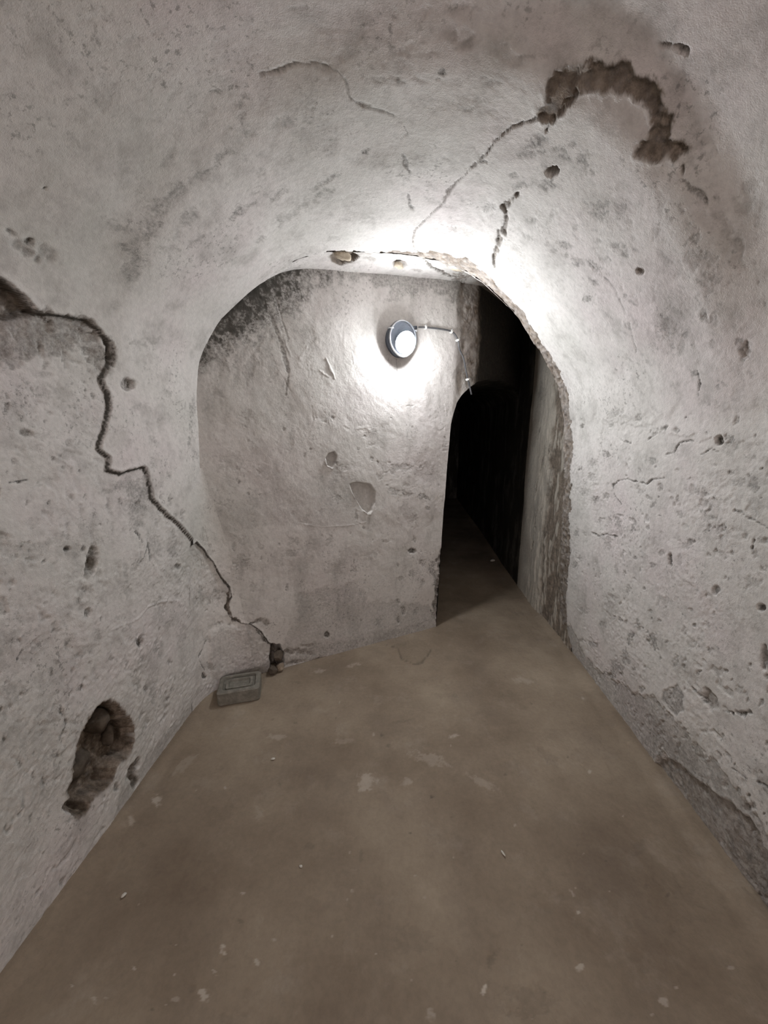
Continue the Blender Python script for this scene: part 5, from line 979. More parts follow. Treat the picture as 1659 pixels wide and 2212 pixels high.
  ('b',[1.2213,3.1961],[0.0064,0.0182],[0.0123,-0.0046],0.0008,0.1475730770899997,0,0.9),
  ('b',[1.3081,3.2659],[0.0071,0.0727],[0.0253,-0.0014],0.0008,0.15470760115056437,0,0.9),
  ('b',[1.1496,2.1277],[0.0248,0.023],[0.0107,-0.0129],0.0008,0.09148516505127431,0,0.9),
  ('b',[1.0901,2.4829],[0.0015,0.0495],[0.0117,0.0],0.0008,0.08383841172862172,0,0.9),
  ('b',[1.2866,2.7722],[-0.0165,0.0276],[0.0262,0.013],0.0008,0.13809077975891454,0,0.9),
  ('b',[1.3911,2.4252],[0.0322,0.0631],[0.0209,-0.0074],0.0008,0.17137405156202384,0,0.9),
  ('b',[1.1936,2.5936],[0.0053,0.021],[0.0227,-0.0088],0.0008,0.15846807289813136,0,0.9),
  ('b',[1.222,3.013],[0.0058,0.0212],[0.0245,-0.0077],0.0008,0.1427626246593495,0,0.9),
  ('b',[1.5376,2.3418],[0.0325,0.0425],[0.0319,-0.0138],0.0008,0.11571989756369483,0,0.9),
  ('b',[1.5014,2.9809],[-0.0371,0.0364],[0.0283,0.0155],0.0008,0.08386560422729777,0,0.9),
  ('b',[1.2343,3.2562],[0.0051,0.0301],[0.0175,-0.002],0.0008,0.10483418326038356,0,0.9),
  ('b',[1.3417,2.6682],[-0.0246,0.0385],[0.0277,0.01],0.0008,0.14225952201248537,0,0.9),
  ('b',[1.1418,3.1336],[0.0132,0.0306],[0.0157,-0.0106],0.0008,0.13583167554413172,0,0.9),
  ('b',[1.3781,2.2894],[-0.001,0.0601],[0.0232,-0.0004],0.0008,0.1416994137224303,0,0.9),
  ('b',[1.2592,2.095],[0.007,0.0451],[0.0277,-0.005],0.0008,0.1483862268150781,0,0.9),
  ('b',[1.3929,2.6197],[-0.0246,0.0478],[0.023,0.0059],0.0008,0.16088278406177065,0,0.9),
  ('b',[1.1435,3.2856],[0.0115,0.0272],[0.0071,-0.0056],0.0008,0.10815389417552804,0,0.9),
  ('b',[1.1982,2.2548],[0.0032,0.0254],[0.0267,-0.0034],0.0008,0.16902448947950804,0,0.9),
  ('b',[1.3107,3.0952],[0.0239,0.0597],[0.0344,-0.0093],0.0008,0.09829745433566915,0,0.9),
  ('b',[1.6898,2.6446],[-0.0444,0.0866],[0.0228,0.0027],0.0008,0.15575026619832819,0,0.9),
  ('b',[1.176,3.2904],[-0.0094,0.0417],[0.0152,0.0056],0.0008,0.15027662960061927,0,0.9),
  ('b',[1.1824,3.0943],[-0.0055,0.0482],[0.0097,0.0018],0.0008,0.16934049107374421,0,0.9),
 ],
 'B': [
  ('r',[[-1.6807,0.8855],[-1.6506,0.8474],[-1.6078,0.7612],[-1.5742,0.6599],[-1.5378,0.6028],[-1.5331,0.5396],[-1.5645,0.4892],[-1.5505,0.4195],[-1.5108,0.3806],[-1.4359,0.3473],[-1.3993,0.3018],[-1.3517,0.2024],[-1.3261,0.1701],[-1.3122,0.1216],[-1.3069,0.0228],[-1.3015,-0.0779],[-1.9,-0.2],[-1.9,0.9]],0.012,0.05,0.0,0.002,0.0045,1.0,1.4),
  ('c',[[-1.5934,0.7127],[-1.5701,0.6509],[-1.5358,0.5968]],[0.007,0.0128,0.0101],0.008,0.85,0.2),
  ('c',[[-1.5394,0.5834],[-1.5524,0.5151],[-1.5584,0.4735],[-1.5412,0.4115],[-1.4986,0.3747]],[0.0173,0.0349,0.0322,0.0178,0.0119],0.014,0.9,0.6),
  ('c',[[-1.4481,0.3594],[-1.3899,0.3603]],[0.0075,0.009],0.006,0.9,0.0),
  ('c',[[-1.4129,0.2991],[-1.3774,0.2282],[-1.3416,0.1871]],[0.0061,0.0092,0.0078],0.006,0.95,0.0),
  ('r',[[-1.6627,0.3399],[-1.5987,0.3759],[-1.4751,0.3451],[-1.3886,0.2621],[-1.3541,0.1653],[-1.3465,0.0673],[-1.4176,0.0377],[-1.5764,0.0437],[-1.6741,0.0812],[-1.683,0.1985]],-0.012,0.24,0.0,0.03,0.004,0.0,0.0),
  ('r',[[-0.7967,1.1397],[-0.7564,1.1486],[-0.6617,1.1305],[-0.6263,1.0802],[-0.6299,1.0109],[-0.6533,0.955],[-0.6797,0.9363],[-0.718,0.9736],[-0.7521,1.0307],[-0.7795,1.0743]],0.032,0.0,0.22,0.003,0.002,0.7,0.0),
  ('r',[[-0.9489,1.3049],[-0.9309,1.3315],[-0.896,1.3413],[-0.8822,1.3161],[-0.8921,1.2751],[-0.9134,1.2484],[-0.939,1.2606]],0.024,0.0,0.25,0.003,0.002,0.7,0.0),
  ('b',[-0.9795,0.1548],[0.022,-0.0058],[-0.0008,-0.0233],0.008,0.95,0.0,0.5),
  ('b',[-0.3467,0.6394],[0.0301,-0.0045],[0.0004,-0.0204],0.01,0.9,0.0,0.5),
  ('b',[-0.4075,0.1956],[0.0229,-0.0052],[0.0004,-0.0327],0.006,0.6,0.0,0.5),
  ('b',[-0.4522,0.1336],[0.0151,-0.0037],[0.0003,-0.0291],0.005,0.6,0.0,0.5),
  ('b',[-0.2607,0.5399],[0.039,-0.0064],[0.0007,-0.0281],0.004,0.4,0.0,0.5),
  ('b',[-0.3258,0.7209],[0.0226,-0.003],[0.0006,-0.027],0.004,0.6,0.0,0.5),
  ('r',[[-1.6534,1.0525],[-1.4432,1.0835],[-1.2653,1.1398],[-1.1049,1.1715],[-0.963,1.2288],[-0.9178,1.1985],[-0.8482,1.1489],[-0.7822,1.098],[-0.7525,1.0069],[-0.7281,0.9444],[-0.7612,0.8719],[-0.9752,0.8883],[-1.1445,0.9255],[-1.3559,0.9282],[-1.5743,0.9285]],0.0,0.16,0.0,0.008,0.016,0.0,0.0),
  ('r',[[-1.1681,0.4629],[-1.0199,0.4885],[-0.801,0.4646],[-0.7017,0.4386],[-0.6686,0.3239],[-0.4535,0.2774],[-0.1788,0.1807],[-0.1108,0.0125],[-0.5631,-0.0201],[-1.0077,-0.0174],[-1.3653,-0.0078],[-1.4163,0.0565],[-1.2396,0.1975],[-1.1743,0.3397]],0.001,0.26,0.0,0.012,0.03,0.0,0.0),
  ('r',[[-1.3318,0.079],[-1.244,0.1182],[-1.0658,0.101],[-0.8086,0.0821],[-0.4515,0.0604],[-0.134,0.0759],[-0.0885,-0.0164],[-0.5631,-0.0275],[-1.0081,-0.0276],[-1.3388,-0.0327]],0.001,0.38,0.1,0.014,0.03,0.0,0.0),
  ('r',[[-1.3362,0.1856],[-1.2866,0.1719],[-1.2679,0.1023],[-1.2787,0.0142],[-1.3098,-0.0255],[-1.3482,-0.0035],[-1.3472,0.0997]],0.07,0.7,0.6,0.008,0.006,1.0,0.0),
  ('b',[-1.2306,0.0981],[0.0505,-0.0248],[-0.004,-0.0181],0.005,0.7,0.3,0.8),
  ('b',[-1.1576,0.0837],[0.0642,-0.0286],[-0.0034,-0.0187],0.005,0.7,0.3,0.8),
  ('b',[-1.0985,0.0534],[0.0425,-0.0123],[-0.0009,-0.0199],0.005,0.6,0.3,0.8),
  ('b',[-1.1906,0.0204],[0.0884,-0.0126],[0.0012,-0.0169],0.005,0.7,0.3,0.8),
  ('b',[-1.039,-0.0081],[0.062,-0.0065],[0.0021,-0.0175],0.005,0.7,0.3,0.8),
  ('b',[-1.1111,0.1136],[0.0602,-0.0167],[-0.0006,-0.0131],0.005,0.5,0.3,0.8),
  ('b',[-1.3952,0.3615],[0.0367,-0.0015],[0.0015,-0.0183],0.005,0.5,0.3,0.8),
  ('b',[-1.3566,0.3369],[0.0214,-0.0052],[-0.0016,-0.0241],0.005,0.5,0.3,0.8),
  ('c',[[-1.2721,2.135],[-1.2198,2.0546],[-1.1795,1.9353],[-1.1499,1.8098],[-1.1453,1.7578],[-1.1632,1.6606]],[0.0098,0.0098,0.0097,0.011,0.0082,0.0055],0.003,0.55,0.0),
  ('c',[[-1.1883,2.146],[-1.1614,2.0389],[-1.1371,1.9505]],[0.0056,0.0056,0.0056],0.002,0.35,0.0),
  ('c',[[-1.3318,2.1069],[-1.3137,2.0285]],[0.0038,0.0038],0.0012755082710784083,0.23042092319247134,0.0),
  ('c',[[-1.4527,2.0162],[-1.4227,1.9239]],[0.0045,0.0045],0.0006860072274419063,0.18927336403743233,0.0),
  ('c',[[-1.4569,1.8704],[-1.4428,1.7639]],[0.0054,0.0054],-0.0011819366701394819,0.1808102454652998,0.0),
  ('c',[[-1.3637,2.0752],[-1.3417,1.9716]],[0.0039,0.0038],0.0007508744471977056,0.19306386426912317,0.0),
  ('c',[[-1.4989,2.0781],[-1.476,1.9939]],[0.0032,0.0032],-0.0010765626662505969,0.15569345416937733,0.0),
  ('c',[[-1.5071,1.911],[-1.4645,1.7938]],[0.0057,0.0056],0.0006066413541425026,0.24791605030889974,0.0),
  ('c',[[-1.1711,1.8948],[-1.1455,1.7821]],[0.0057,0.0057],-0.000978803374679269,0.13824032601581251,0.0),
  ('c',[[-1.4245,1.9171],[-1.3993,1.8346]],[0.0028,0.0028],0.0006376957041785663,0.023509694142188037,0.0),
  ('c',[[-1.3861,1.94],[-1.3675,1.8475]],[0.0044,0.0043],0.0005615745227247278,0.22529780273248134,0.0),
  ('c',[[-1.4513,2.0944],[-1.4139,1.998]],[0.0029,0.0029],-0.001366297024379306,0.07418701860496826,0.0),
  ('c',[[-1.5059,1.9445],[-1.4929,1.8395]],[0.0041,0.0041],0.0013859986795958395,0.019700125102223798,0.0),
  ('c',[[-1.4522,2.0203],[-1.4434,1.9595]],[0.0051,0.0051],-0.0014397885904275645,0.0172463930631917,0.0),
  ('c',[[-1.3919,2.0266],[-1.3849,1.9796]],[0.0065,0.0065],-0.001395330007167355,0.24301733278129556,0.0),
  ('c',[[-1.4857,1.9101],[-1.4618,1.8045]],[0.006,0.006],0.0005528312551315519,0.06335953208743594,0.0),
  ('c',[[-1.16,1.9548],[-1.1292,1.8597]],[0.0053,0.0052],-0.0014519650330760093,0.13340210946160844,0.0),
  ('c',[[-1.4817,1.9276],[-1.4667,1.88]],[0.0039,0.0039],0.0013922427203838057,0.21884411152483446,0.0),
  ('c',[[-1.4544,1.9363],[-1.4332,1.8792]],[0.0038,0.0038],0.0012969620864570009,0.13305496697694258,0.0),
  ('c',[[-1.2364,2.051],[-1.2165,1.9538]],[0.005,0.0049],-0.0007398023597274099,0.13695847111005074,0.0),
  ('c',[[-1.3091,2.1189],[-1.2917,2.0625]],[0.0051,0.0051],-0.0008915382764737398,0.07760139017940676,0.0),
  ('c',[[-1.4443,2.0125],[-1.4087,1.9007]],[0.0064,0.0064],0.0010456598471462188,0.1378897381969839,0.0),
  ('c',[[-1.502,1.8661],[-1.4768,1.7886]],[0.0057,0.0057],-0.001054406170897884,0.20103510753369044,0.0),
  ('c',[[-1.4167,1.9738],[-1.396,1.9184]],[0.0048,0.0048],0.0006763314397554717,0.05310094168889151,0.0),
  ('c',[[-1.1752,1.9808],[-1.1348,1.8812]],[0.0041,0.0041],-0.0007777072636827411,0.10546357873602644,0.0),
  ('c',[[-1.4286,2.0567],[-1.4037,1.9857]],[0.006,0.006],-0.0007626291954099931,0.19923231193069324,0.0),
  ('c',[[-1.173,1.9971],[-1.1437,1.8805]],[0.0043,0.0043],0.0014035834349983183,0.08127713692074709,0.0),
  ('c',[[-1.4799,1.9191],[-1.4572,1.8528]],[0.006,0.006],-0.0006161723764137139,0.2246618717884956,0.0),
  ('r',[[-1.5418,1.9974],[-1.4031,2.1489],[-1.2647,2.2418],[-1.1917,2.3162],[-1.0728,2.3359],[-1.0639,2.2726],[-1.0795,2.2046],[-1.1788,2.1473],[-1.2513,2.1054],[-1.3175,2.1291],[-1.3687,2.0377],[-1.4379,1.9875],[-1.4831,1.9574],[-1.5213,1.8838],[-1.5891,1.8252],[-1.5848,1.9722]],0,1.15,0.0,0.03,0.05,0.0,0.0),
  ('r',[[-1.1684,2.3201],[-0.9228,2.3498],[-0.5635,2.385],[-0.1479,2.4129],[0.0768,2.4375],[0.0661,2.2861],[-0.0718,2.2928],[-0.2464,2.3085],[-0.4088,2.2484],[-0.5635,2.2818],[-0.7086,2.3036],[-0.873,2.2792],[-1.0282,2.245],[-1.1748,2.2128]],0,0.45,0.0,0.02,0.035,0.0,0.0),
  ('b',[-0.4099,2.3233],[0.1276,0.0185],[0.0005,-0.0348],0.0015,0.45,0,0.85),
  ('b',[-0.298,2.3648],[0.0725,0.0108],[0.0008,-0.0302],0.0015,0.7,0,0.85),
  ('b',[-0.0557,2.3351],[0.0789,0.0148],[0.0037,-0.0687],0.0015,0.5,0,0.85),
  ('b',[0.0156,2.1415],[0.0381,0.0034],[0.0097,-0.1684],0.0015,0.3,0,0.85),
  ('b',[-0.5026,2.2361],[0.0587,0.0351],[0.0218,-0.0273],0.0015,0.35,0,0.85),
  ('b',[-1.2843,1.9594],[0.0443,-0.0073],[-0.0452,-0.1332],0.0015,0.35,0,0.85),
  ('b',[-1.4707,1.8555],[0.0423,-0.0044],[-0.0339,-0.1316],0.0015,0.25,0,0.85),
  ('b',[-1.3419,1.7978],[0.0315,-0.0036],[-0.0284,-0.1139],0.0015,0.25,0,0.85),
  ('b',[-1.0548,2.208],[0.05,0.007],[-0.0032,-0.0671],0.0015,0.25,0,0.85),
  ('b',[-1.51,1.6539],[0.0438,0.0015],[-0.0028,-0.0317],0.0015,0.25,0,0.85),
  ('b',[-1.5309,1.8936],[0.0253,0.0022],[-0.008,-0.0861],0.0015,0.35,0,0.85),
  ('b',[-1.3843,1.5406],[0.0469,0.0004],[-0.0029,-0.0382],0.0015,0.15,0,0.85),
  ('b',[-1.473,1.3002],[0.0931,-0.004],[-0.0061,-0.0738],0.0015,0.2,0,0.85),
  ('b',[-0.4623,1.2265],[0.1364,0.0146],[0.0087,-0.0421],0.0015,0.4,0,0.85),
  ('b',[-0.3902,1.0527],[0.0567,-0.0132],[-0.0034,-0.0183],0.0015,0.5,0,0.85),
  ('b',[-0.2617,1.0104],[0.067,-0.0158],[-0.0045,-0.0251],0.0015,0.75,0,0.85),
  ('b',[-0.4954,1.0763],[0.0483,-0.0036],[0.0002,-0.0308],0.0015,0.45,0,0.85),
  ('b',[-0.2217,0.9317],[0.046,-0.0044],[0.0005,-0.0165],0.0015,0.5,0,0.85),
  ('b',[-0.8457,1.2451],[0.0479,-0.0023],[-0.0007,-0.0281],0.0015,0.3,0,0.85),
  ('b',[-0.5963,1.1739],[0.0329,-0.002],[-0.0001,-0.0238],0.0015,0.35,0,0.85),
  ('b',[-0.8805,1.0622],[0.0335,-0.0147],[-0.0099,-0.0236],0.0015,0.5,0,0.85),
  ('b',[-0.3326,0.8709],[0.0445,-0.0049],[0.0009,-0.046],0.0015,0.4,0,0.85),
  ('b',[-1.1638,0.8195],[0.0386,-0.0053],[-0.0018,-0.0344],0.0015,0.35,0,0.85),
  ('b',[-1.0876,0.9531],[0.0207,-0.0101],[-0.0172,-0.0409],0.0015,0.3,0,0.85),
  ('b',[-1.195,0.7517],[0.0601,0.002],[0.0032,-0.0291],0.0015,0.35,0,0.85),
  ('b',[-0.9489,0.7899],[0.0223,-0.0113],[-0.0179,-0.0427],0.0015,0.35,0,0.85),
  ('b',[-0.7825,0.5777],[0.026,-0.0045],[-0.0006,-0.032],0.0015,0.35,0,0.85),
  ('b',[-0.433,0.4484],[0.0371,-0.0069],[0.0002,-0.0208],0.0015,0.4,0,0.85),
  ('b',[-0.3434,0.4668],[0.0382,-0.0069],[0.0007,-0.0351],0.0015,0.45,0,0.85),
  ('b',[-0.2645,0.3814],[0.0316,-0.006],[0.0011,-0.0433],0.0015,0.4,0,0.85),
  ('b',[-0.168,0.4712],[0.0405,-0.007],[0.0027,-0.0794],0.0015,0.6,0,0.85),
  ('b',[-0.1453,0.395],[0.0246,-0.0046],[0.0034,-0.0955],0.0015,0.7,0,0.85),
  ('b',[-0.122,0.3173],[0.0207,-0.0041],[0.0041,-0.112],0.0015,0.8,0,0.85),
  ('b',[-0.129,0.1696],[0.0293,-0.0065],[0.0027,-0.0763],0.0015,0.8,0,0.85),
  ('b',[-0.1556,0.1],[0.0334,-0.0079],[0.0018,-0.0537],0.0015,0.6,0,0.85),
  ('b',[-0.5992,0.1514],[0.0432,-0.0106],[-0.0001,-0.0497],0.0015,0.5,0,0.85),
  ('b',[-0.2988,0.1707],[0.0238,-0.0054],[0.0008,-0.0371],0.0015,0.5,0,0.85),
  ('b',[-0.7387,0.2029],[0.017,-0.0041],[-0.0002,-0.0137],0.0015,0.6,0,0.85),
  ('b',[-0.6595,1.3796],[0.0316,-0.0007],[-0.0002,-0.0227],0.0015,0.2,0,0.85),
  ('b',[-0.9517,1.5444],[0.084,0.0007],[-0.0011,-0.0312],0.0015,0.12,0,0.85),
  ('b',[-0.1039,1.3673],[0.023,-0.0005],[0.0026,-0.0627],0.0015,0.25,0,0.85),
  ('b',[-1.4712,0.7249],[0.0394,-0.0066],[-0.0056,-0.0715],0.0015,0.3,0,0.85),
  ('b',[-1.4194,0.5738],[0.0255,-0.005],[-0.0029,-0.0399],0.0015,0.3,0,0.85),
  ('b',[-1.4989,0.8387],[0.0144,-0.0021],[-0.003,-0.0374],0.0015,0.4,0,0.85),
  ('b',[-0.6658,0.655],[0.1016,-0.0158],[-0.0004,-0.0452],0.0015,0.15,0,0.85),
  ('b',[-0.9244,0.6023],[0.0929,-0.0161],[-0.0019,-0.0623],0.0015,0.15,0,0.85),
  ('b',[-1.0228,1.7934],[0.0264,0.0015],[-0.0021,-0.0489],0.0015,0.15,0,0.85),
  ('b',[-1.5111,0.5349],[0.0296,-0.0062],[-0.0018,-0.0226],0.0015,0.4,0,0.85),
  ('b',[-1.5206,0.4794],[0.0123,-0.0027],[-0.0032,-0.0399],0.0015,0.4,0,0.85),
  ('b',[-1.2208,0.5345],[0.0138,-0.0027],[-0.0017,-0.0298],0.0015,0.5,0,0.85),
  ('b',[-1.3894,0.986],[0.0198,-0.0022],[-0.0019,-0.0266],0.0015,0.3,0,0.85),
  ('b',[-1.3634,0.8192],[0.0203,-0.0029],[-0.0015,-0.022],0.0015,0.3,0,0.85),
  ('c',[[-0.7659,0.9633],[-0.7608,0.8932],[-0.7355,0.8781]],[0.0088,0.0118,0.0059],0.002,0.4,0.0),
  ('c',[[-1.1443,0.9311],[-0.9752,0.8883],[-0.7769,0.8799],[-0.6965,0.8859]],[0.0042,0.0043,0.0044,0.0045],-0.002,0.05,0.0),
  ('c',[[-0.4813,1.889],[-0.4743,1.8251],[-0.4545,1.7937]],[0.003,0.0046,0.003],0.003,0.4,0.0),
  ('c',[[-1.2007,1.7832],[-1.1081,1.6427]],[0.0041,0.0041],0.002,0.1,0.0),
  ('c',[[-0.9268,1.8606],[-0.9015,1.8005],[-0.8835,1.7563]],[0.0057,0.0071,0.0057],-0.005,0.0,0.0),
  ('c',[[-0.9696,1.7965],[-0.9111,1.7599]],[0.0042,0.0042],-0.003,0.0,0.0),
  ('c',[[-0.9528,1.7537],[-0.9508,1.7729],[-0.9489,1.792]],[0.0044,0.0044,0.0044],-0.0015037933430844595,0.0,0.0),
  ('c',[[-1.0653,1.7991],[-1.0753,1.8099],[-1.0852,1.8207]],[0.0076,0.0076,0.0076],-0.0013919943017945378,0.0,0.0),
  ('c',[[-0.157,2.0268],[-0.144,2.0168],[-0.1309,2.0067]],[0.0061,0.0061,0.0061],-0.0006320136716713054,0.0,0.0),
  ('c',[[-0.5721,2.1858],[-0.5606,2.1971],[-0.5492,2.2084]],[0.0066,0.0066,0.0066],-0.0009142104507124126,0.0,0.0),
  ('c',[[-0.1889,1.5903],[-0.2147,1.5743],[-0.2405,1.5584]],[0.0091,0.009,0.009],-0.0010049437729969868,0.0,0.0),
  ('c',[[-0.62,2.0886],[-0.6015,2.0992],[-0.5829,2.1098]],[0.0074,0.0074,0.0075],-0.001727757587337998,0.0,0.0),
  ('c',[[-0.8876,1.8193],[-0.8823,1.849],[-0.8771,1.8786]],[0.0071,0.0071,0.0071],0.0011317623888311874,0.0,0.0),
  ('c',[[-0.7981,1.4683],[-0.8167,1.4804],[-0.8351,1.4924]],[0.0059,0.0059,0.0059],0.0015224617290203889,0.0,0.0),
  ('c',[[-0.6544,1.4883],[-0.7038,1.4816],[-0.7523,1.4751]],[0.006,0.006,0.0059],-0.0014928414397843517,0.0,0.0),
  ('c',[[-0.9874,1.795],[-0.984,1.8095],[-0.9807,1.8239]],[0.0039,0.0039,0.0039],0.0009605852626161103,0.0,0.0),
  ('c',[[-0.7039,2.0515],[-0.661,2.0695],[-0.6176,2.0876]],[0.0067,0.0067,0.0068],-0.0008670905577173637,0.0,0.0),
  ('c',[[-1.0201,1.5272],[-1.0216,1.5646],[-1.023,1.6017]],[0.0059,0.0059,0.0059],0.001671686783446384,0.0,0.0),
  ('c',[[-0.7661,1.8988],[-0.7628,1.9154],[-0.7594,1.932]],[0.0053,0.0053,0.0053],0.0012823072562330204,0.0,0.0),
  ('c',[[-0.8298,1.9915],[-0.8232,2.0177],[-0.8166,2.0439]],[0.0081,0.0081,0.0082],0.0008467094137602539,0.0,0.0),
  ('c',[[-0.6797,1.5183],[-0.6892,1.5298],[-0.6987,1.5412]],[0.0043,0.0043,0.0042],0.0016469871826451698,0.0,0.0),
  ('c',[[-0.3309,2.0865],[-0.3095,2.0863],[-0.2879,2.0862]],[0.0062,0.0063,0.0063],-0.0017261327383671352,0.0,0.0),
  ('c',[[-0.7144,1.8954],[-0.7049,1.9089],[-0.6953,1.9224]],[0.0051,0.0051,0.0051],0.001548024193432235,0.0,0.0),
  ('c',[[-0.6689,2.1987],[-0.6311,2.2067],[-0.5927,2.2147]],[0.0069,0.0069,0.0069],0.0015425437607484794,0.0,0.0),
  ('c',[[-0.8718,1.8052],[-0.8712,1.818],[-0.8706,1.8308]],[0.0044,0.0044,0.0044],-0.0013072190476840048,0.0,0.0),
  ('c',[[-0.7466,2.0415],[-0.7124,2.0741],[-0.678,2.1069]],[0.0045,0.0045,0.0045],-0.0008621944576455966,0.0,0.0),
  ('c',[[-0.6109,1.4691],[-0.663,1.4598],[-0.7143,1.4505]],[0.0085,0.0084,0.0083],-0.001370824663706892,0.0,0.0),
  ('c',[[-0.2667,2.1315],[-0.2417,2.1049],[-0.2163,2.078]],[0.008,0.008,0.008],-0.00088417792784968,0.0,0.0),
  ('c',[[-0.9084,1.8572],[-0.9124,1.8938],[-0.9163,1.9302]],[0.004,0.004,0.0041],-0.0006746544003150292,0.0,0.0),
  ('c',[[-0.262,2.1133],[-0.2474,2.1068],[-0.2327,2.1002]],[0.0085,0.0086,0.0086],-0.0014034050916632982,0.0,0.0),
  ('c',[[-0.3585,1.6137],[-0.3793,1.6142],[-0.3999,1.6148]],[0.0039,0.0039,0.0039],0.0013344291489664913,0.0,0.0),
  ('c',[[-0.726,1.9095],[-0.7159,1.923],[-0.7058,1.9364]],[0.0066,0.0066,0.0067],-0.001323270609740451,0.0,0.0),
  ('c',[[-1.0758,1.8541],[-1.0553,1.888],[-1.0347,1.922]],[0.0074,0.0074,0.0074],-0.0017952326171658825,0.0,0.0),
  ('c',[[-0.9066,2.1502],[-0.8909,2.16],[-0.8752,2.1699]],[0.0053,0.0054,0.0054],0.0013369203359052595,0.0,0.0),
  ('c',[[-1.0245,1.7628],[-1.0286,1.7984],[-1.0327,1.8337]],[0.0079,0.0079,0.0079],-0.001620275714749396,0.0,0.0),
  ('c',[[-0.1923,1.8471],[-0.2368,1.8138],[-0.281,1.7808]],[0.0042,0.0041,0.0041],0.0016054075157722059,0.0,0.0),
  ('c',[[-0.7609,1.8472],[-0.7652,1.8744],[-0.7694,1.9014]],[0.0046,0.0046,0.0047],-0.0016801638305287071,0.0,0.0),
  ('c',[[-0.6991,1.7155],[-0.7161,1.725],[-0.733,1.7345]],[0.0042,0.0042,0.0042],0.000709842879953875,0.0,0.0),
  ('c',[[-0.904,2.1449],[-0.8642,2.1608],[-0.824,2.177]],[0.0074,0.0074,0.0075],-0.0013534682024208189,0.0,0.0),
  ('c',[[-0.191,2.0427],[-0.1727,2.0318],[-0.1542,2.0208]],[0.0066,0.0066,0.0066],-0.0008924225394685548,0.0,0.0),
  ('c',[[-0.3193,2.1972],[-0.2907,2.1842],[-0.2617,2.1709]],[0.0073,0.0074,0.0074],-0.0007035807474275607,0.0,0.0),
  ('c',[[-0.7006,1.8069],[-0.6995,1.8225],[-0.6984,1.838]],[0.0067,0.0067,0.0067],-0.0008980066845462887,0.0,0.0),
  ('c',[[-0.8188,1.9258],[-0.8157,1.9666],[-0.8127,2.0072]],[0.0081,0.0081,0.0081],-0.0007455028944297072,0.0,0.0),
  ('c',[[-0.7388,1.8025],[-0.7751,1.8271],[-0.8108,1.8513]],[0.0056,0.0056,0.0056],0.0006709915357290006,0.0,0.0),
  ('c',[[-0.6109,1.4798],[-0.6474,1.4743],[-0.6834,1.4689]],[0.0075,0.0075,0.0074],-0.001279397454589905,0.0,0.0),
  ('c',[[-0.1033,1.4888],[-0.1306,1.4678],[-0.1578,1.4469]],[0.0047,0.0047,0.0047],0.0011013552019064924,0.0,0.0),
  ('c',[[-0.1994,1.496],[-0.1637,1.4597]],[0.0078,0.0078],0.0010270111622351068,0.0,0.0),
  ('c',[[-0.2898,1.2488],[-0.2734,1.2171]],[0.0056,0.0056],-0.000688639188076513,0.0,0.0),
  ('c',[[-0.1928,1.2329],[-0.226,1.1618]],[0.0077,0.0077],-0.0006506256491602275,0.0,0.0),
  ('c',[[-0.2836,1.0172],[-0.2271,0.9295]],[0.0085,0.0086],-0.0012910498881185967,0.0,0.0),
  ('c',[[-0.1061,1.0538],[-0.1133,0.9844]],[0.008,0.0081],-0.001243149757107756,0.0,0.0),
  ('c',[[-0.114,1.6311],[-0.0988,1.56]],[0.0058,0.0058],-0.0013126195305109836,0.0,0.0),
  ('c',[[-0.2985,1.5195],[-0.301,1.4378]],[0.0093,0.0093],0.0008209395953975509,0.0,0.0),
  ('c',[[-0.1996,1.4452],[-0.1776,1.4122]],[0.0049,0.005],-0.0009441781497043902,0.0,0.0),
  ('c',[[-0.1416,1.5145],[-0.1137,1.461]],[0.0058,0.0059],0.0010934315262760407,0.0,0.0),
  ('c',[[-0.2293,1.2781],[-0.2133,1.1865]],[0.0087,0.0088],0.0013411328248534,0.0,0.0),
  ('c',[[-0.2859,1.3495],[-0.2583,1.2752]],[0.0088,0.0089],0.0006954944505479908,0.0,0.0),
  ('c',[[-0.1532,1.2631],[-0.096,1.1769]],[0.0067,0.0068],0.001111926109833957,0.0,0.0),
  ('c',[[-0.2026,1.0873],[-0.1866,1.0239]],[0.0056,0.0057],0.0013487954378080865,0.0,0.0),
  ('c',[[-0.2007,1.2978],[-0.1852,1.2299]],[0.0074,0.0074],-0.0007786720983017874,0.0,0.0),
  ('c',[[-0.181,0.9815],[-0.1298,0.8952]],[0.0086,0.0087],-0.0010564277888523,0.0,0.0),
  ('c',[[-0.2516,1.624],[-0.2425,1.577]],[0.0084,0.0084],-0.0013262125220451365,0.0,0.0),
  ('c',[[-0.2601,1.2569],[-0.2051,1.1754]],[0.0055,0.0056],-0.0013293577039218726,0.0,0.0),
  ('c',[[-0.3032,0.9791],[-0.2568,0.9085]],[0.006,0.0061],-0.0007071046478853062,0.0,0.0),
  ('c',[[-0.0969,1.041],[-0.0971,0.9652]],[0.0057,0.0058],0.0013984461280488205,0.0,0.0),
  ('c',[[-0.1194,1.0616],[-0.153,0.9744]],[0.0096,0.0096],0.0006208997691473205,0.0,0.0),
  ('b',[-1.6626,0.4378],[0.0054,-0.0013],[-0.0008,-0.0082],0.002,0.5149504702340508,0.0,0.7),
  ('b',[-1.4,1.127],[0.0079,-0.0006],[-0.0008,-0.0102],0.002,0.5971564877809352,0.0,0.7),
  ('b',[-0.6502,1.2856],[0.0148,-0.0006],[-0.0002,-0.0208],0.002,0.46630255139674615,0.0,0.7),
  ('b',[-0.6078,1.2672],[0.009,-0.0004],[-0.0,-0.0124],0.002,0.5277518396811702,0.0,0.7),
  ('b',[-1.3024,1.2963],[0.0124,-0.0005],[-0.0007,-0.0102],0.002,0.2386395232732241,0.0,0.7),
  ('b',[-1.386,1.5322],[0.0051,0.0],[-0.0006,-0.008],0.002,0.32059382504829703,0.0,0.7),
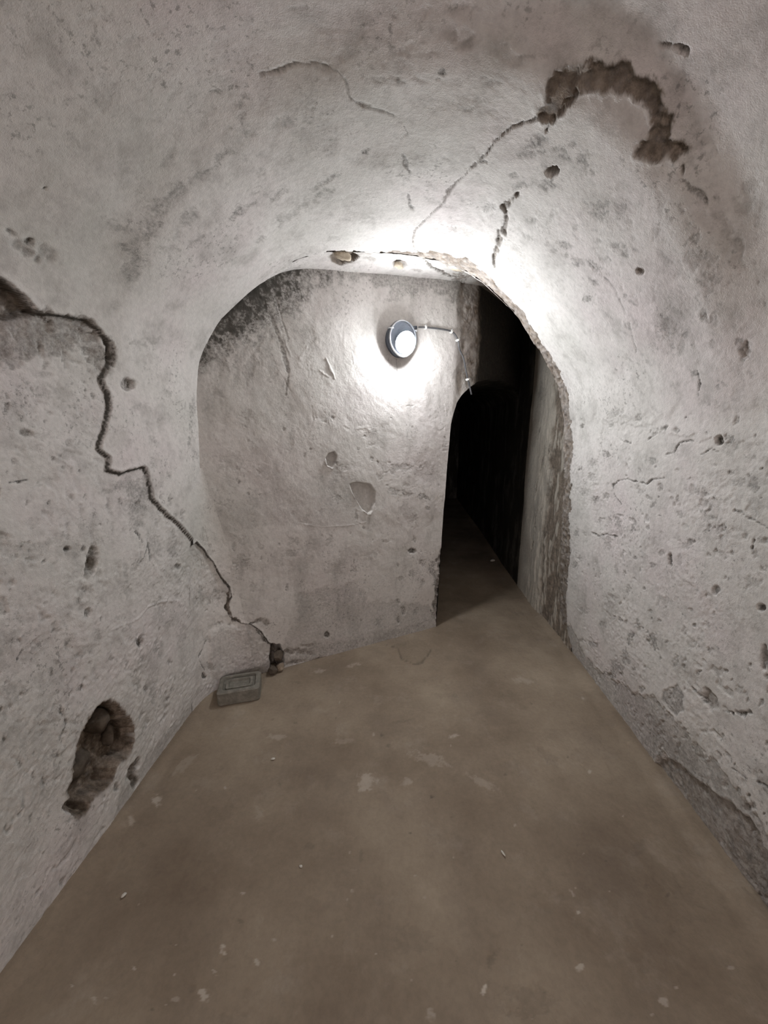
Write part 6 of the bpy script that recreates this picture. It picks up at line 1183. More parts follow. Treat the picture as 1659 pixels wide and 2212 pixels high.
  ('b',[-1.5545,0.307],[0.0062,-0.0016],[-0.0006,-0.0076],0.002,0.33799522653095354,0.0,0.7),
  ('b',[-1.4444,0.7124],[0.0083,-0.0014],[-0.0012,-0.0155],0.002,0.3656313716002815,0.0,0.7),
  ('b',[-1.354,0.5994],[0.0063,-0.0012],[-0.0008,-0.0126],0.002,0.27068960437506917,0.0,0.7),
  ('b',[-0.8839,1.2759],[0.0072,-0.0003],[-0.0004,-0.0126],0.002,0.4697388369075993,0.0,0.7),
  ('b',[-0.9924,0.8341],[0.0122,-0.0016],[-0.0004,-0.0103],0.002,0.3449129726872168,0.0,0.7),
  ('b',[-0.9731,1.4945],[0.0064,-0.0],[-0.0002,-0.0046],0.002,0.3226966866279048,0.0,0.7),
  ('b',[-0.2073,0.2391],[0.0138,-0.003],[0.0003,-0.0101],0.002,0.5853430368400574,0.0,0.7),
  ('b',[-0.7792,1.0859],[0.0107,-0.0008],[-0.0002,-0.0102],0.002,0.28122361006948665,0.0,0.7),
  ('b',[-1.5629,0.8719],[0.007,-0.001],[-0.0013,-0.0151],0.002,0.21878528149639487,0.0,0.7),
  ('b',[-0.4523,0.2742],[0.017,-0.0037],[0.0003,-0.0307],0.002,0.44071024059959524,0.0,0.7),
  ('b',[-0.4552,0.5545],[0.0131,-0.0022],[0.0002,-0.023],0.002,0.49424564109428765,0.0,0.7),
  ('b',[-0.9939,0.7229],[0.0107,-0.0016],[-0.0006,-0.0152],0.002,0.4041655784323876,0.0,0.7),
  ('b',[-0.6477,0.7613],[0.01,-0.0013],[-0.0001,-0.0087],0.002,0.2828186682458592,0.0,0.7),
  ('b',[-0.8805,0.7114],[0.0064,-0.001],[-0.0002,-0.0057],0.002,0.446119916796253,0.0,0.7),
  ('b',[-1.5034,0.7432],[0.0114,-0.0019],[-0.0018,-0.0223],0.002,0.5146839759241753,0.0,0.7),
  ('b',[-0.8826,1.2709],[0.0127,-0.0006],[-0.0004,-0.0127],0.002,0.5788280005767141,0.0,0.7),
  ('b',[-0.2372,0.6244],[0.0145,-0.0022],[0.0003,-0.012],0.002,0.35163985250930946,0.0,0.7),
  ('b',[-1.3501,1.4482],[0.0056,-0.0001],[-0.0007,-0.0097],0.002,0.40973525843698305,0.0,0.7),
  ('b',[-1.6609,0.3484],[0.0107,-0.0028],[-0.0009,-0.0094],0.002,0.4682734046165678,0.0,0.7),
  ('b',[-1.3582,0.7381],[0.0083,-0.0013],[-0.0012,-0.017],0.002,0.41868100454972396,0.0,0.7),
  ('b',[-0.4355,0.8441],[0.0078,-0.0009],[0.0001,-0.0075],0.002,0.2540643705127507,0.0,0.7),
  ('b',[-0.2863,1.2232],[0.0162,-0.0008],[0.0004,-0.0171],0.002,0.47886071119447265,0.0,0.7),
  ('b',[-1.5421,1.4215],[0.005,-0.0001],[-0.0008,-0.0088],0.002,0.36884190943519934,0.0,0.7),
  ('b',[-1.4429,1.1946],[0.01,-0.0007],[-0.0012,-0.0153],0.002,0.45695890768265257,0.0,0.7),
  ('b',[-0.6974,1.4267],[0.0149,-0.0002],[-0.0001,-0.0099],0.002,0.5878907848662323,0.0,0.7),
  ('b',[-1.0758,1.3259],[0.0128,-0.0004],[-0.0009,-0.0198],0.002,0.4641027722403062,0.0,0.7),
  ('b',[-1.3789,1.4172],[0.0102,-0.0002],[-0.0008,-0.0108],0.002,0.2290502484398727,0.0,0.7),
  ('b',[-1.1622,0.9914],[0.0104,-0.0011],[-0.0008,-0.0143],0.002,0.417089796402831,0.0,0.7),
  ('b',[-1.339,1.2426],[0.0118,-0.0006],[-0.0014,-0.0197],0.002,0.5053460170373223,0.0,0.7),
  ('b',[-0.5101,1.1467],[0.0085,-0.0005],[0.0,-0.0055],0.002,0.2934906595276936,0.0,0.7),
  ('b',[-1.5289,0.3736],[0.0113,-0.0028],[-0.0012,-0.015],0.002,0.48433522526657613,0.0,0.7),
  ('b',[-0.4027,0.3404],[0.0084,-0.0017],[0.0001,-0.0062],0.002,0.40221923161345097,0.0,0.7),
  ('b',[-1.4562,0.2594],[0.0061,-0.0016],[-0.001,-0.0133],0.002,0.43806013058945004,0.0,0.7),
  ('b',[-1.1864,1.4799],[0.0123,-0.0001],[-0.0008,-0.0147],0.002,0.4565655517092263,0.0,0.7),
  ('b',[-1.4175,0.6044],[0.0068,-0.0013],[-0.0009,-0.0118],0.002,0.21710862708809195,0.0,0.7),
  ('b',[-0.6015,0.6641],[0.0115,-0.0017],[-0.0,-0.0103],0.002,0.242785097438232,0.0,0.7),
  ('b',[-0.5161,1.539],[0.0075,0.0001],[0.0,-0.0101],0.002,0.3569575489400001,0.0,0.7),
  ('b',[-1.2518,0.8189],[0.0083,-0.0012],[-0.0009,-0.0143],0.002,0.5569972827118532,0.0,0.7),
  ('b',[-1.5323,0.814],[0.0075,-0.0011],[-0.001,-0.0114],0.002,0.550841144024047,0.0,0.7),
  ('b',[-0.5406,1.1136],[0.0106,-0.0007],[0.0,-0.0079],0.002,0.41098788237888906,0.0,0.7),
  ('b',[-0.7831,0.6428],[0.0094,-0.0015],[-0.0002,-0.0099],0.002,0.47787686220809117,0.0,0.7),
  ('b',[-1.4456,1.2713],[0.0077,-0.0004],[-0.0012,-0.0151],0.002,0.4713660344839426,0.0,0.7),
  ('b',[-1.3398,0.3217],[0.0062,-0.0015],[-0.0004,-0.0067],0.002,0.36184393866557,0.0,0.7),
  ('b',[-0.7144,0.8544],[0.0154,-0.0018],[-0.0003,-0.0215],0.002,0.5165844364716932,0.0,0.7),
  ('b',[-0.4554,0.1713],[0.0111,-0.0026],[0.0002,-0.0197],0.002,0.5625857160182193,0.0,0.7),
  ('b',[-1.6182,0.4299],[0.0082,-0.0019],[-0.0012,-0.014],0.002,0.3343654364873937,0.0,0.7),
  ('b',[-1.0406,1.3606],[0.0091,-0.0002],[-0.0004,-0.0081],0.002,0.522792921591176,0.0,0.7),
  ('b',[-0.5276,1.2597],[0.0139,-0.0006],[0.0001,-0.0217],0.002,0.2252054794869518,0.0,0.7),
  ('b',[-0.741,1.3549],[0.0145,-0.0004],[-0.0002,-0.0111],0.002,0.31711622364399317,0.0,0.7),
  ('b',[-1.0027,0.9874],[0.0075,-0.0008],[-0.0004,-0.0102],0.002,0.2607143886178223,0.0,0.7),
  ('b',[-0.9046,1.536],[0.0132,0.0001],[-0.0005,-0.0155],0.002,0.5725342509414963,0.0,0.7),
  ('b',[-0.8021,0.8246],[0.0104,-0.0013],[-0.0003,-0.0156],0.002,0.36338161025396365,0.0,0.7),
  ('b',[-0.4322,0.8346],[0.0075,-0.0009],[0.0001,-0.0111],0.002,0.26749849248223434,0.0,0.7),
  ('b',[-1.3905,1.4917],[0.0077,-0.0],[-0.0004,-0.0056],0.002,0.3254374506505029,0.0,0.7),
  ('b',[-0.1206,0.2433],[0.0256,-0.0054],[0.0006,-0.0161],0.006,0.86426591206477,0.2,0.7),
  ('b',[-0.1253,0.3151],[0.0256,-0.0051],[0.0011,-0.0296],0.006,0.5354687353099096,0.2,0.7),
  ('b',[-0.1153,0.2966],[0.0272,-0.0055],[0.0011,-0.0285],0.006,0.7385935784751642,0.2,0.7),
  ('b',[-0.134,0.1085],[0.031,-0.0072],[0.0011,-0.0312],0.006,0.48750804846202916,0.2,0.7),
  ('b',[-0.0879,0.0858],[0.0333,-0.0082],[0.0008,-0.0194],0.006,0.6990712279074912,0.2,0.7),
  ('b',[-0.1065,0.172],[0.0283,-0.0063],[0.001,-0.0262],0.006,0.4458517436345332,0.2,0.7),
  ('b',[-0.0998,0.4494],[0.027,-0.0047],[0.0008,-0.0212],0.006,0.44161646878271044,0.2,0.7),
  ('b',[-0.0999,0.1042],[0.0197,-0.0046],[0.0007,-0.018],0.006,0.6873020774576029,0.2,0.7),
  ('b',[-0.0908,0.313],[0.0144,-0.0029],[0.0012,-0.0293],0.006,0.460647879067459,0.2,0.7),
  ('b',[-0.1137,0.5423],[0.0161,-0.0026],[0.0011,-0.0274],0.006,0.678711371838196,0.2,0.7),
  ('b',[-0.0839,0.2628],[0.0141,-0.0031],[0.0018,-0.0438],0.006,0.4630606331802688,0.2,0.7),
  ('b',[-0.0833,0.1021],[0.0199,-0.0049],[0.001,-0.0258],0.006,0.7198293727841837,0.2,0.7),
  ('b',[-0.098,0.1073],[0.0243,-0.0056],[0.0017,-0.0437],0.006,0.6515034040661549,0.2,0.7),
  ('b',[-0.1372,0.187],[0.0273,-0.006],[0.0009,-0.0269],0.006,0.7296963063719726,0.2,0.7),
  ('b',[-0.1082,0.4059],[0.0191,-0.0035],[0.0008,-0.0222],0.006,0.8889446570725369,0.2,0.7),
  ('b',[-0.0864,0.4244],[0.0165,-0.0031],[0.0014,-0.0336],0.006,0.8983983886490522,0.2,0.7),
  ('b',[-0.0934,0.1346],[0.0242,-0.0056],[0.0017,-0.0452],0.006,0.5246656270884504,0.2,0.7),
  ('b',[-0.1116,0.4921],[0.0197,-0.0033],[0.0011,-0.0285],0.006,0.5294429815078019,0.2,0.7),
  ('b',[-0.1016,0.4779],[0.0324,-0.0055],[0.0006,-0.0149],0.006,0.7717268961772543,0.2,0.7),
  ('b',[-0.0956,0.5994],[0.0186,-0.0028],[0.001,-0.026],0.006,0.48470548406307523,0.2,0.7),
  ('b',[-0.1108,0.0488],[0.0248,-0.006],[0.001,-0.0274],0.006,0.5377218607678944,0.2,0.7),
  ('b',[-0.133,0.1646],[0.0257,-0.0057],[0.0012,-0.0351],0.006,0.45195573151701735,0.2,0.7),
  ('b',[-0.1042,0.5585],[0.0229,-0.0036],[0.0008,-0.0199],0.006,0.8846202599544912,0.2,0.7),
  ('b',[-0.1359,0.5362],[0.0185,-0.003],[0.0007,-0.019],0.006,0.7925698099214641,0.2,0.7),
  ('b',[-0.1188,0.2143],[0.0272,-0.0058],[0.0009,-0.0242],0.006,0.6741971393612444,0.2,0.7),
  ('b',[-0.1238,0.3505],[0.0157,-0.003],[0.0014,-0.0387],0.006,0.6456568942991341,0.2,0.7),
  ('b',[-0.113,0.2911],[0.0301,-0.0061],[0.0007,-0.0193],0.006,0.8612090301440838,0.2,0.7),
  ('b',[-0.1213,0.2705],[0.0272,-0.0056],[0.0014,-0.0369],0.006,0.5664650451887593,0.2,0.7),
  ('b',[-0.1043,0.2149],[0.0285,-0.0061],[0.0013,-0.0355],0.006,0.7148007665143989,0.2,0.7),
  ('b',[-0.1147,0.3602],[0.0214,-0.0041],[0.0013,-0.0341],0.006,0.752403009591813,0.2,0.7),
  ('c',[[-0.7825,1.0804],[-0.746,1.0183],[-0.7085,0.9666],[-0.6732,0.9326],[-0.6501,0.9486]],[0.0044,0.0059,0.0074,0.009,0.006],-0.008,0.0,0.0),
  ('c',[[-0.9522,1.2914],[-0.9419,1.258],[-0.9163,1.2458],[-0.8982,1.2671]],[0.0042,0.007,0.0085,0.0056],-0.008,0.0,0.0),
  ('r',[[-1.6466,1.7574],[-1.5767,2.2522],[-1.1665,2.3518],[-0.7627,2.3874],[-0.7916,2.3143],[-0.9524,2.2449],[-1.0455,2.1423],[-1.1614,2.0389],[-1.2719,1.9717],[-1.3676,1.9076],[-1.4844,1.8218],[-1.5641,1.7622]],0,0.78,0.0,0.06,0.05,0.0,0.0),
  ('r',[[-1.6379,1.8427],[-1.5767,2.2522],[-1.1665,2.3518],[-1.0728,2.3359],[-1.1029,2.2232],[-1.1808,2.1142],[-1.2681,2.0272],[-1.351,1.9792],[-1.4443,1.9119],[-1.5464,1.839]],0,1.2,0.0,0.04,0.05,0.0,0.0),
  ('b',[-1.4036,1.7737],[0.0261,-0.005],[-0.0407,-0.1274],0.0008,0.2244122999838594,0,0.85),
  ('b',[-1.3136,2.1416],[0.0166,-0.0002],[-0.0121,-0.0523],0.0008,0.21131759532168937,0,0.85),
  ('b',[-1.296,2.0617],[0.0203,-0.0033],[-0.0251,-0.0697],0.0008,0.27867170937904395,0,0.85),
  ('b',[-1.5003,1.602],[0.0117,0.0006],[-0.0034,-0.0541],0.0008,0.11535394854024808,0,0.85),
  ('b',[-1.4305,1.9265],[0.0201,0.0006],[-0.0135,-0.0922],0.0008,0.24437991094811165,0,0.85),
  ('b',[-1.3796,1.536],[0.026,0.0014],[-0.0017,-0.0585],0.0008,0.2016228745389053,0,0.85),
  ('b',[-1.3728,1.9432],[0.026,-0.0054],[-0.0194,-0.0518],0.0008,0.2300317537394897,0,0.85),
  ('b',[-1.2208,1.4097],[0.0215,-0.0025],[-0.0193,-0.1214],0.0008,0.08089297681582196,0,0.85),
  ('b',[-1.483,1.9171],[0.0082,-0.0019],[-0.0177,-0.0456],0.0008,0.15233610268934145,0,0.85),
  ('b',[-1.0552,1.7008],[0.031,-0.0031],[-0.0133,-0.0655],0.0008,0.18438719525263644,0,0.85),
  ('b',[-1.0425,1.6553],[0.0322,-0.0035],[-0.011,-0.0545],0.0008,0.07607114458143681,0,0.85),
  ('b',[-1.54,1.8033],[0.0266,0.0023],[-0.0044,-0.0607],0.0008,0.16792781239509658,0,0.85),
  ('b',[-1.4855,1.5271],[0.019,-0.006],[-0.0194,-0.0521],0.0008,0.14565613126383217,0,0.85),
  ('b',[-1.3244,1.9852],[0.0281,-0.004],[-0.0379,-0.1177],0.0008,0.12644379527727817,0,0.85),
  ('b',[-1.0539,1.5256],[0.0116,-0.0003],[-0.0043,-0.0532],0.0008,0.17542112904238558,0,0.85),
  ('b',[-1.368,1.9135],[0.029,-0.0015],[-0.0262,-0.1206],0.0008,0.21410446672672973,0,0.85),
  ('b',[-1.1941,1.6307],[0.0188,-0.0026],[-0.0207,-0.0901],0.0008,0.17332472267607796,0,0.85),
  ('b',[-1.5144,1.7629],[0.0099,-0.0002],[-0.0091,-0.0556],0.0008,0.1105434928186571,0,0.85),
  ('b',[-1.5581,1.6277],[0.0147,0.0003],[-0.0131,-0.1276],0.0008,0.17105099873749618,0,0.85),
  ('b',[-1.4905,1.5224],[0.0283,0.0001],[-0.0082,-0.0947],0.0008,0.08878768697444367,0,0.85),
  ('b',[-1.4999,2.0873],[0.0227,0.0014],[-0.0122,-0.077],0.0008,0.31597546566823953,0,0.85),
  ('b',[-1.1774,1.9575],[0.0239,-0.0048],[-0.0217,-0.0575],0.0008,0.17604554400724268,0,0.85),
  ('b',[-1.3977,2.0761],[0.023,0.0024],[-0.0085,-0.0856],0.0008,0.1579406136336321,0,0.85),
  ('b',[-1.5587,1.4794],[0.0104,-0.0033],[-0.0333,-0.0919],0.0008,0.10828649688148467,0,0.85),
  ('b',[-1.3561,1.4049],[0.0266,0.001],[-0.0015,-0.0862],0.0008,0.07232259159335819,0,0.85),
  ('b',[-1.3442,1.7793],[0.0208,-0.0036],[-0.0284,-0.0938],0.0008,0.30715094693142747,0,0.85),
  ('b',[-0.9875,2.1201],[0.0333,-0.0026],[-0.0256,-0.091],0.0008,0.10049372316746139,0,0.85),
  ('b',[-1.0863,2.1661],[0.0235,0.0045],[0.0022,-0.097],0.0008,0.3209509768583442,0,0.85),
  ('b',[-1.0146,1.9625],[0.031,-0.0002],[-0.0199,-0.1249],0.0008,0.22488743918922866,0,0.85),
  ('b',[-1.5369,1.6043],[0.0181,-0.001],[-0.0153,-0.0961],0.0008,0.19442481653546798,0,0.85),
  ('b',[-1.4883,1.6271],[0.0172,-0.0013],[-0.0186,-0.1016],0.0008,0.08556506305947556,0,0.85),
  ('b',[-1.3558,2.0549],[0.0097,0.0003],[-0.0147,-0.0895],0.0008,0.13071059220388268,0,0.85),
  ('b',[-1.2291,2.0204],[0.0313,0.0052],[0.0003,-0.1019],0.0008,0.2857050826445237,0,0.85),
  ('b',[-1.1575,1.4166],[0.023,-0.0072],[-0.0423,-0.1195],0.0008,0.19199824457738862,0,0.85),
  ('b',[-1.3401,1.9711],[0.0155,-0.0025],[-0.044,-0.1297],0.0008,0.11682217554821012,0,0.85),
  ('b',[-1.0466,1.9696],[0.0312,0.0039],[-0.0005,-0.0714],0.0008,0.2603810613419043,0,0.85),
  ('b',[-1.4847,1.7451],[0.0128,-0.0012],[-0.0249,-0.1096],0.0008,0.20956717291369348,0,0.85),
  ('b',[-1.2826,1.83],[0.011,0.0007],[-0.0052,-0.0681],0.0008,0.3196830463069783,0,0.85),
  ('b',[-1.1516,1.3959],[0.014,-0.0048],[-0.027,-0.0707],0.0008,0.13020166361110005,0,0.85),
  ('b',[-1.0191,1.9681],[0.0355,0.0038],[-0.0014,-0.0568],0.0008,0.12901185334481638,0,0.85),
  ('b',[-1.4296,1.9678],[0.0161,-0.0008],[-0.0123,-0.053],0.0008,0.22664322174539153,0,0.85),
  ('b',[-1.2423,1.8975],[0.0292,-0.0],[-0.0129,-0.0835],0.0008,0.23729343122509766,0,0.85),
  ('b',[-1.0187,1.9062],[0.0275,-0.0026],[-0.0221,-0.09],0.0008,0.22847576514162227,0,0.85),
  ('b',[-1.3032,2.0289],[0.0166,0.0021],[-0.0055,-0.1015],0.0008,0.16974260969953087,0,0.85),
  ('b',[-1.2332,1.8086],[0.0276,-0.0014],[-0.0203,-0.1094],0.0008,0.22493659163923208,0,0.85),
  ('b',[-1.2165,1.7736],[0.0227,-0.0008],[-0.0116,-0.0725],0.0008,0.26223293616334387,0,0.85),
  ('b',[-0.3876,0.5201],[0.0302,-0.0273],[-0.0386,-0.0382],0.0008,0.07724803489812047,0,0.85),
  ('b',[-1.6422,0.3131],[0.025,-0.0075],[-0.0063,-0.0553],0.0008,0.10088124218582281,0,0.85),
  ('b',[-1.1088,0.4583],[0.0772,-0.0162],[-0.0012,-0.0253],0.0008,0.16859791976473623,0,0.85),
  ('b',[-1.4797,0.8784],[0.072,-0.036],[-0.011,-0.0288],0.0008,0.15138764301344818,0,0.85),
  ('b',[-0.5977,1.0114],[0.0402,-0.003],[0.001,-0.072],0.0008,0.17597405297315288,0,0.85),
  ('b',[-0.8306,1.1538],[0.0782,0.0062],[0.0079,-0.0583],0.0008,0.16639690966943915,0,0.85),
  ('b',[-1.4735,1.1926],[0.0443,-0.0412],[-0.0247,-0.0304],0.0008,0.13512164705970353,0,0.85),
  ('b',[-0.8058,0.9772],[0.0725,-0.0081],[-0.0015,-0.0435],0.0008,0.06859186147333955,0,0.85),
  ('b',[-1.1497,1.2314],[0.0289,0.0031],[0.0067,-0.0604],0.0008,0.10362645408722748,0,0.85),
  ('b',[-1.2479,0.691],[0.0368,-0.0204],[-0.0118,-0.0289],0.0008,0.158395468632419,0,0.85),
  ('b',[-1.4373,0.3022],[0.0393,0.0029],[0.0104,-0.0623],0.0008,0.15582927503118676,0,0.85),
  ('b',[-1.0689,0.7717],[0.1088,-0.0271],[-0.0096,-0.0664],0.0008,0.09437628271014217,0,0.85),
  ('b',[-0.2393,1.1798],[0.0714,-0.0448],[-0.0293,-0.0359],0.0008,0.1973221088807609,0,0.85),
  ('b',[-0.3704,-0.0233],[0.1127,-0.0087],[0.0165,-0.0795],0.0008,0.14835131730605328,0,0.85),
  ('b',[-0.844,1.241],[0.1287,0.0289],[0.0129,-0.0457],0.0008,0.15448019174524508,0,0.85),
  ('b',[-1.5282,1.0935],[0.0657,-0.0389],[-0.0136,-0.0271],0.0008,0.14599670707303614,0,0.85),
  ('b',[-1.1325,0.6612],[0.1044,0.0359],[0.0254,-0.0646],0.0008,0.15921212577982205,0,0.85),
  ('b',[-1.429,0.4659],[0.0876,-0.0314],[-0.0112,-0.0616],0.0008,0.11991461138251125,0,0.85),
  ('b',[-0.5591,0.1752],[0.0443,0.0243],[0.0495,-0.0721],0.0008,0.11035304366175797,0,0.85),
  ('b',[-1.1881,0.7306],[0.0291,0.0119],[0.0107,-0.0247],0.0008,0.12442830592185017,0,0.85),
  ('b',[-1.5092,0.8853],[0.0527,-0.033],[-0.0147,-0.0304],0.0008,0.08038955560355485,0,0.85),
  ('b',[-1.5039,0.7222],[0.0975,-0.0415],[-0.0148,-0.0517],0.0008,0.15840754907162508,0,0.85),
  ('b',[-1.255,1.2316],[0.0421,-0.0098],[-0.0079,-0.0341],0.0008,0.13092107475707898,0,0.85),
  ('b',[-1.1416,1.051],[0.0825,0.0208],[0.0136,-0.0491],0.0008,0.16330510495273629,0,0.85),
  ('b',[-0.3903,0.9279],[0.0905,-0.0447],[-0.0335,-0.0657],0.0008,0.18429510050470455,0,0.85),
  ('b',[-1.0189,0.3371],[0.0559,0.0318],[0.03,-0.0504],0.0008,0.06632824922252172,0,0.85),
  ('b',[-1.3607,0.5224],[0.046,-0.0162],[-0.0081,-0.0432],0.0008,0.07275434240130185,0,0.85),
  ('b',[-0.8262,0.4493],[0.0794,0.0417],[0.0266,-0.0434],0.0008,0.1298828198506856,0,0.85),
  ('b',[-0.3965,1.0429],[0.0888,0.0463],[0.0186,-0.0253],0.0008,0.09229809199514467,0,0.85),
  ('b',[-1.1256,1.1786],[0.0353,-0.0102],[-0.008,-0.0292],0.0008,0.09340619201345596,0,0.85),
  ('b',[-1.2755,1.2423],[0.0879,-0.0032],[-0.0027,-0.0555],0.0008,0.14967635498266052,0,0.85),
  ('b',[-0.8037,0.7082],[0.1127,0.0683],[0.038,-0.0547],0.0008,0.18740441065583238,0,0.85),
  ('b',[-0.2876,1.165],[0.1379,0.0623],[0.0458,-0.0672],0.0008,0.12983207942603958,0,0.85),
  ('b',[-1.0145,0.4197],[0.0487,-0.0305],[-0.017,-0.0384],0.0008,0.18779751707399736,0,0.85),
  ('b',[-0.1973,0.5069],[0.0495,-0.0273],[-0.0193,-0.0389],0.0008,0.15631122132270708,0,0.85),
  ('b',[-1.621,0.7703],[0.0561,0.0088],[0.0091,-0.0618],0.0008,0.12376630665638315,0,0.85),
  ('b',[-0.3185,0.4518],[0.0497,-0.0352],[-0.0386,-0.0554],0.0008,0.1873810111271732,0,0.85),
  ('b',[-0.6814,0.8768],[0.1241,-0.0426],[-0.0171,-0.0626],0.0008,0.08486081525668052,0,0.85),
  ('b',[-0.2149,1.1413],[0.1341,-0.0468],[-0.0207,-0.0542],0.0008,0.17614089714156467,0,0.85),
  ('b',[-1.03,0.1767],[0.1121,-0.0793],[-0.026,-0.056],0.0008,0.11838471075145651,0,0.85),
  ('b',[-1.5695,0.7127],[0.0163,-0.0028],[-0.0022,-0.0252],0.002,0.15139451431869205,0,0.8),
  ('b',[-1.5706,0.8457],[0.0096,-0.0014],[-0.003,-0.0337],0.002,0.24260792531800895,0,0.8),
  ('b',[-1.5114,0.5436],[0.0115,-0.0024],[-0.0021,-0.0259],0.002,0.3127846174550736,0,0.8),
 ],
 'K': [
  ('r',[[-0.3779,2.1827],[-0.3404,2.1445],[-0.286,2.1546],[-0.2399,2.2209],[-0.2812,2.2592],[-0.3443,2.268],[-0.3746,2.2298]],0.03,0.35,0.9,0.006,0.004,1.0,0.0),
  ('r',[[-0.0684,2.3324],[-0.0428,2.2982],[-0.0033,2.3272],[0.0122,2.3848],[-0.0187,2.4272],[-0.0597,2.3906]],0.015,0.1,0.7,0.005,0.004,1.0,0.0),
  ('c',[[0.0696,2.2162],[0.1043,2.2899],[0.1569,2.4445],[0.2341,2.5644],[0.2822,2.6247],[0.3852,2.6588]],[0.0114,0.0103,0.0125,0.0131,0.01,0.0085],0.012,0.9,0.3),
  ('c',[[0.0122,2.3784],[0.1389,2.3693]],[0.0046,0.0046],0.004,0.7,0.0),
  ('b',[-0.3935,2.0835],[0.0379,0.0375],[-0.0072,0.0258],0.003,0.5,0.6,0.8),
  ('b',[-0.3319,2.1215],[0.0542,0.0331],[-0.0067,0.0286],0.003,0.4,0.5,0.8),
  ('b',[-0.4779,2.0538],[0.0518,0.0665],[-0.0106,0.0315],0.003,0.3,0.2,0.8),
  ('b',[0.1817,2.2783],[0.0619,-0.0076],[0.0032,0.0738],0.003,0.15,0.5,0.8),
  ('b',[0.3103,2.3218],[0.0747,-0.0587],[0.0678,0.5273],0.003,0.1,0.7,0.8),
  ('b',[0.3852,2.6588],[-0.0244,-0.6161],[0.007,0.0636],0.003,0.3,0.6,0.8),
  ('b',[-0.0368,2.2167],[0.0942,0.0366],[-0.0024,0.0326],0.003,0.15,0.3,0.8),
  ('b',[-0.1832,2.2599],[0.0466,0.0235],[-0.0043,0.0261],0.003,0.2,0.2,0.8),
  ('b',[0.0658,2.4605],[0.0376,0.0249],[-0.0007,0.0343],0.003,0.2,0.4,0.8),
 ],
 'FL': [
  ('c',[[-0.1013,2.4167],[-0.0198,2.375],[0.0062,2.2425],[0.0866,2.2015],[0.1317,2.2136],[0.1819,2.3031],[0.2085,2.375]],[0.0034,0.0034,0.0049,0.0064,0.0081,0.0066,0.0034],0.004,0.55,0.0),
  ('r',[[-0.0528,2.4191],[0.1118,2.5112],[0.2156,2.3866],[0.171,2.2763],[0.1197,2.213],[0.0424,2.2291],[-0.0125,2.2935]],-0.003,0.12,0.0,0.004,0.006,0.0,0.0),
  ('b',[-0.0898,1.6131],[0.0138,0.0007],[0.0008,-0.0145],0.001,0.6,0,0.85),
  ('b',[-0.053,1.5499],[0.0155,0.0008],[0.0005,-0.0136],0.001,0.4,0,0.85),
  ('b',[-0.0107,1.6992],[0.0943,0.0268],[0.0023,-0.0155],0.001,0.25,0,0.85),
  ('b',[-0.5115,1.3269],[0.0119,0.0006],[0.0034,-0.0107],0.001,0.6,0,0.85),
  ('b',[-0.5452,1.1979],[0.011,0.0005],[0.0033,-0.0092],0.001,0.5,0,0.85),
  ('b',[-0.3264,1.0831],[0.0204,0.0086],[0.0083,-0.0129],0.001,0.4,0,0.85),
  ('b',[-0.1339,1.0587],[0.0099,-0.0011],[-0.0025,-0.0295],0.001,0.3,0,0.85),
  ('b',[0.1326,1.2995],[0.0096,0.0005],[-0.0006,-0.0082],0.001,0.7,0,0.85),
  ('b',[0.0403,1.1469],[0.0087,0.0004],[-0.0001,-0.0067],0.001,0.6,0,0.85),
  ('b',[0.2043,1.2163],[0.0072,0.0004],[-0.0007,-0.0055],0.001,0.5,0,0.85),
  ('b',[0.268,0.81],[0.0123,-0.0019],[-0.0143,-0.0252],0.001,0.3,0,0.85),
  ('b',[0.8227,1.0142],[0.0139,0.0007],[-0.0056,-0.0095],0.001,0.4,0,0.85),
  ('b',[0.8774,0.9948],[0.0151,0.0007],[-0.0051,-0.0079],0.001,0.45,0,0.85),
  ('b',[-0.4865,0.8577],[0.0115,0.0006],[0.0028,-0.0067],0.001,0.4,0,0.85),
  ('b',[-0.4221,0.6607],[0.0479,0.0024],[0.0068,-0.0155],0.001,0.2,0,0.85),
  ('b',[0.361,0.7322],[0.0989,0.0049],[-0.0109,-0.034],0.001,0.25,0,0.85),
  ('b',[0.0561,0.8405],[0.0828,0.0041],[-0.0014,-0.0417],0.001,0.18,0,0.85),
  ('b',[-0.6968,1.1811],[0.0864,0.0426],[0.0281,-0.0329],0.001,0.15,0,0.85),
  ('b',[-0.6206,1.9801],[0.0441,0.0022],[0.0046,-0.0166],0.001,0.3,0,0.85),
  ('b',[0.6816,1.5329],[0.0413,-0.0632],[-0.0209,-0.0207],0.001,0.2,0,0.85),
  ('b',[0.7149,1.5091],[0.0298,0.0015],[-0.0077,-0.0204],0.001,0.25,0,0.85),
  ('b',[0.619,1.9403],[0.0791,0.0039],[-0.0102,-0.0388],0.001,0.2,0,0.85),
  ('b',[0.25,1.9222],[0.0791,0.0039],[-0.0032,-0.0308],0.001,0.2,0,0.85),
  ('b',[0.8725,1.1391],[0.0269,0.0013],[-0.0204,-0.0352],0.001,0.25,0,0.85),
  ('b',[-0.5364,1.6733],[0.0143,0.0007],[0.0034,-0.0125],0.001,0.4,0,0.85),
  ('b',[-0.9908,1.2201],[0.0269,-0.0105],[0.0018,-0.0237],-0.0006,0,0.5,0.85),
  ('b',[-1.037,1.1371],[0.0143,0.0007],[0.0122,-0.0171],-0.0006,0,0.3,0.85),
  ('b',[-0.1452,1.3493],[0.0425,-0.0144],[-0.0114,-0.0494],-0.0006,0,0.35,0.85),
  ('b',[-0.5091,0.7898],[0.01,0.0036],[0.0107,-0.0109],-0.0006,0,0.6,0.85),
  ('b',[-0.5151,0.7426],[0.0064,0.0022],[0.0086,-0.0084],-0.0006,0,0.6,0.85),
  ('b',[-0.5209,0.6973],[0.0102,0.0035],[0.0166,-0.0153],-0.0006,0,0.55,0.85),
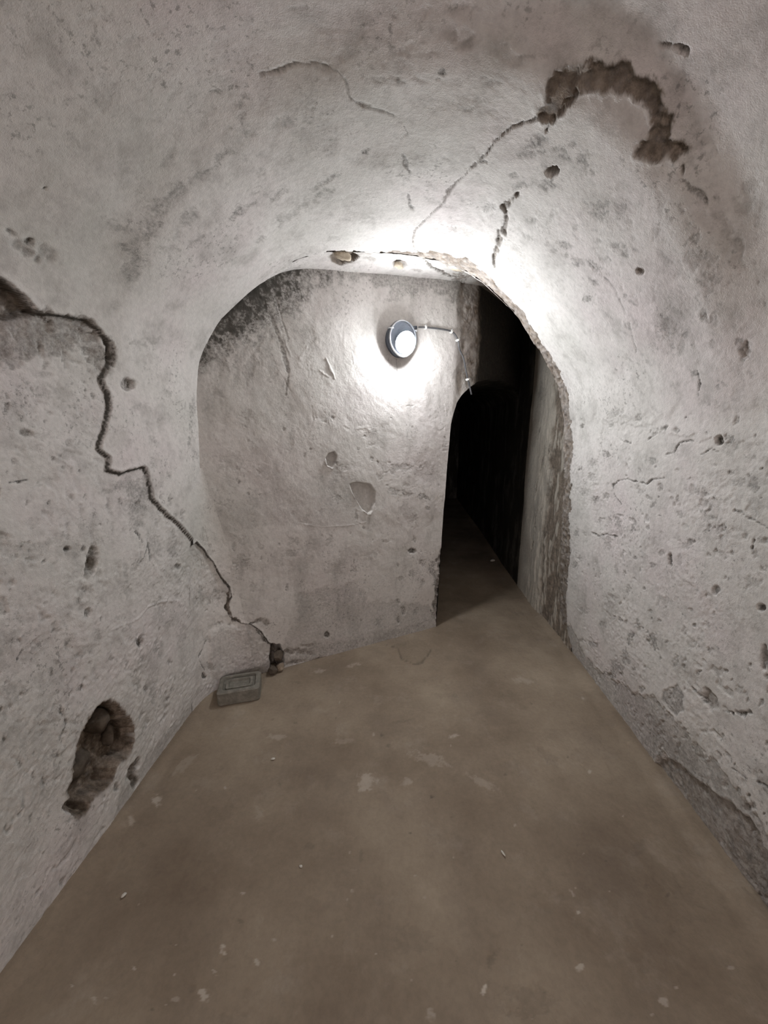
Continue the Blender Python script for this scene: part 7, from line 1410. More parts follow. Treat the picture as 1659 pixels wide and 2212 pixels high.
  ('b',[-0.5088,0.9291],[0.0076,0.0004],[0.0026,-0.0063],-0.0006,0,0.4,0.85),
  ('b',[-0.4,0.7673],[0.0067,0.0023],[0.0071,-0.0078],-0.0006,0,0.45,0.85),
  ('b',[-0.3677,0.8196],[0.0083,0.0004],[0.0017,-0.0052],-0.0006,0,0.35,0.85),
  ('b',[-0.7436,0.7389],[0.0065,0.0003],[0.0039,-0.0055],-0.0006,0,0.5,0.85),
  ('b',[-0.8132,0.6743],[0.0065,0.0024],[0.0105,-0.0074],-0.0006,0,0.35,0.85),
  ('b',[0.2357,0.7477],[0.0085,-0.0007],[-0.0063,-0.0142],-0.0006,0,0.75,0.85),
  ('b',[0.0874,0.6938],[0.0141,-0.001],[-0.0063,-0.0193],-0.0006,0,0.35,0.85),
  ('b',[0.5191,0.803],[0.0118,0.0006],[-0.0047,-0.0107],-0.0006,0,0.5,0.85),
  ('b',[0.7105,0.7452],[0.011,-0.0053],[-0.0131,-0.0094],-0.0006,0,0.4,0.85),
  ('b',[0.5707,0.9848],[0.0064,0.0029],[0.0034,-0.0131],-0.0006,0,0.35,0.85),
  ('b',[0.5691,0.933],[0.0073,0.0004],[-0.0031,-0.0072],-0.0006,0,0.5,0.85),
  ('b',[0.761,0.7762],[0.0089,0.0004],[-0.0031,-0.0046],-0.0006,0,0.4,0.85),
  ('b',[0.9448,0.824],[0.0096,-0.0028],[-0.0059,-0.0048],-0.0006,0,0.3,0.85),
  ('b',[0.2645,1.6218],[0.0274,0.0014],[-0.0018,-0.0145],-0.0006,0,0.4,0.85),
  ('b',[-0.603,1.579],[0.0594,0.0029],[0.0073,-0.0227],-0.0006,0,0.25,0.85),
  ('b',[0.1411,1.4808],[0.1147,-0.0452],[-0.0123,-0.0333],-0.0006,0,0.22,0.85),
  ('b',[0.3517,1.3738],[0.074,-0.0504],[-0.019,-0.0274],-0.0006,0,0.2,0.85),
  ('b',[0.0337,1.3581],[0.0398,0.002],[-0.0002,-0.0218],-0.0006,0,0.25,0.85),
  ('b',[-0.279,1.5665],[0.0675,0.0033],[0.0026,-0.0167],-0.0006,0,0.15,0.85),
  ('b',[0.735,2.0682],[0.0834,0.0041],[-0.0103,-0.0346],-0.0006,0,0.2,0.85),
  ('b',[-0.5064,2.0961],[0.0535,0.0187],[0.0058,-0.0178],-0.0006,0,0.3,0.85),
  ('b',[-0.3127,2.1672],[0.0562,0.0197],[0.0045,-0.0188],-0.0006,0,0.3,0.85),
  ('b',[-0.9715,1.4012],[0.0301,0.0654],[0.0237,-0.0174],-0.0006,0,0.18,0.85),
  ('b',[-0.5509,1.1883],[0.0255,0.0013],[0.0133,-0.0359],-0.0006,0,0.15,0.85),
  ('b',[-0.5907,0.6853],[0.0124,0.0006],[0.0039,-0.0066],-0.0006,0,0.3,0.85),
  ('b',[-0.6619,1.6875],[0.0092,0.0005],[0.004,-0.0121],0.001,0.34285773863394264,0,0.7),
  ('b',[-0.6216,0.7309],[0.0033,0.0002],[0.0019,-0.0032],-0.001,0,0.47509942277084655,0.7),
  ('b',[-0.3357,1.7114],[0.0085,0.0004],[0.0019,-0.0113],0.001,0.5528150095708603,0,0.7),
  ('b',[-0.6086,0.6735],[0.0026,0.0001],[0.0015,-0.0024],-0.001,0,0.4661067055453964,0.7),
  ('b',[0.842,1.448],[0.0074,0.0004],[-0.0055,-0.0119],-0.001,0,0.41857879561059064,0.7),
  ('b',[0.7794,1.5276],[0.0061,0.0003],[-0.003,-0.0074],0.001,0.5310828618857495,0,0.7),
  ('b',[0.7306,1.0865],[0.0045,0.0002],[-0.0021,-0.0042],0.001,0.5176065887674416,0,0.7),
  ('b',[0.0886,1.2865],[0.0052,0.0003],[-0.0003,-0.0077],-0.001,0,0.22308054315516523,0.7),
  ('b',[-0.134,0.7651],[0.0036,0.0002],[0.0004,-0.0026],0.001,0.30859143218306556,0,0.7),
  ('b',[-0.5018,1.4406],[0.0055,0.0003],[0.0026,-0.0089],-0.001,0,0.23394617523010808,0.7),
  ('b',[0.1672,0.8016],[0.0038,0.0002],[-0.0004,-0.0028],0.001,0.456119443926704,0,0.7),
  ('b',[0.6514,1.1355],[0.0049,0.0002],[-0.002,-0.0047],0.001,0.4030587767434395,0,0.7),
  ('b',[-0.3122,1.5503],[0.0043,0.0002],[0.0013,-0.0074],-0.001,0,0.225708930612292,0.7),
  ('b',[0.8366,1.4511],[0.0041,0.0002],[-0.003,-0.0066],-0.001,0,0.3891526753531177,0.7),
  ('b',[0.6932,0.9906],[0.0053,0.0003],[-0.0033,-0.0065],-0.001,0,0.4650424951798618,0.7),
  ('b',[0.3911,1.0625],[0.0025,0.0001],[-0.0006,-0.0023],0.001,0.3675105337972778,0,0.7),
  ('b',[-0.1663,0.9308],[0.0044,0.0002],[0.0007,-0.0051],-0.001,0,0.26619064425829786,0.7),
  ('b',[-0.7804,0.6798],[0.0041,0.0002],[0.003,-0.0038],-0.001,0,0.363387894249959,0.7),
  ('b',[0.8781,1.2537],[0.0046,0.0002],[-0.0036,-0.0067],-0.001,0,0.4210159276184213,0.7),
  ('b',[-0.3271,1.6316],[0.005,0.0002],[0.0011,-0.0064],0.001,0.567096861595592,0,0.7),
  ('b',[0.5865,0.9986],[0.0042,0.0002],[-0.0022,-0.0051],-0.001,0,0.31625744381655757,0.7),
  ('b',[0.6588,1.106],[0.0033,0.0002],[-0.0019,-0.0043],-0.001,0,0.2568987351892968,0.7),
  ('b',[0.0571,1.0098],[0.0036,0.0002],[-0.0001,-0.0044],-0.001,0,0.2788526495487844,0.7),
  ('b',[0.3525,0.7],[0.003,0.0001],[-0.0009,-0.0029],-0.001,0,0.2017506182797684,0.7),
  ('b',[-0.6549,0.7938],[0.0023,0.0001],[0.0014,-0.0024],-0.001,0,0.3772900535621476,0.7),
  ('b',[0.9331,1.6447],[0.0044,0.0002],[-0.0026,-0.0057],0.001,0.34184714054310317,0,0.7),
  ('b',[-0.1318,1.6119],[0.0078,0.0004],[0.001,-0.0138],-0.001,0,0.29966735057627064,0.7),
  ('b',[0.0852,0.9481],[0.0047,0.0002],[-0.0003,-0.0055],-0.001,0,0.273454499705838,0.7),
  ('b',[0.3996,1.0506],[0.0047,0.0002],[-0.0012,-0.0043],0.001,0.43881453346015165,0,0.7),
  ('b',[0.7223,1.8773],[0.0083,0.0004],[-0.0038,-0.0119],0.001,0.5666215899103698,0,0.7),
  ('b',[-0.581,1.2886],[0.0046,0.0002],[0.0018,-0.0049],0.001,0.31810384886543047,0,0.7),
  ('b',[-0.6725,0.7953],[0.0032,0.0002],[0.0014,-0.0023],0.001,0.5426419702393895,0,0.7),
  ('b',[0.3987,0.7496],[0.0028,0.0001],[-0.0007,-0.002],0.001,0.5783016792730011,0,0.7),
  ('b',[-0.3345,1.8272],[0.008,0.0004],[0.0026,-0.0157],-0.001,0,0.30630564675709987,0.7),
  ('b',[-0.8541,1.2771],[0.0034,0.0002],[0.0027,-0.0049],-0.001,0,0.4412684058938706,0.7),
  ('b',[0.1961,1.0746],[0.003,0.0001],[-0.0005,-0.0038],-0.001,0,0.282806215584771,0.7),
  ('b',[-0.7342,1.2922],[0.0067,0.0003],[0.0046,-0.0099],-0.001,0,0.477490391871126,0.7),
  ('b',[0.2294,1.4943],[0.0038,0.0002],[-0.0005,-0.0045],0.001,0.5204848843467933,0,0.7),
  ('b',[-0.1512,0.9542],[0.0057,0.0003],[0.0009,-0.0067],-0.001,0,0.3768816881146456,0.7),
  ('b',[-0.6423,0.6655],[0.0045,0.0002],[0.0019,-0.0029],0.001,0.5235996092799512,0,0.7),
  ('b',[-0.1979,0.8382],[0.0037,0.0002],[0.0007,-0.0039],-0.001,0,0.3974181502593529,0.7),
  ('b',[-0.1744,1.0672],[0.0055,0.0003],[0.001,-0.007],-0.001,0,0.28729077483822935,0.7),
  ('b',[0.0371,0.7542],[0.0049,0.0002],[-0.0001,-0.0049],-0.001,0,0.34090490396015805,0.7),
  ('b',[0.6643,0.7217],[0.0041,0.0002],[-0.0024,-0.0039],-0.001,0,0.275384947480236,0.7),
  ('b',[0.2438,1.5583],[0.0041,0.0002],[-0.0008,-0.007],-0.001,0,0.3261005540669307,0.7),
  ('b',[-0.8323,0.8859],[0.0048,0.0002],[0.0037,-0.0054],-0.001,0,0.2570450449717095,0.7),
  ('b',[-0.0628,0.8033],[0.0026,0.0001],[0.0002,-0.0027],-0.001,0,0.4207635810667032,0.7),
  ('b',[0.4426,1.1975],[0.006,0.0003],[-0.0023,-0.0083],-0.001,0,0.2910307532848763,0.7),
  ('b',[0.4631,1.4152],[0.0076,0.0004],[-0.0022,-0.0087],0.001,0.37125406126342175,0,0.7),
  ('b',[-0.8913,0.6992],[0.0042,0.0002],[0.0035,-0.004],-0.001,0,0.4668312474702402,0.7),
  ('b',[1.0214,1.9274],[0.0085,0.0004],[-0.0077,-0.0175],-0.001,0,0.4476861706620049,0.7),
  ('b',[-0.549,1.2258],[0.0037,0.0002],[0.0014,-0.0038],0.001,0.30680781774329674,0,0.7),
  ('b',[0.3664,0.8458],[0.0033,0.0002],[-0.0008,-0.0025],0.001,0.3693805088191099,0,0.7),
 ],
 'P': [
  ('b',[3.2456,1.7225],[-0.1458,-0.0102],[-0.028,-0.1079],0.004,0.3,0.0,0.6),
  ('c',[[3.2004,1.5072],[3.2289,1.4527],[3.2473,1.3971]],[0.0041,0.0123,0.0041],0.008,0.6,0.3),
  ('c',[[3.093,1.2776],[3.1138,1.2034],[3.1255,1.1285]],[0.004,0.012,0.004],0.008,0.6,0.3),
  ('c',[[2.9609,1.0956],[2.9744,1.0043],[2.9798,0.9126]],[0.0038,0.0116,0.0039],0.008,0.6,0.3),
  ('c',[[2.9522,0.7532],[2.9699,0.6735],[2.9794,0.5946]],[0.0039,0.0118,0.004],0.008,0.6,0.3),
  ('c',[[2.9822,1.3716],[3.0038,1.3188],[3.0174,1.2656]],[0.0038,0.0116,0.0039],0.008,0.6,0.3),
  ('c',[[3.1464,1.0886],[3.1689,1.0096],[3.1821,0.9304]],[0.004,0.0122,0.0041],0.008,0.6,0.3),
  ('c',[[3.1032,0.8304],[3.1252,0.7478],[3.1375,0.6658]],[0.004,0.0123,0.0041],0.008,0.6,0.3),
  ('c',[[3.1246,0.5697],[3.1521,0.5004],[3.1699,0.4329]],[0.0041,0.0126,0.0042],0.008,0.6,0.3),
 ],
 'F': [
  ('r',[[0.1698,0.9033],[0.4008,0.8582],[0.627,0.7667],[0.7557,0.6629],[0.8744,0.6037],[0.8739,0.5406],[0.7626,0.4931],[0.7966,0.4228],[0.9063,0.3814],[1.0953,0.3482],[1.1694,0.3045],[1.2411,0.2087],[1.286,0.1792],[1.6,-0.1],[-0.1,-0.1],[-0.1,0.9]],0.012,0.05,0.0,0.002,0.0045,1.0,1.4),
  ('c',[[0.6864,0.7171],[0.7693,0.6536],[0.8713,0.5982]],[0.007,0.0099,0.0072],0.008,0.8,0.2),
  ('c',[[0.8641,0.5845],[0.8063,0.5176],[0.7721,0.4777],[0.8237,0.4139],[0.939,0.375]],[0.0144,0.0319,0.0292,0.0148,0.009],0.014,0.85,0.6),
  ('c',[[1.0681,0.3598],[1.2099,0.3641]],[0.006,0.0075],0.006,0.85,0.0),
  ('c',[[1.137,0.3009],[1.1947,0.2321],[1.2578,0.1944]],[0.0045,0.0077,0.0062],0.006,0.9,0.0),
  ('c',[[0.3496,0.3404],[0.2665,0.3025],[0.1844,0.2802]],[0.0044,0.0058,0.0087],0.006,0.9,0.0),
  ('c',[[0.1822,0.2675],[0.2743,0.1833]],[0.0058,0.006],0.005,0.8,0.0),
  ('b',[0.2556,0.154],[0.0418,-0.0107],[-0.0053,-0.0156],0.008,0.9,0.0,0.5),
  ('r',[[0.4206,0.3692],[0.641,0.3867],[0.9953,0.3451],[1.1812,0.2654],[1.228,0.1711],[1.2287,0.0738],[1.0745,0.0384],[0.686,0.0561],[0.3954,0.1251],[0.3627,0.2414]],-0.012,0.24,0.0,0.03,0.004,0.0,0.0),
  ('b',[0.3704,0.3503],[0.0877,-0.0154],[-0.007,-0.0316],0.002,0.5,0,0.8),
  ('b',[0.3714,0.183],[0.0949,-0.0214],[-0.0087,-0.0268],0.002,0.5,0,0.8),
  ('b',[0.564,0.4086],[0.0653,-0.009],[-0.0066,-0.0217],0.002,0.4,0,0.8),
  ('b',[0.0129,0.3941],[0.1139,-0.024],[-0.0037,-0.0634],0.002,0.3,0,0.8),
  ('b',[0.1832,0.4109],[0.1611,-0.0293],[-0.0074,-0.0503],0.002,0.25,0,0.8),
  ('b',[0.3247,0.5965],[0.2495,-0.0288],[-0.0114,-0.0505],0.002,0.25,0,0.8),
  ('b',[0.6185,0.5641],[0.1223,-0.0121],[-0.0246,-0.0639],0.002,0.45,0,0.8),
  ('b',[0.1754,0.5949],[0.0856,-0.0112],[-0.0023,-0.0203],0.002,0.3026094468885201,0,0.8),
  ('b',[0.1519,0.6077],[0.0892,-0.0115],[-0.0037,-0.034],0.002,0.2839297814222942,0,0.8),
  ('b',[0.5788,0.8645],[0.0643,-0.0032],[-0.0083,-0.0132],0.002,0.3736508748944217,0,0.8),
  ('b',[0.3533,0.9073],[0.1384,-0.0068],[-0.0062,-0.0171],0.002,0.22878244327783664,0,0.8),
  ('b',[0.3956,0.7677],[0.0876,-0.0067],[-0.0082,-0.0249],0.002,0.34671078534496297,0,0.8),
  ('b',[0.505,0.8118],[0.0895,-0.0056],[-0.0093,-0.0216],0.002,0.3955800959983906,0,0.8),
  ('b',[0.3812,0.5751],[0.069,-0.0082],[-0.0044,-0.0158],0.002,0.2367622834158662,0,0.8),
  ('b',[0.2447,0.8049],[0.0823,-0.0063],[-0.0026,-0.0157],0.002,0.25121820048851784,0,0.8),
  ('b',[0.6345,0.8231],[0.0853,-0.0046],[-0.0107,-0.0153],0.002,0.17718902704234035,0,0.8),
  ('b',[0.618,0.696],[0.0844,-0.0064],[-0.0135,-0.0301],0.002,0.15477662188689206,0,0.8),
  ('b',[0.445,0.9424],[0.1237,-0.0049],[-0.0157,-0.0296],0.002,0.2056729635335261,0,0.8),
  ('b',[0.306,0.7211],[0.0683,-0.0063],[-0.0064,-0.0266],0.002,0.24796964817539044,0,0.8),
  ('b',[0.5298,0.8972],[0.0598,-0.0027],[-0.0139,-0.0219],0.002,0.24548117768253827,0,0.8),
  ('b',[0.4888,0.5644],[0.0769,-0.0085],[-0.0043,-0.0137],0.002,0.19631587175626977,0,0.8),
 ],
}

# ---------------------------------------------------------------- noise
def _hash(ix, iy, iz, seed):
    h = (ix*np.int64(374761393) + iy*np.int64(668265263) + iz*np.int64(2147483647) + np.int64(seed*974634777)) & 0xffffffff
    h = ((h ^ (h >> 13))*np.int64(1274126177)) & 0xffffffff
    h = ((h ^ (h >> 16))*np.int64(2246822519 & 0x7fffffff)) & 0xffffffff
    h = h ^ (h >> 15)
    return (h & 0xffffff).astype(np.float32)/float(0xffffff)

def vnoise(P, scale, seed):
    p = np.asarray(P, np.float64)*scale + seed*7.31
    i = np.floor(p).astype(np.int64); f = (p-i).astype(np.float32); u = f*f*f*(f*(f*6-15)+10)
    x, y, z = i[:,0], i[:,1], i[:,2]; r = 0
    for a in (0, 1):
        wa = u[:,0] if a else 1-u[:,0]
        for b in (0, 1):
            wb = wa*(u[:,1] if b else 1-u[:,1])
            for c in (0, 1):
                r = r + wb*(u[:,2] if c else 1-u[:,2])*_hash(x+a, y+b, z+c, seed)
    return r*2-1

def fbm(P, scale, seed, octs=4, gain=.5):
    r = 0; g = 1; n = 0
    for k in range(octs):
        r = r + g*vnoise(P, scale*2.03**k, seed+k*3); n += g; g *= gain
    return r/n

# ---------------------------------------------------------------- wear -> displacement and masks
def seg_dist(q, a, b):
    ab = b-a; L = (ab*ab).sum()+1e-12
    t = np.clip(((q-a)@ab)/L, 0, 1)
    d = q-(a+t[:,None]*ab)
    return np.hypot(d[:,0], d[:,1]), t

def wear(key, P, uv):
    n = len(P); disp = np.zeros(n, np.float32); dirt_shade = np.zeros(n, np.float32); bare = np.zeros(n, np.float32); rough = np.zeros(n, np.float32)
    jit = np.c_[fbm(P, 28, 11, 3), fbm(P, 28, 12, 3)]
    jit += np.c_[fbm(P, 95, 14, 3, .7), fbm(P, 95, 15, 3, .7)]*.42
    brk = .5+.5*fbm(P, 55, 13, 3, .6)/.6
    thin = np.clip(.8+1.2*fbm(P, 38, 16, 3, .6), .38, 1.6)
    loc = np.random.RandomState(3)
    for F in FEATURES.get(key, ()):
        if F[0] == 'c':
            _, pts, ws, depth, di, ba = F
            pts = np.array(pts); w = max(ws)*3+.012
            lo, hi = pts.min(0)-w, pts.max(0)+w
            m = np.where(((uv > lo) & (uv < hi)).all(1))[0]
            if not len(m): continue
            q = uv[m]+jit[m]*.0055
            best = np.full(len(m), 9., np.float64); bw = np.full(len(m), 1e-3)
            for k in range(len(pts)-1):
                d, t = seg_dist(q, pts[k], pts[k+1]); ww = ws[k]*(1-t)+ws[k+1]*t
                d = d/np.maximum(ww, 5e-4); s = d < best; best[s] = d[s]; bw[s] = ww[s]
            best = best/thin[m]
            k = sstep(1.35, .55, best)
            disp[m] -= depth*k*np.clip(thin[m], .3, 1.1); dirt_shade[m] = np.maximum(dirt_shade[m], di*sstep(1.5, .7, best)*np.clip(.35+.8*thin[m], 0, 1)); bare[m] = np.maximum(bare[m], ba*k)
        elif F[0] == 'b':
            _, c, A, B, depth, di, ba, soft = F
            c = np.array(c); M = np.array([A, B]).T
            ext = np.abs(M).sum(1)*1.5+.004
            m = np.where((np.abs(uv-c) < ext).all(1))[0]
            if not len(m): continue
            size = math.sqrt(abs(np.linalg.det(M)))
            d = np.linalg.solve(M, (uv[m]-c+jit[m]*size*.45).T)
            lx, ly = d[0], d[1]; sd0 = loc.uniform(0, 90)
            d = np.hypot(d[0], d[1])
            if depth <= .004 and size > .004:            # a smear: broken up along its own direction
                ra, rb = np.hypot(*A), np.hypot(*B)
                lp = np.c_[lx*np.clip(ra/.016, .8, 4)+sd0, ly*np.clip(rb/.011, .8, 5), 0*lx+sd0]
                nz = fbm(lp, 1.0, 61, 3, .62)
                wide = sstep(1.35, .25, d)
                sm = sstep(.30, .85, wide*1.0+nz*.95-.08)*sstep(1.4, 1.0, d)
                disp[m] -= depth*sm; dirt_shade[m] = np.maximum(dirt_shade[m], di*sm*(.62+.5*brk[m])); bare[m] = np.maximum(bare[m], ba*sm)
                continue
            k = sstep(1.25, 1.25-soft*1.1-.05, d)
            disp[m] -= depth*k
            dirt_shade[m] = np.maximum(dirt_shade[m], di*k*(1 if depth > .004 else sstep(.2, .75, brk[m]+.25*k)))
            bare[m] = np.maximum(bare[m], ba*sstep(.2, .6, k))
        else:
            _, pts, depth, di, ba, edge, rag, rgh, line = F
            pts = np.array(pts); w = .08
            lo, hi = pts.min(0)-w, pts.max(0)+w
            m = np.where(((uv > lo) & (uv < hi)).all(1))[0]
            if not len(m): continue
            q = uv[m]+jit[m]*rag*1.6
            ins = np.zeros(len(m), bool); best = np.full(len(m), 9.)
            for k in range(len(pts)):
                a, b = pts[k], pts[(k+1) % len(pts)]
                d, _t = seg_dist(q, a, b); best = np.minimum(best, d)
                cr = (a[1] > q[:,1]) != (b[1] > q[:,1])
                xi = (b[0]-a[0])*(q[:,1]-a[1])/(b[1]-a[1]+1e-12)+a[0]
                ins ^= cr & (q[:,0] < xi)
            sd = np.where(ins, best, -best)
            k = sstep(-edge, edge, sd)
            disp[m] -= depth*k
            if depth > 0 and line > 0: disp[m] += .0025*np.exp(-((sd+edge*2)/.007)**2)*(sd < 0)
            dirt_shade[m] = np.maximum(dirt_shade[m], np.maximum(di*k*(.6+.6*brk[m]), line*np.exp(-((sd-edge*.6)/(edge*.9+.0022))**2)*((.55+.6*brk[m]) if line < .9 else 1.)))  # line paints the shadow under the broken edge into this mask
            bare[m] = np.maximum(bare[m], ba*(sstep(-edge*2.4, -edge*.8, sd)*np.clip(.8+.4*brk[m], 0, 1) if ba >= .9 else k*np.clip(.5+.8*brk[m], 0, 1)))
            rough[m] = np.maximum(rough[m], rgh*sstep(0, .03, sd))
    return disp, dirt_shade, bare, rough

def relief(P, rough, lump=1.0):
    d = .012*lump*fbm(P, 2.4, 1, 2) + .0036*lump*fbm(P, 6.5, 2, 2) + .0007*fbm(P, 34, 5, 3)
    r1 = 1-np.abs(fbm(P, 21, 21, 3, .55))*2.2
    r2 = fbm(P, 62, 31, 3, .6)
    patch = sstep(-.25, .35, fbm(P, 5.5, 41, 3))
    d = d + rough*((.0014+.0026*patch)*r2 + .0022*patch*np.clip(r1, -.6, 1) + .0007*fbm(P, 150, 35, 2, .6))
    pits = sstep(.42, .62, fbm(P, 30, 51, 2, .5))*sstep(-.1, .4, fbm(P, 4, 52, 2))
    d = d - (.0015+.0035*rough)*pits
    grime = .22*pits*(.35+rough)
    return d, grime

def grid_normals(P, flip):
    du = np.gradient(P, axis=0); dv = np.gradient(P, axis=1)
    N = np.cross(du, dv); N /= np.linalg.norm(N, axis=-1, keepdims=True)+1e-12
    return -N if flip else N

def quads(n, m, off=0):
    i = (np.arange(n*m).reshape(n, m))+off
    return np.stack([i[:-1,:-1], i[1:,:-1], i[1:,1:], i[:-1,1:]], -1).reshape(-1, 4)

def raw_mesh(name, V, Q, attrs=None, mat=None, normals=None):
    me = bpy.data.meshes.new(name)
    me.vertices.add(len(V)); me.vertices.foreach_set('co', np.ascontiguousarray(V, np.float32).ravel())
    me.loops.add(Q.size); me.loops.foreach_set('vertex_index', np.ascontiguousarray(Q, np.int32).ravel())
    me.polygons.add(len(Q)); me.polygons.foreach_set('loop_start', np.arange(0, Q.size, 4, dtype=np.int32))
    me.update(calc_edges=True)
    me.polygons.foreach_set('use_smooth', np.ones(len(Q), bool))
    for k, a in (attrs or {}).items():
        at = me.attributes.new(k, 'FLOAT', 'POINT'); at.data.foreach_set('value', np.ascontiguousarray(a, np.float32))
    if mat: me.materials.append(mat)
    if normals is not None: me.normals_split_custom_set_from_vertices(normals.astype(np.float32))
    return me

def link(name, me, parent=None, loc=None):
    o = bpy.data.objects.new(name, me); COL.objects.link(o)
    if parent: o.parent = parent
    if loc is not None: o.location = loc
    return o

def tag(o, label=None, cat=None, group=None, kind=None):
    if label: o['label'] = label
    if cat: o['category'] = cat
    if group: o['group'] = group
    if kind: o['kind'] = kind
    return o

# ---------------------------------------------------------------- materials
def nodes_mat(name):
    m = bpy.data.materials.new(name); m.use_nodes = True
    nt = m.node_tree; b = nt.nodes['Principled BSDF']
    return m, nt, b
def N(nt, t, **kw):
    n = nt.nodes.new(t)
    for k, v in kw.items(): setattr(n, k, v)
    return n
def noise(nt, vec, scale, detail=4, rough=.55):
    n = N(nt, 'ShaderNodeTexNoise'); n.inputs['Scale'].default_value = scale; n.inputs['Detail'].default_value = detail; n.inputs['Roughness'].default_value = rough
    nt.links.new(vec, n.inputs['Vector']); return n.outputs['Fac']
def ramp(nt, fac, stops):
    r = N(nt, 'ShaderNodeValToRGB'); e = r.color_ramp.elements
    while len(e) < len(stops): e.new(.5)
    for k, (p, c) in enumerate(stops): e[k].position = p; e[k].color = (*c, 1) if len(c) == 3 else c
    nt.links.new(fac, r.inputs[0]); return r.outputs[0]
def mix(nt, fac, a, b, mode='MIX'):
    n = N(nt, 'ShaderNodeMix', data_type='RGBA', blend_type=mode)
    for s, v in ((n.inputs[0], fac), (n.inputs[6], a), (n.inputs[7], b)):
        if isinstance(v, (int, float)): s.default_value = v
        elif isinstance(v, tuple): s.default_value = (*v, 1)
        else: nt.links.new(v, s)
    return n.outputs[2]
def math_n(nt, op, a, b):
    n = N(nt, 'ShaderNodeMath', operation=op)
    for s, v in zip(n.inputs, (a, b)):
        if isinstance(v, (int, float)): s.default_value = v
        else: nt.links.new(v, s)
    return n.outputs[0]
def bump(nt, b, heights):
    prev = None
    for h, dist, st in heights:
        n = N(nt, 'ShaderNodeBump'); n.inputs['Distance'].default_value = dist; n.inputs['Strength'].default_value = st
        nt.links.new(h, n.inputs['Height'])
        if prev: nt.links.new(prev, n.inputs['Normal'])
        prev = n.outputs[0]
    nt.links.new(prev, b.inputs['Normal'])
BLACK, WHITE = (0, 0, 0), (1, 1, 1)

def plaster(name, tints, dirt_col=(.10, .095, .085), smudge=.5, fine=.0018, streak=False, speck=.5):
    m, nt, b = nodes_mat(name)
    pos = N(nt, 'ShaderNodeNewGeometry').outputs['Position']
    n1 = noise(nt, pos, 1.7, 5, .6)
    base = ramp(nt, n1, [(.30, tints[0]), (.50, tints[1]), (.70, tints[2])])
    sp = pos
    if streak:
        mp = N(nt, 'ShaderNodeMapping'); mp.inputs['Scale'].default_value = (1, 1, .35); nt.links.new(pos, mp.inputs[0]); sp = mp.outputs[0]
    n2 = noise(nt, sp, 7.5, 6, .68)
    sm = ramp(nt, n2, [(.50, BLACK), (.74, WHITE)])
    base = mix(nt, math_n(nt, 'MULTIPLY', sm, smudge), base, (.25, .238, .218))
    n3 = noise(nt, pos, 48, 4, .7)
    base = mix(nt, .35, base, ramp(nt, n3, [(.25, (.50, .50, .50)), (.6, WHITE)]), 'MULTIPLY')
    da = N(nt, 'ShaderNodeAttribute', attribute_name='dirt_shade').outputs['Fac']
    hf = noise(nt, pos, 85, 4, .72)
    grain = ramp(nt, hf, [(.36, (.30, .30, .30)), (.60, (1.25, 1.25, 1.25))])
    base = mix(nt, math_n(nt, 'MULTIPLY', ramp(nt, noise(nt, pos, 62, 3, .7), [(.56, BLACK), (.66, WHITE)]), math_n(nt, 'MULTIPLY', ramp(nt, noise(nt, pos, 3.6, 4, .6), [(.48, BLACK), (.62, WHITE)]), speck)), base, dirt_col)
    base = mix(nt, math_n(nt, 'MINIMUM', math_n(nt, 'MAXIMUM', math_n(nt, 'MULTIPLY', da, grain), math_n(nt, 'MULTIPLY', math_n(nt, 'SUBTRACT', da, .45), 1.5)), 1.0), base, dirt_col)
    ba = N(nt, 'ShaderNodeAttribute', attribute_name='bare').outputs['Fac']
    bn = noise(nt, pos, 30, 5, .7)
    brown = ramp(nt, bn, [(.32, (.055, .043, .032)), (.5, (.16, .125, .095)), (.68, (.30, .25, .20))])
    base = mix(nt, ba, base, brown)
    base = mix(nt, math_n(nt, 'SUBTRACT', da, 1.0), base, (.018, .016, .014))       # soot, and shade painted over the doorway and along broken edges
    nt.links.new(base, b.inputs['Base Color'])
    b.inputs['Roughness'].default_value = .88; b.inputs['Specular IOR Level'].default_value = .25
    bump(nt, b, [(noise(nt, pos, 95, 3, .65), fine, 1.0), (noise(nt, pos, 380, 2, .6), fine*.35, 1.0)])
    return m

M = {}
M['plaster'] = plaster('old_limewash', [(.61, .605, .57), (.72, .70, .675), (.71, .655, .65)])
M['plaster_back'] = plaster('old_limewash_back', [(.555, .545, .515), (.64, .62, .595), (.615, .58, .565)], smudge=.5, streak=True)
M['plaster_shade'] = plaster('shaded_passage_plaster', [(.03, .026, .022), (.045, .039, .032), (.035, .03, .025)], smudge=.8, streak=True)  # near-black: the passage's shade put into the plaster colour
M['plaster_pass'] = plaster('passage_plaster', [(.46, .42, .36), (.56, .52, .45), (.50, .455, .385)], smudge=.7, streak=True)

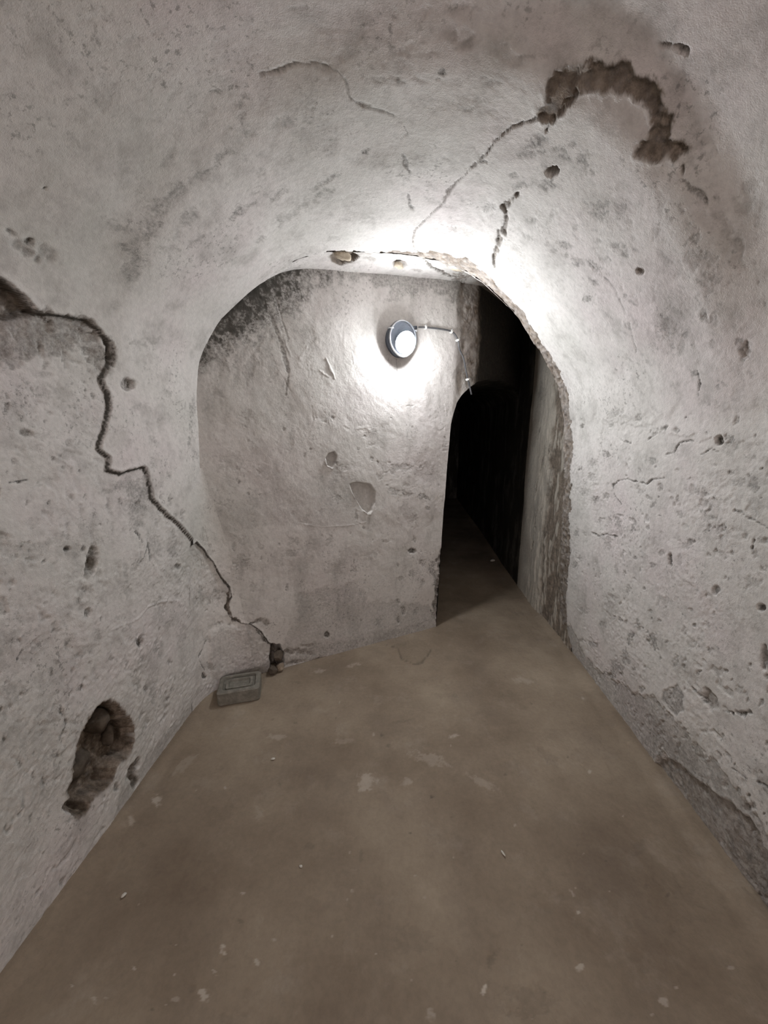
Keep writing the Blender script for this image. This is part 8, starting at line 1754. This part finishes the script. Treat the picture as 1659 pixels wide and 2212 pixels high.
def floor_mat():
    m, nt, b = nodes_mat('trodden_floor')
    pos = N(nt, 'ShaderNodeNewGeometry').outputs['Position']
    base = ramp(nt, noise(nt, pos, 1.5, 6, .6), [(.34, (.185, .142, .102)), (.5, (.262, .210, .155)), (.66, (.345, .284, .214))])
    pale = ramp(nt, noise(nt, pos, 5, 9, .7), [(.55, BLACK), (.8, WHITE)])
    base = mix(nt, math_n(nt, 'MULTIPLY', pale, .45), base, (.44, .39, .33))
    dk = ramp(nt, noise(nt, pos, 3.4, 7, .65), [(.32, WHITE), (.50, BLACK)])
    base = mix(nt, math_n(nt, 'MULTIPLY', dk, .40), base, (.17, .135, .105))
    base = mix(nt, .3, base, ramp(nt, noise(nt, pos, 60, 6, .7), [(.25, (.5, .5, .5)), (.6, WHITE)]), 'MULTIPLY')
    base = mix(nt, N(nt, 'ShaderNodeAttribute', attribute_name='dirt_shade').outputs['Fac'], base, (.085, .068, .052))
    base = mix(nt, N(nt, 'ShaderNodeAttribute', attribute_name='bare').outputs['Fac'], base, (.58, .52, .45))
    nt.links.new(base, b.inputs['Base Color'])
    b.inputs['Roughness'].default_value = .8; b.inputs['Specular IOR Level'].default_value = .3
    bump(nt, b, [(noise(nt, pos, 14, 4, .6), .004, 1.0), (noise(nt, pos, 120, 3, .65), .0012, 1.0)])
    return m
M['floor'] = floor_mat()

def simple(name, stops, scale=12, rough=.8, bscale=60, bd=.002, metallic=0., spec=.3):
    m, nt, b = nodes_mat(name)
    pos = N(nt, 'ShaderNodeTexCoord').outputs['Object']
    nt.links.new(ramp(nt, noise(nt, pos, scale, 7, .65), stops), b.inputs['Base Color'])
    b.inputs['Roughness'].default_value = rough; b.inputs['Metallic'].default_value = metallic; b.inputs['Specular IOR Level'].default_value = spec
    if bd: bump(nt, b, [(noise(nt, pos, bscale, 5, .65), bd, 1.0)])
    return m
M['stone'] = simple('rubble_stone', [(.3, (.10, .08, .06)), (.5, (.26, .21, .16)), (.7, (.42, .36, .28))], 25)
M['pale_stone'] = simple('pale_stone', [(.3, (.30, .24, .17)), (.5, (.52, .45, .35)), (.7, (.66, .60, .50))], 30)
M['dark_stone'] = simple('dark_stone', [(.3, (.045, .036, .028)), (.5, (.10, .08, .062)), (.7, (.17, .14, .11))], 18)
M['block'] = simple('cast_block', [(.3, (.15, .14, .12)), (.5, (.21, .20, .17)), (.72, (.30, .285, .25))], 30, bscale=130, bd=.003)
M['cement'] = simple('cement_lump', [(.3, (.27, .25, .215)), (.5, (.33, .31, .27)), (.7, (.38, .36, .32))], 8, bscale=90, bd=.0012)
M['housing'] = simple('lamp_housing', [(.3, (.07, .08, .10)), (.7, (.10, .115, .14))], 20, .6, bd=0)
M['ring'] = simple('lamp_ring', [(.3, (.45, .46, .48)), (.7, (.6, .61, .63))], 20, .35, bd=0, metallic=.6)
M['cable'] = simple('cable_sheath', [(.3, (.07, .07, .075)), (.7, (.13, .13, .135))], 20, .5, bd=0)
M['clip'] = simple('cable_clip', [(.3, (.75, .74, .70)), (.7, (.85, .84, .80))], 20, .4, bd=0)
M['chip'] = simple('plaster_chip', [(.3, (.50, .48, .43)), (.7, (.72, .70, .64))], 60)

def glass_mat():
    m, nt, b = nodes_mat('lamp_glass')
    out = nt.nodes['Material Output']
    tr = N(nt, 'ShaderNodeBsdfTransparent'); tr.inputs[0].default_value = (.93, .96, 1, 1)
    gl = N(nt, 'ShaderNodeBsdfGlossy'); gl.inputs['Roughness'].default_value = .08
    lw = N(nt, 'ShaderNodeLayerWeight'); lw.inputs[0].default_value = .25
    fr = N(nt, 'ShaderNodeMath', operation='MULTIPLY_ADD'); nt.links.new(lw.outputs['Facing'], fr.inputs[0]); fr.inputs[1].default_value = .28; fr.inputs[2].default_value = .02
    ms = N(nt, 'ShaderNodeMixShader')
    nt.links.new(fr.outputs[0], ms.inputs[0]); nt.links.new(tr.outputs[0], ms.inputs[1]); nt.links.new(gl.outputs[0], ms.inputs[2])
    nt.links.new(ms.outputs[0], out.inputs['Surface']); nt.nodes.remove(b)
    return m
M['glass'] = glass_mat()
def bulb_mat():
    m, nt, b = nodes_mat('glowing_bulb')
    b.inputs['Base Color'].default_value = (.9, .9, .9, 1)
    b.inputs['Emission Color'].default_value = (1.0, .982, .967, 1); b.inputs['Emission Strength'].default_value = BULB_STRENGTH
    return m
M['bulb'] = bulb_mat()

# ---------------------------------------------------------------- structure
def struct(name, me, parent=None):
    o = link(name, me, parent)
    if not parent: o['kind'] = 'structure'
    return o

def rows_of(y_far, y_near, y_back, n_near, n_back):    # row positions, spaced for their distance
    k = np.linspace(1/y_far, 1/y_near, n_near)
    return np.r_[1/k, np.linspace(y_near, y_back, n_back+1)[1:]]

def build_tunnel():
    V = np.r_[np.linspace(0, PLEN, 1420)]
    ys = rows_of(2.35, .66, -4.2, 400, 70)
    tau = (2.35-ys)/(2.35+4.2)
    xe = np.interp(V, PT, PXZ[:,0]); ye = edge_y(xe)+.10
    UU = ye[None,:]-tau[:,None]*(ye[None,:]+4.2); VV = np.broadcast_to(V, UU.shape)
    P = tunnel(UU, VV)
    Nn = grid_normals(P, True)
    n, m = UU.shape
    inward = np.stack([.03-P[...,0], 0*UU, 1.2-P[...,2]], -1)
    if (Nn*inward).sum() < 0: Nn = -Nn
    p = P.reshape(-1, 3); uv = np.c_[UU.ravel(), VV.ravel()]
    d, di, ba, ro = wear('T', p, uv)
    # the broken edge where the plaster ends
    te = uv[:,0]-np.interp(uv[:,1], V, ye-.10)
    nb = fbm(p, 16, 71, 4); nb2 = fbm(p, 45, 72, 3)
    v = uv[:,1]
    wid = np.interp(v, [2.2, 2.5, 2.7, 3.05, 3.3, 3.7, 4.4, 5.8], [-.16, -.12, -.11, -.05, .07, .03, .02, .03])
    k = sstep(-.004, .004, te+wid*.8+nb*.05*sstep(2.2, 2.6, v)+nb2*.012)*(v > 2.2)
    ba = np.maximum(ba, k*np.clip(.8+.4*nb2, 0, 1)); d = d-k*(.008+.006*nb2)
    ro = np.maximum(ro, .9*k)
    low = sstep(4.45+.06*nb, 4.55+.06*nb, v)*sstep(1.1, 1.2, uv[:,0]+.1*nb)   # coarser lower coat of the right wall
    lowr = sstep(4.25, 4.75, v+.12*nb)
    ro = np.maximum(ro, .75*lowr)
    d = d-.004*sstep(4.40, 4.44, v+.05*nb)
    r, gr = relief(p, ro)
    di = np.maximum(di, gr)
    q = p+Nn.reshape(-1, 3)*(d+r)[:,None]
    G = q.reshape(n, m, 3); NN = grid_normals(G, True)
    if (NN*inward).sum() < 0: NN = -NN
    D = di.reshape(n, m); B = ba.reshape(n, m)
    zs = np.interp(V, PT, PXZ[:,1])
    top = int(np.argmax(zs)); a = int(np.argmin(abs(zs[:top]-1.74))); b = top+int(np.argmin(abs(zs[top:]-1.74)))
    for name, i0, i1 in (('wall_left', 0, a), ('ceiling', a, b), ('wall_right', b, m-1)):
        g = G[:, i0:i1+1]; k = g.shape[1]
        qd = quads(n, k)[:, ::-1]
        me = raw_mesh(name, g.reshape(-1, 3), qd, {'dirt_shade': D[:, i0:i1+1].ravel(), 'bare': B[:, i0:i1+1].ravel()}, M['plaster'], NN[:, i0:i1+1].reshape(-1, 3))
        ST[name] = struct(name, me)
    # back of the vault's end, closing it against the space beyond
    e = G[0, ::6]; out = e.copy(); c = np.array([.03, 0, 1.2])
    dirn = (e-c)*np.array([1, 0, 1]); dirn /= np.linalg.norm(dirn, axis=1)[:,None]
    out = e+dirn*.35; out[:,1] = e[:,1]
    g = np.stack([e, (e*.5+out*.5), out]); kk = e.shape[0]
    z0 = np.zeros(3*kk)
    ST['trim'] = struct('trim_1', raw_mesh('trim_1', g.reshape(-1, 3), quads(3, kk), {'dirt_shade': z0, 'bare': z0+.7}, M['plaster']))
ST = {}

def build_grid(name, key, fn, U, V, mat, toward, lump=1., rough=0., extra=None):
    UU, VV = (U, V) if U.ndim == 2 else np.meshgrid(U, V, indexing='ij')
    P = fn(UU, VV); Nn = grid_normals(P, False); n, m = UU.shape
    inw = np.array(toward)-P
    if (Nn*inw).sum() < 0: Nn = -Nn
    p = P.reshape(-1, 3); uv = np.c_[UU.ravel(), VV.ravel()]
    d, di, ba, ro = wear(key, p, uv)
    ro = np.maximum(ro, rough)
    if extra: d, di, ba, ro = extra(p, uv, d, di, ba, ro)
    r, gr = relief(p, ro, lump)
    di = np.maximum(di, gr)
    q = p+Nn.reshape(-1, 3)*(d+r)[:,None]
    return q, quads(n, m), di, ba

def orient(q, Q, toward):
    a, b, c = q[Q[:,0]], q[Q[:,1]], q[Q[:,2]]
    f = (np.cross(b-a, c-a)*(np.array(toward)-a)).sum()
    return Q if f > 0 else Q[:, ::-1]

def build_back_wall():
    s0 = -1.72; sx = lambda x: (x-BEND[0])/.873
    zl = np.linspace(0, 1.5, 370); nl = 400
    sj = sx(jamb_x(zl)); t = np.linspace(0, 1, nl)
    SL = s0+t[None,:]*(sj[:,None]-s0); ZL = np.broadcast_to(zl[:,None], SL.shape)
    sr = np.linspace(sj[-1], 1.62, 330)[1:]; scol = np.r_[SL[-1], sr]
    xs = wall_x(scol)
    zb = np.where(scol <= sj[-1]+1e-6, 1.5, np.maximum(door_z(xs), 1.5))
    t2 = np.linspace(0, 1, 230)
    ZU = zb[None,:]+t2[:,None]*(2.46-zb[None,:]); SU = np.broadcast_to(scol, ZU.shape)
    def strokes(p, uv, d, di, ba, ro):
        s, z = uv[:,0], uv[:,1]
        pp = np.c_[s+.5*z, z*.6-.2*s, 0*s]
        d = d+.0016*fbm(pp, 26, 81, 3)*sstep(.1, .8, z)
        nb = fbm(p, 7, 82, 4)
        rt = sstep(-.035, .02, s+.05*nb)*sstep(1.5, 1.9, z+.1*nb)
        ba = np.maximum(ba, rt*(.62+.6*fbm(p, 22, 83, 4))); ro = np.maximum(ro, rt)
        d = d-.012*rt
        door_shade = sstep(.13, .24, s+.06*nb+.03*fbm(p, 24, 84, 2))*sstep(1.4, 1.6, z)
        di = np.maximum(di, 1.85*door_shade)  # shade of the wall over the doorway, painted through the mask
        return d, di, np.clip(ba, 0, 1), ro
    TW = (0, 1.2, 1.3)
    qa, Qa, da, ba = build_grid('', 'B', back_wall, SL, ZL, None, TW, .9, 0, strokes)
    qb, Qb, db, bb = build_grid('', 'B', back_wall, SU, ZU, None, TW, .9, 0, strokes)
    na = len(qa); idx = np.arange(len(qb))+na
    idx[:nl] = np.arange(na-nl, na)                       # weld the two panels along their common row
    q = np.r_[qa, qb]; Q = np.r_[Qa, idx[Qb]]
    used = np.zeros(len(q), bool); used[Q.ravel()] = True; re = np.cumsum(used)-1
    q, Q = q[used], re[Q]; di = np.r_[da, db][used]; b = np.r_[ba, bb][used]
    ST['wall_back'] = struct('wall_back', raw_mesh('wall_back', q, orient(q, Q, TW), {'dirt_shade': di, 'bare': b}, M['plaster_back']))

def build_cove():
    W, Z = np.linspace(0, 1, 130), np.linspace(0, 1.28, 300)
    q, Q, di, ba = build_grid('', 'F', cove, W, Z, None, (0, 1, 1))
    ST['cove'] = struct('trim_2', raw_mesh('trim_2', q, orient(q, Q, (0, 1, 1)), {'dirt_shade': di, 'bare': ba}, M['plaster']))

def build_beyond():
    X = np.linspace(-1.3, 1.4, 330); t = np.linspace(0, 1, 170)
    Y0 = edge_y(X)+.085
    YY = Y0[None,:]+t[:,None]**1.3*(4.3-Y0[None,:]); XX = np.broadcast_to(X, YY.shape)
    def edge(p, uv, d, di, ba, ro):
        te = uv[:,1]-edge_y(uv[:,0]); nb = fbm(p, 14, 91, 4)
        k = sstep(.03, -.01, te-.06-.10*nb-.06*sstep(.1, .5, uv[:,0]))*sstep(-.65, -.3, uv[:,0])
        far = sstep(.30, .5, uv[:,0]+.1*nb)
        return d, di, np.maximum(ba, np.maximum(.45*k*sstep(-.3, .3, nb), .8*far)), np.maximum(ro, .5)
    q, Q, di, ba = build_grid('', 'K', back_ceiling, XX, YY, None, (0, 2.3, 1), .8, .3, edge)
    ST['ceiling_back'] = struct('ceiling_back', raw_mesh('ceiling_back', q, orient(q, Q, (0, 2.3, 1)), {'dirt_shade': di, 'bare': ba}, M['plaster']))
    Z = np.linspace(0, 2.5, 420)
    def strip(p, uv, d, di, ba, ro):
        nb = fbm(p, 11, 92, 4); nv = fbm(p*np.array([1, 1, .3]), 22, 93, 3)
        k = sstep(.06, -.06, uv[:,0]-2.93+.10*nb+.05*nv-.03*uv[:,1])
        hole = sstep(.10, .3, nv+.3*nb)*k
        d = d+.012*nv*sstep(3.4, 3.0, uv[:,0])-.012*k
        return d, np.maximum(di, .0*k), np.maximum(ba, k*(.85-.75*sstep(.12, .35, nv))), np.maximum(ro, .5+.5*k)
    for name, Y, zz, mat in (('wall_passage_right', np.linspace(2.36, 3.48, 230), Z, 'plaster_pass'), ('wall_passage_inner', np.r_[np.linspace(3.48, 4.2, 60), np.linspace(4.2, 8, 60)[1:]], Z[::3], 'plaster_shade')):  # inner part begins at the lamp's shadow line, its shade painted in
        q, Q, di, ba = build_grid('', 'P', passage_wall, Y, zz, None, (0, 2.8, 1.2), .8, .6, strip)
        ST[name] = struct(name, raw_mesh(name, q, orient(q, Q, (0, 2.8, 1.2)), {'dirt_shade': di, 'bare': ba}, M[mat]))
    # the dark passage: left side and rounded head, and its end
    zl = np.linspace(0, 1.5, 60); xh = np.linspace(.318, 1.2, 90)[1:]
    px = np.r_[jamb_x(zl), xh]; pz = np.r_[zl, door_z(xh)]
    yd = wall_y(wall_s(px))
    tt = np.linspace(0, 1, 70)**1.6
    g = np.stack([np.broadcast_to(px, (70, len(px))), yd[None,:]+tt[:,None]*(8.0-yd[None,:]), np.broadcast_to(pz, (70, len(px)))], -1)
    p = g.reshape(-1, 3); fade = np.repeat(sstep(0, .08, tt), len(px))
    nn = grid_normals(g, False).reshape(-1, 3)
    p = p+nn*(fade*.012*fbm(p, 5, 95, 3))[:,None]
    z0 = np.zeros(len(p)); Q = quads(70, len(px))
    ST['passage_left'] = struct('wall_passage_left', raw_mesh('wall_passage_left', p, orient(p, Q, (.7, 4.5, 1)), {'dirt_shade': z0, 'bare': z0}, M['plaster_shade']))
    def flat(name, fn, U, V, tw, mat, lump=1.):
        q, Q, di, ba = build_grid('', '-', fn, U, V, None, tw, lump, .2)
        return struct(name, raw_mesh(name, q, orient(q, Q, tw), {'dirt_shade': di, 'bare': ba}, mat))
    flat('wall_passage_end', lambda a, b: np.stack([a, 0*a+7.9, b], -1), np.linspace(.1, 1.4, 40), np.linspace(0, 2.2, 50), (.7, 4, 1), M['plaster_shade'])
    flat('wall_front', lambda a, b: np.stack([a, 0*a-4.1, b], -1), np.linspace(-1.5, 1.5, 60), np.linspace(0, 2.8, 60), (0, 0, 1), M['plaster'])

def build_floor():
    ys = np.r_[rows_of(3.6, .62, -4.3, 470, 50)][::-1]; ys = np.r_[ys, np.linspace(3.6, 8.0, 60)[1:]]
    xs = np.linspace(-1.32, 1.36, 500)
    def dust(p, uv, d, di, ba, ro):
        nb = fbm(p, 9, 97, 3); nf = fbm(p, 40, 98, 3)
        # earth gathered in the foot of the walls
        el = uv[:,0]+1.085; er = 1.13-uv[:,0]
        e = np.minimum(el, er)
        d = d+.018*sstep(.07+.03*nb, 0, e)
        return d*1., np.maximum(di, .0), ba, ro
    q, Q, di, ba = build_grid('', 'FL', floor_s, *np.meshgrid(xs, ys, indexing='ij'), None, (0, 1, 1.5), .55, .12, dust)
    ST['floor'] = struct('floor', raw_mesh('floor', q, orient(q, Q, (0, 1, 1.5)), {'dirt_shade': di, 'bare': ba}, M['floor']))

build_tunnel(); build_back_wall(); build_cove(); build_beyond(); build_floor()

# ---------------------------------------------------------------- things
def bm_mesh(name, bm, mat, smooth=True):
    me = bpy.data.meshes.new(name); bmesh.ops.recalc_face_normals(bm, faces=bm.faces); bm.to_mesh(me); bm.free()
    for p in me.polygons: p.use_smooth = smooth
    if mat: me.materials.append(mat)
    return me
def empty(name, loc, rot=(0, 0, 0)):
    o = bpy.data.objects.new(name, None); COL.objects.link(o); o.location = loc; o.rotation_euler = rot; o.empty_display_size = .05
    return o
def rock(name, size, seed, mat, parent=None, loc=(0, 0, 0), rot=(0, 0, 0), sub=3, jag=.28):
    bm = bmesh.new(); bmesh.ops.create_icosphere(bm, subdivisions=sub, radius=1)
    co = np.array([v.co for v in bm.verts]); off = seed*3.7
    r = 1+jag*fbm(co+off, 1.1, seed, 2)+jag*.5*fbm(co+off, 3.2, seed+5, 2)
    rnd = random.Random(seed)
    for _ in range(5):                                   # broken faces
        n = np.array([rnd.gauss(0, 1) for _ in range(3)]); n /= np.linalg.norm(n); h = rnd.uniform(.55, .85)
        s = (co*r[:,None])@n; ex = np.maximum(s-h, 0); co = co*r[:,None]-n*ex[:,None]; r = np.ones(len(co))
    co = co*r[:,None]
    for v, c in zip(bm.verts, co): v.co = (c[0]*size[0], c[1]*size[1], c[2]*size[2])
    o = link(name, bm_mesh(name, bm, mat, True), parent, loc); o.rotation_euler = rot
    return o
def rings(bm, sections, close_first=False, close_last=True):
    prev = None
    for sec in sections:
        cur = [bm.verts.new(p) for p in sec]
        if prev:
            k = len(cur)
            for i in range(k): bm.faces.new((prev[i], prev[(i+1) % k], cur[(i+1) % k], cur[i]))
        elif close_first: bm.faces.new(cur)
        prev = cur
    if close_last: bm.faces.new(prev)
def tube(pts, r, seg=10, closed=False):
    bm = bmesh.new(); pts = [Vector(p) for p in pts]; n = len(pts); up = Vector((0.13, .07, 1)).normalized(); secs = []
    for i, p in enumerate(pts):
        t = (pts[(i+1) % n]-pts[i-1]) if closed else (pts[min(i+1, n-1)]-pts[max(i-1, 0)])
        t.normalize(); a = t.cross(up)
        if a.length < 1e-3: a = t.cross(Vector((1, 0, 0)))
        a.normalize(); b = t.cross(a)
        secs.append([p+(a*math.cos(k*math.tau/seg)+b*math.sin(k*math.tau/seg))*r for k in range(seg)])
    if closed:
        rings(bm, secs+[secs[0]], False, False); bmesh.ops.remove_doubles(bm, verts=bm.verts, dist=1e-5)
    else: rings(bm, secs, True, True)
    return bm
def smooth_path(pts, n=8):
    pts = [Vector(p) for p in pts]; out = []
    for i in range(len(pts)-1):
        p0, p1, p2, p3 = pts[max(i-1, 0)], pts[i], pts[i+1], pts[min(i+2, len(pts)-1)]
        for k in range(n):
            t = k/n
            out.append(.5*((2*p1)+(p2-p0)*t+(2*p0-5*p1+4*p2-p3)*t*t+(3*p1-p0-3*p2+p3)*t**3))
    return out+[pts[-1]]

# ---- the wall lamp: local x along the wall, y out of the wall, z up
WN = Vector((.488, -.873, 0)); WA = Vector((.873, .488, 0))
def on_wall(s, z, out=0.):
    return Vector((BEND[0]+WA.x*s, BEND[1]+WA.y*s, z))+WN*out
def egg(k, w, h, point=.0):                              # outline, slightly pointed below
    a = k
    x = math.sin(a); z = math.cos(a)
    if z < 0: x *= 1-point*z*z; 
    return x*w, z*h
LAMP_S, LAMP_Z = -.470, 1.995
def build_lamp():
    root = empty('wall_lamp', on_wall(LAMP_S, LAMP_Z, .004), (0, 0, math.atan2(.488, .873)))
    tag(root, 'lit round bulkhead lamp with clear glass on the back wall', 'lamp')
    SEG = 48; ang = [k*math.tau/SEG for k in range(SEG)]
    def outline(w, h, y, pt=.12, dz=0): return [(egg(a, w, h, pt)[0], -y, egg(a, w, h, pt)[1]+dz) for a in ang]
    bm = bmesh.new()                                      # housing on the wall
    rings(bm, [outline(.084, .095, -.02, .2), outline(.088, .099, .004, .2), outline(.086, .097, .030, .2), outline(.092, .104, .036, .2), outline(.094, .106, .046, .2), outline(.086, .098, .050, .2), outline(.078, .090, .050, .2)], True, True)
    link('back_plate', bm_mesh('back_plate', bm, M['housing']), root)
    bm = bmesh.new()                                      # clamping ring round the glass
    secs = []
    for a in range(10):
        q = a*math.tau/10; secs.append(outline(.087+.005*math.cos(q), .100+.005*math.cos(q), .056+.008*math.sin(q)))
    rings(bm, secs+[secs[0]], False, False); bmesh.ops.remove_doubles(bm, verts=bm.verts, dist=1e-5)
    link('clamp_ring', bm_mesh('clamp_ring', bm, M['ring']), root)
    bm = bmesh.new()                                      # glass bowl
    secs = []
    for i in range(14):
        t = i/13*math.pi/2*.985; c, s = math.cos(t), math.sin(t)
        secs.append(outline(.084*c**.8, .097*c**.8, .052+.095*s, .12, -.006*s))
    rings(bm, secs, False, True)
    link('glass_bowl', bm_mesh('glass_bowl', bm, M['glass']), root)
    ct, st = math.cos(math.radians(24)), math.sin(math.radians(24))
    def tilt(x, y, z): return (x, y*ct-z*st-.088, y*st+z*ct-.026)
    bm = bmesh.new()                                      # frosted half-round bulb, turned a little downwards
    rings(bm, [[tilt(.062*math.cos(q)*math.cos(a), -.042*math.sin(q), .062*math.cos(q)*math.sin(a)) for a in ang[::2]] for q in [i*math.pi/2*.97/8 for i in range(9)]], False, True)
    link('bulb', bm_mesh('bulb', bm, M['bulb']), root)
    bm = bmesh.new()                                      # holder with the disc behind the bulb
    rings(bm, [[tilt(r*math.cos(a), y, r*math.sin(a)) for a in ang[::2]] for r, y in ((.020, .045), (.020, .022), (.058, .014), (.065, .008), (.065, .001), (.061, .0005))], True, True)
    link('bulb_holder', bm_mesh('bulb_holder', bm, M['housing']), root)
    for sx, sz in ((-.082, .052), (.082, .052)):          # spring clips of the ring
        path = [(sx*1.10, -.034, sz), (sx*1.14, -.060, sz), (sx, -.072, sz*.98), (sx*.86, -.070, sz*.95)]
        link('spring_clip', bm_mesh('spring_clip', tube(smooth_path(path, 5), .0035, 8), M['ring']), root)
    bm = tube([(.080, -.014, .076), (.118, -.014, .083)], .010, 12)
    link('cable_gland', bm_mesh('cable_gland', bm, M['housing']), root)
build_lamp()

def build_cable():
    pts = [(-.335, 2.082, .014), (-.30, 2.085, .014), (-.255, 2.087, .013), (-.17, 2.088, .013), (-.095, 2.083, .013), (-.06, 2.065, .014), (-.035, 2.03, .015), (-.022, 1.98, .016)]
    w = [on_wall(s, z, o) for s, z, o in pts]
    s2 = [(.012, 1.93), (.035, 1.86), (.06, 1.79), (.082, 1.745), (.10, 1.70)]
    def beyond(s, z, o):
        v = back_wall(np.array([s]), np.array([z]))[0]
        return Vector(v)+Vector((.617, -.787, 0))*o*1.2
    w += [beyond(s, z, .018) for s, z in s2]
    root = empty('power_cable', w[0])
    tag(root, 'thin dark cable running from the lamp down to the doorway', 'cable')
    p = smooth_path([v-w[0] for v in w], 8)
    link('sheath', bm_mesh('sheath', tube(p, .0055, 8), M['cable']), root)
    for a, b in CLIPS:
        i = min(range(len(p)), key=lambda k: (p[k]+w[0]-on_wall(a, b, .014)).length)
        q = p[i]; t = (p[min(i+1, len(p)-1)]-p[max(i-1, 0)]).normalized(); n = WN; s = t.cross(n).normalized()
        bm = bmesh.new()                                  # a saddle over the cable with its nail
        prof = [(-.010, -.010), (-.010, .002), (-.007, .008), (0, .0105), (.007, .008), (.010, .002), (.010, -.010)]
        secs = [[q+t*h+s*x+n*y for x, y in prof] for h in (-.006, .006)]
        rings(bm, secs, True, True)
        c = link('cable_clip', bm_mesh('cable_clip', bm, M['clip'], False), root)
        nb = bmesh.new(); bmesh.ops.create_uvsphere(nb, u_segments=10, v_segments=6, radius=.0048)
        for v in nb.verts: v.co = v.co+q-s*.010+n*.006
        link('nail', bm_mesh('nail', nb, M['ring']), c)
CLIPS = [(-.285, 2.083), (-.09, 2.08), (-.037, 2.035), (.06, 1.80)]
build_cable()

# ---- block, cement lump, stones
def build_block():
    o_ = empty('concrete_block', (-.912, 1.868, .004), (0, 0, math.radians(17)))
    tag(o_, 'grey concrete block with stepped rectangles on its top, on the floor by the left corner', 'block')
    bm = bmesh.new()
    def rect(hx, hy, z, r=.02, n=4):
        out = []
        for cx, cy, a0 in ((hx-r, hy-r, 0), (-hx+r, hy-r, 90), (-hx+r, -hy+r, 180), (hx-r, -hy+r, 270)):
            for k in range(n+1):
                a = math.radians(a0+90*k/n); out.append((cx+r*math.cos(a), cy+r*math.sin(a), z))
        return out
    hx, hy, H = .112, .080, .076
    rings(bm, [rect(hx, hy, 0), rect(hx, hy, .03), rect(hx, hy, H-.006), rect(hx-.006, hy-.006, H), rect(hx-.024, hy-.022, H+.001), rect(hx-.028, hy-.026, H-.012, .014),
        rect(hx-.038, hy-.036, H-.012, .012), rect(hx-.041, hy-.039, H-.003, .012), rect(hx-.054, hy-.050, H-.003, .010), rect(hx-.058, hy-.054, H-.014, .008)], True, True)
    bmesh.ops.subdivide_edges(bm, edges=[e for e in bm.edges if e.calc_length() > .03], cuts=3, use_grid_fill=True)
    co = np.array([v.co for v in bm.verts]); d = .0022*fbm(co, 60, 7, 3)+.003*fbm(co, 14, 8, 2)
    for v, k in zip(bm.verts, d): v.co = v.co*(1+float(k)/.09)
    me = bm_mesh('block_body', bm, M['block'], False)
    link('block_body', me, o_)
build_block()

L, R_, KB, FLO = ST['wall_left'], ST['wall_right'], ST['ceiling_back'], ST['floor']
rock('stone', (.044, .024, .020), 3, M['pale_stone'], KB, (-.312, 2.165, 2.330), (.2, .1, .3), 3, .5)
rock('stone', (.034, .024, .018), 5, M['pale_stone'], KB, (-.036, 2.335, 2.343), (0, .3, .2))
rock('stone', (.045, .03, .02), 9, M['pale_stone'], KB, (.30, 2.47, 2.375), (0, .1, .5))
rock('stone', (.035, .03, .02), 14, M['stone'], KB, (.42, 2.52, 2.372), (0, .1, .5))
rock('stone', (.04, .05, .07), 21, M['dark_stone'], L, (-1.165, 1.20, .40), (.3, .1, .2), 3, .5)
rock('stone', (.035, .07, .06), 22, M['dark_stone'], L, (-1.170, 1.10, .30), (.1, .5, .2), 3, .5)
rock('stone', (.03, .05, .05), 23, M['dark_stone'], L, (-1.165, 1.24, .30), (.5, .1, .9), 3, .5)
rock('stone', (.030, .026, .034), 31, M['dark_stone'], ST['wall_back'], (-.785, 2.055, .03), (.3, .1, .2))
rock('stone', (.026, .022, .030), 32, M['stone'], ST['wall_back'], (-.748, 2.085, .028), (.1, .6, .2))
rock('stone', (.03, .03, .036), 33, M['dark_stone'], ST['wall_back'], (-.765, 2.10, .10), (.1, .6, 1.2))

def chip(loc, size, seed, label, rot=0.):
    o = rock('plaster_chip', size, seed, M['chip'], None, (loc[0], loc[1], size[2]*.6+.001), (0, 0, rot), 2)
    tag(o, label, 'chip', 'white plaster chips lying on the floor')
for c in [((-.581, 1.445), (.010, .007, .004), 1, 'white plaster chip on the floor in front of the concrete block', .3),
        ((.374, 1.091), (.004, .011, .003), 2, 'narrow white plaster sliver on the floor right of the middle', .5),
        ((-.339, 1.015), (.006, .005, .003), 3, 'tiny white plaster crumb on the open floor left of the middle', 0),
        ((-.894, .904), (.008, .007, .004), 4, 'pale plaster chip on the floor nearest the foot of the left wall', .8),
        ((1.02, 4.15), (.030, .020, .014), 6, 'pale pebble on the dark floor inside the doorway', .2)]: chip(*c)
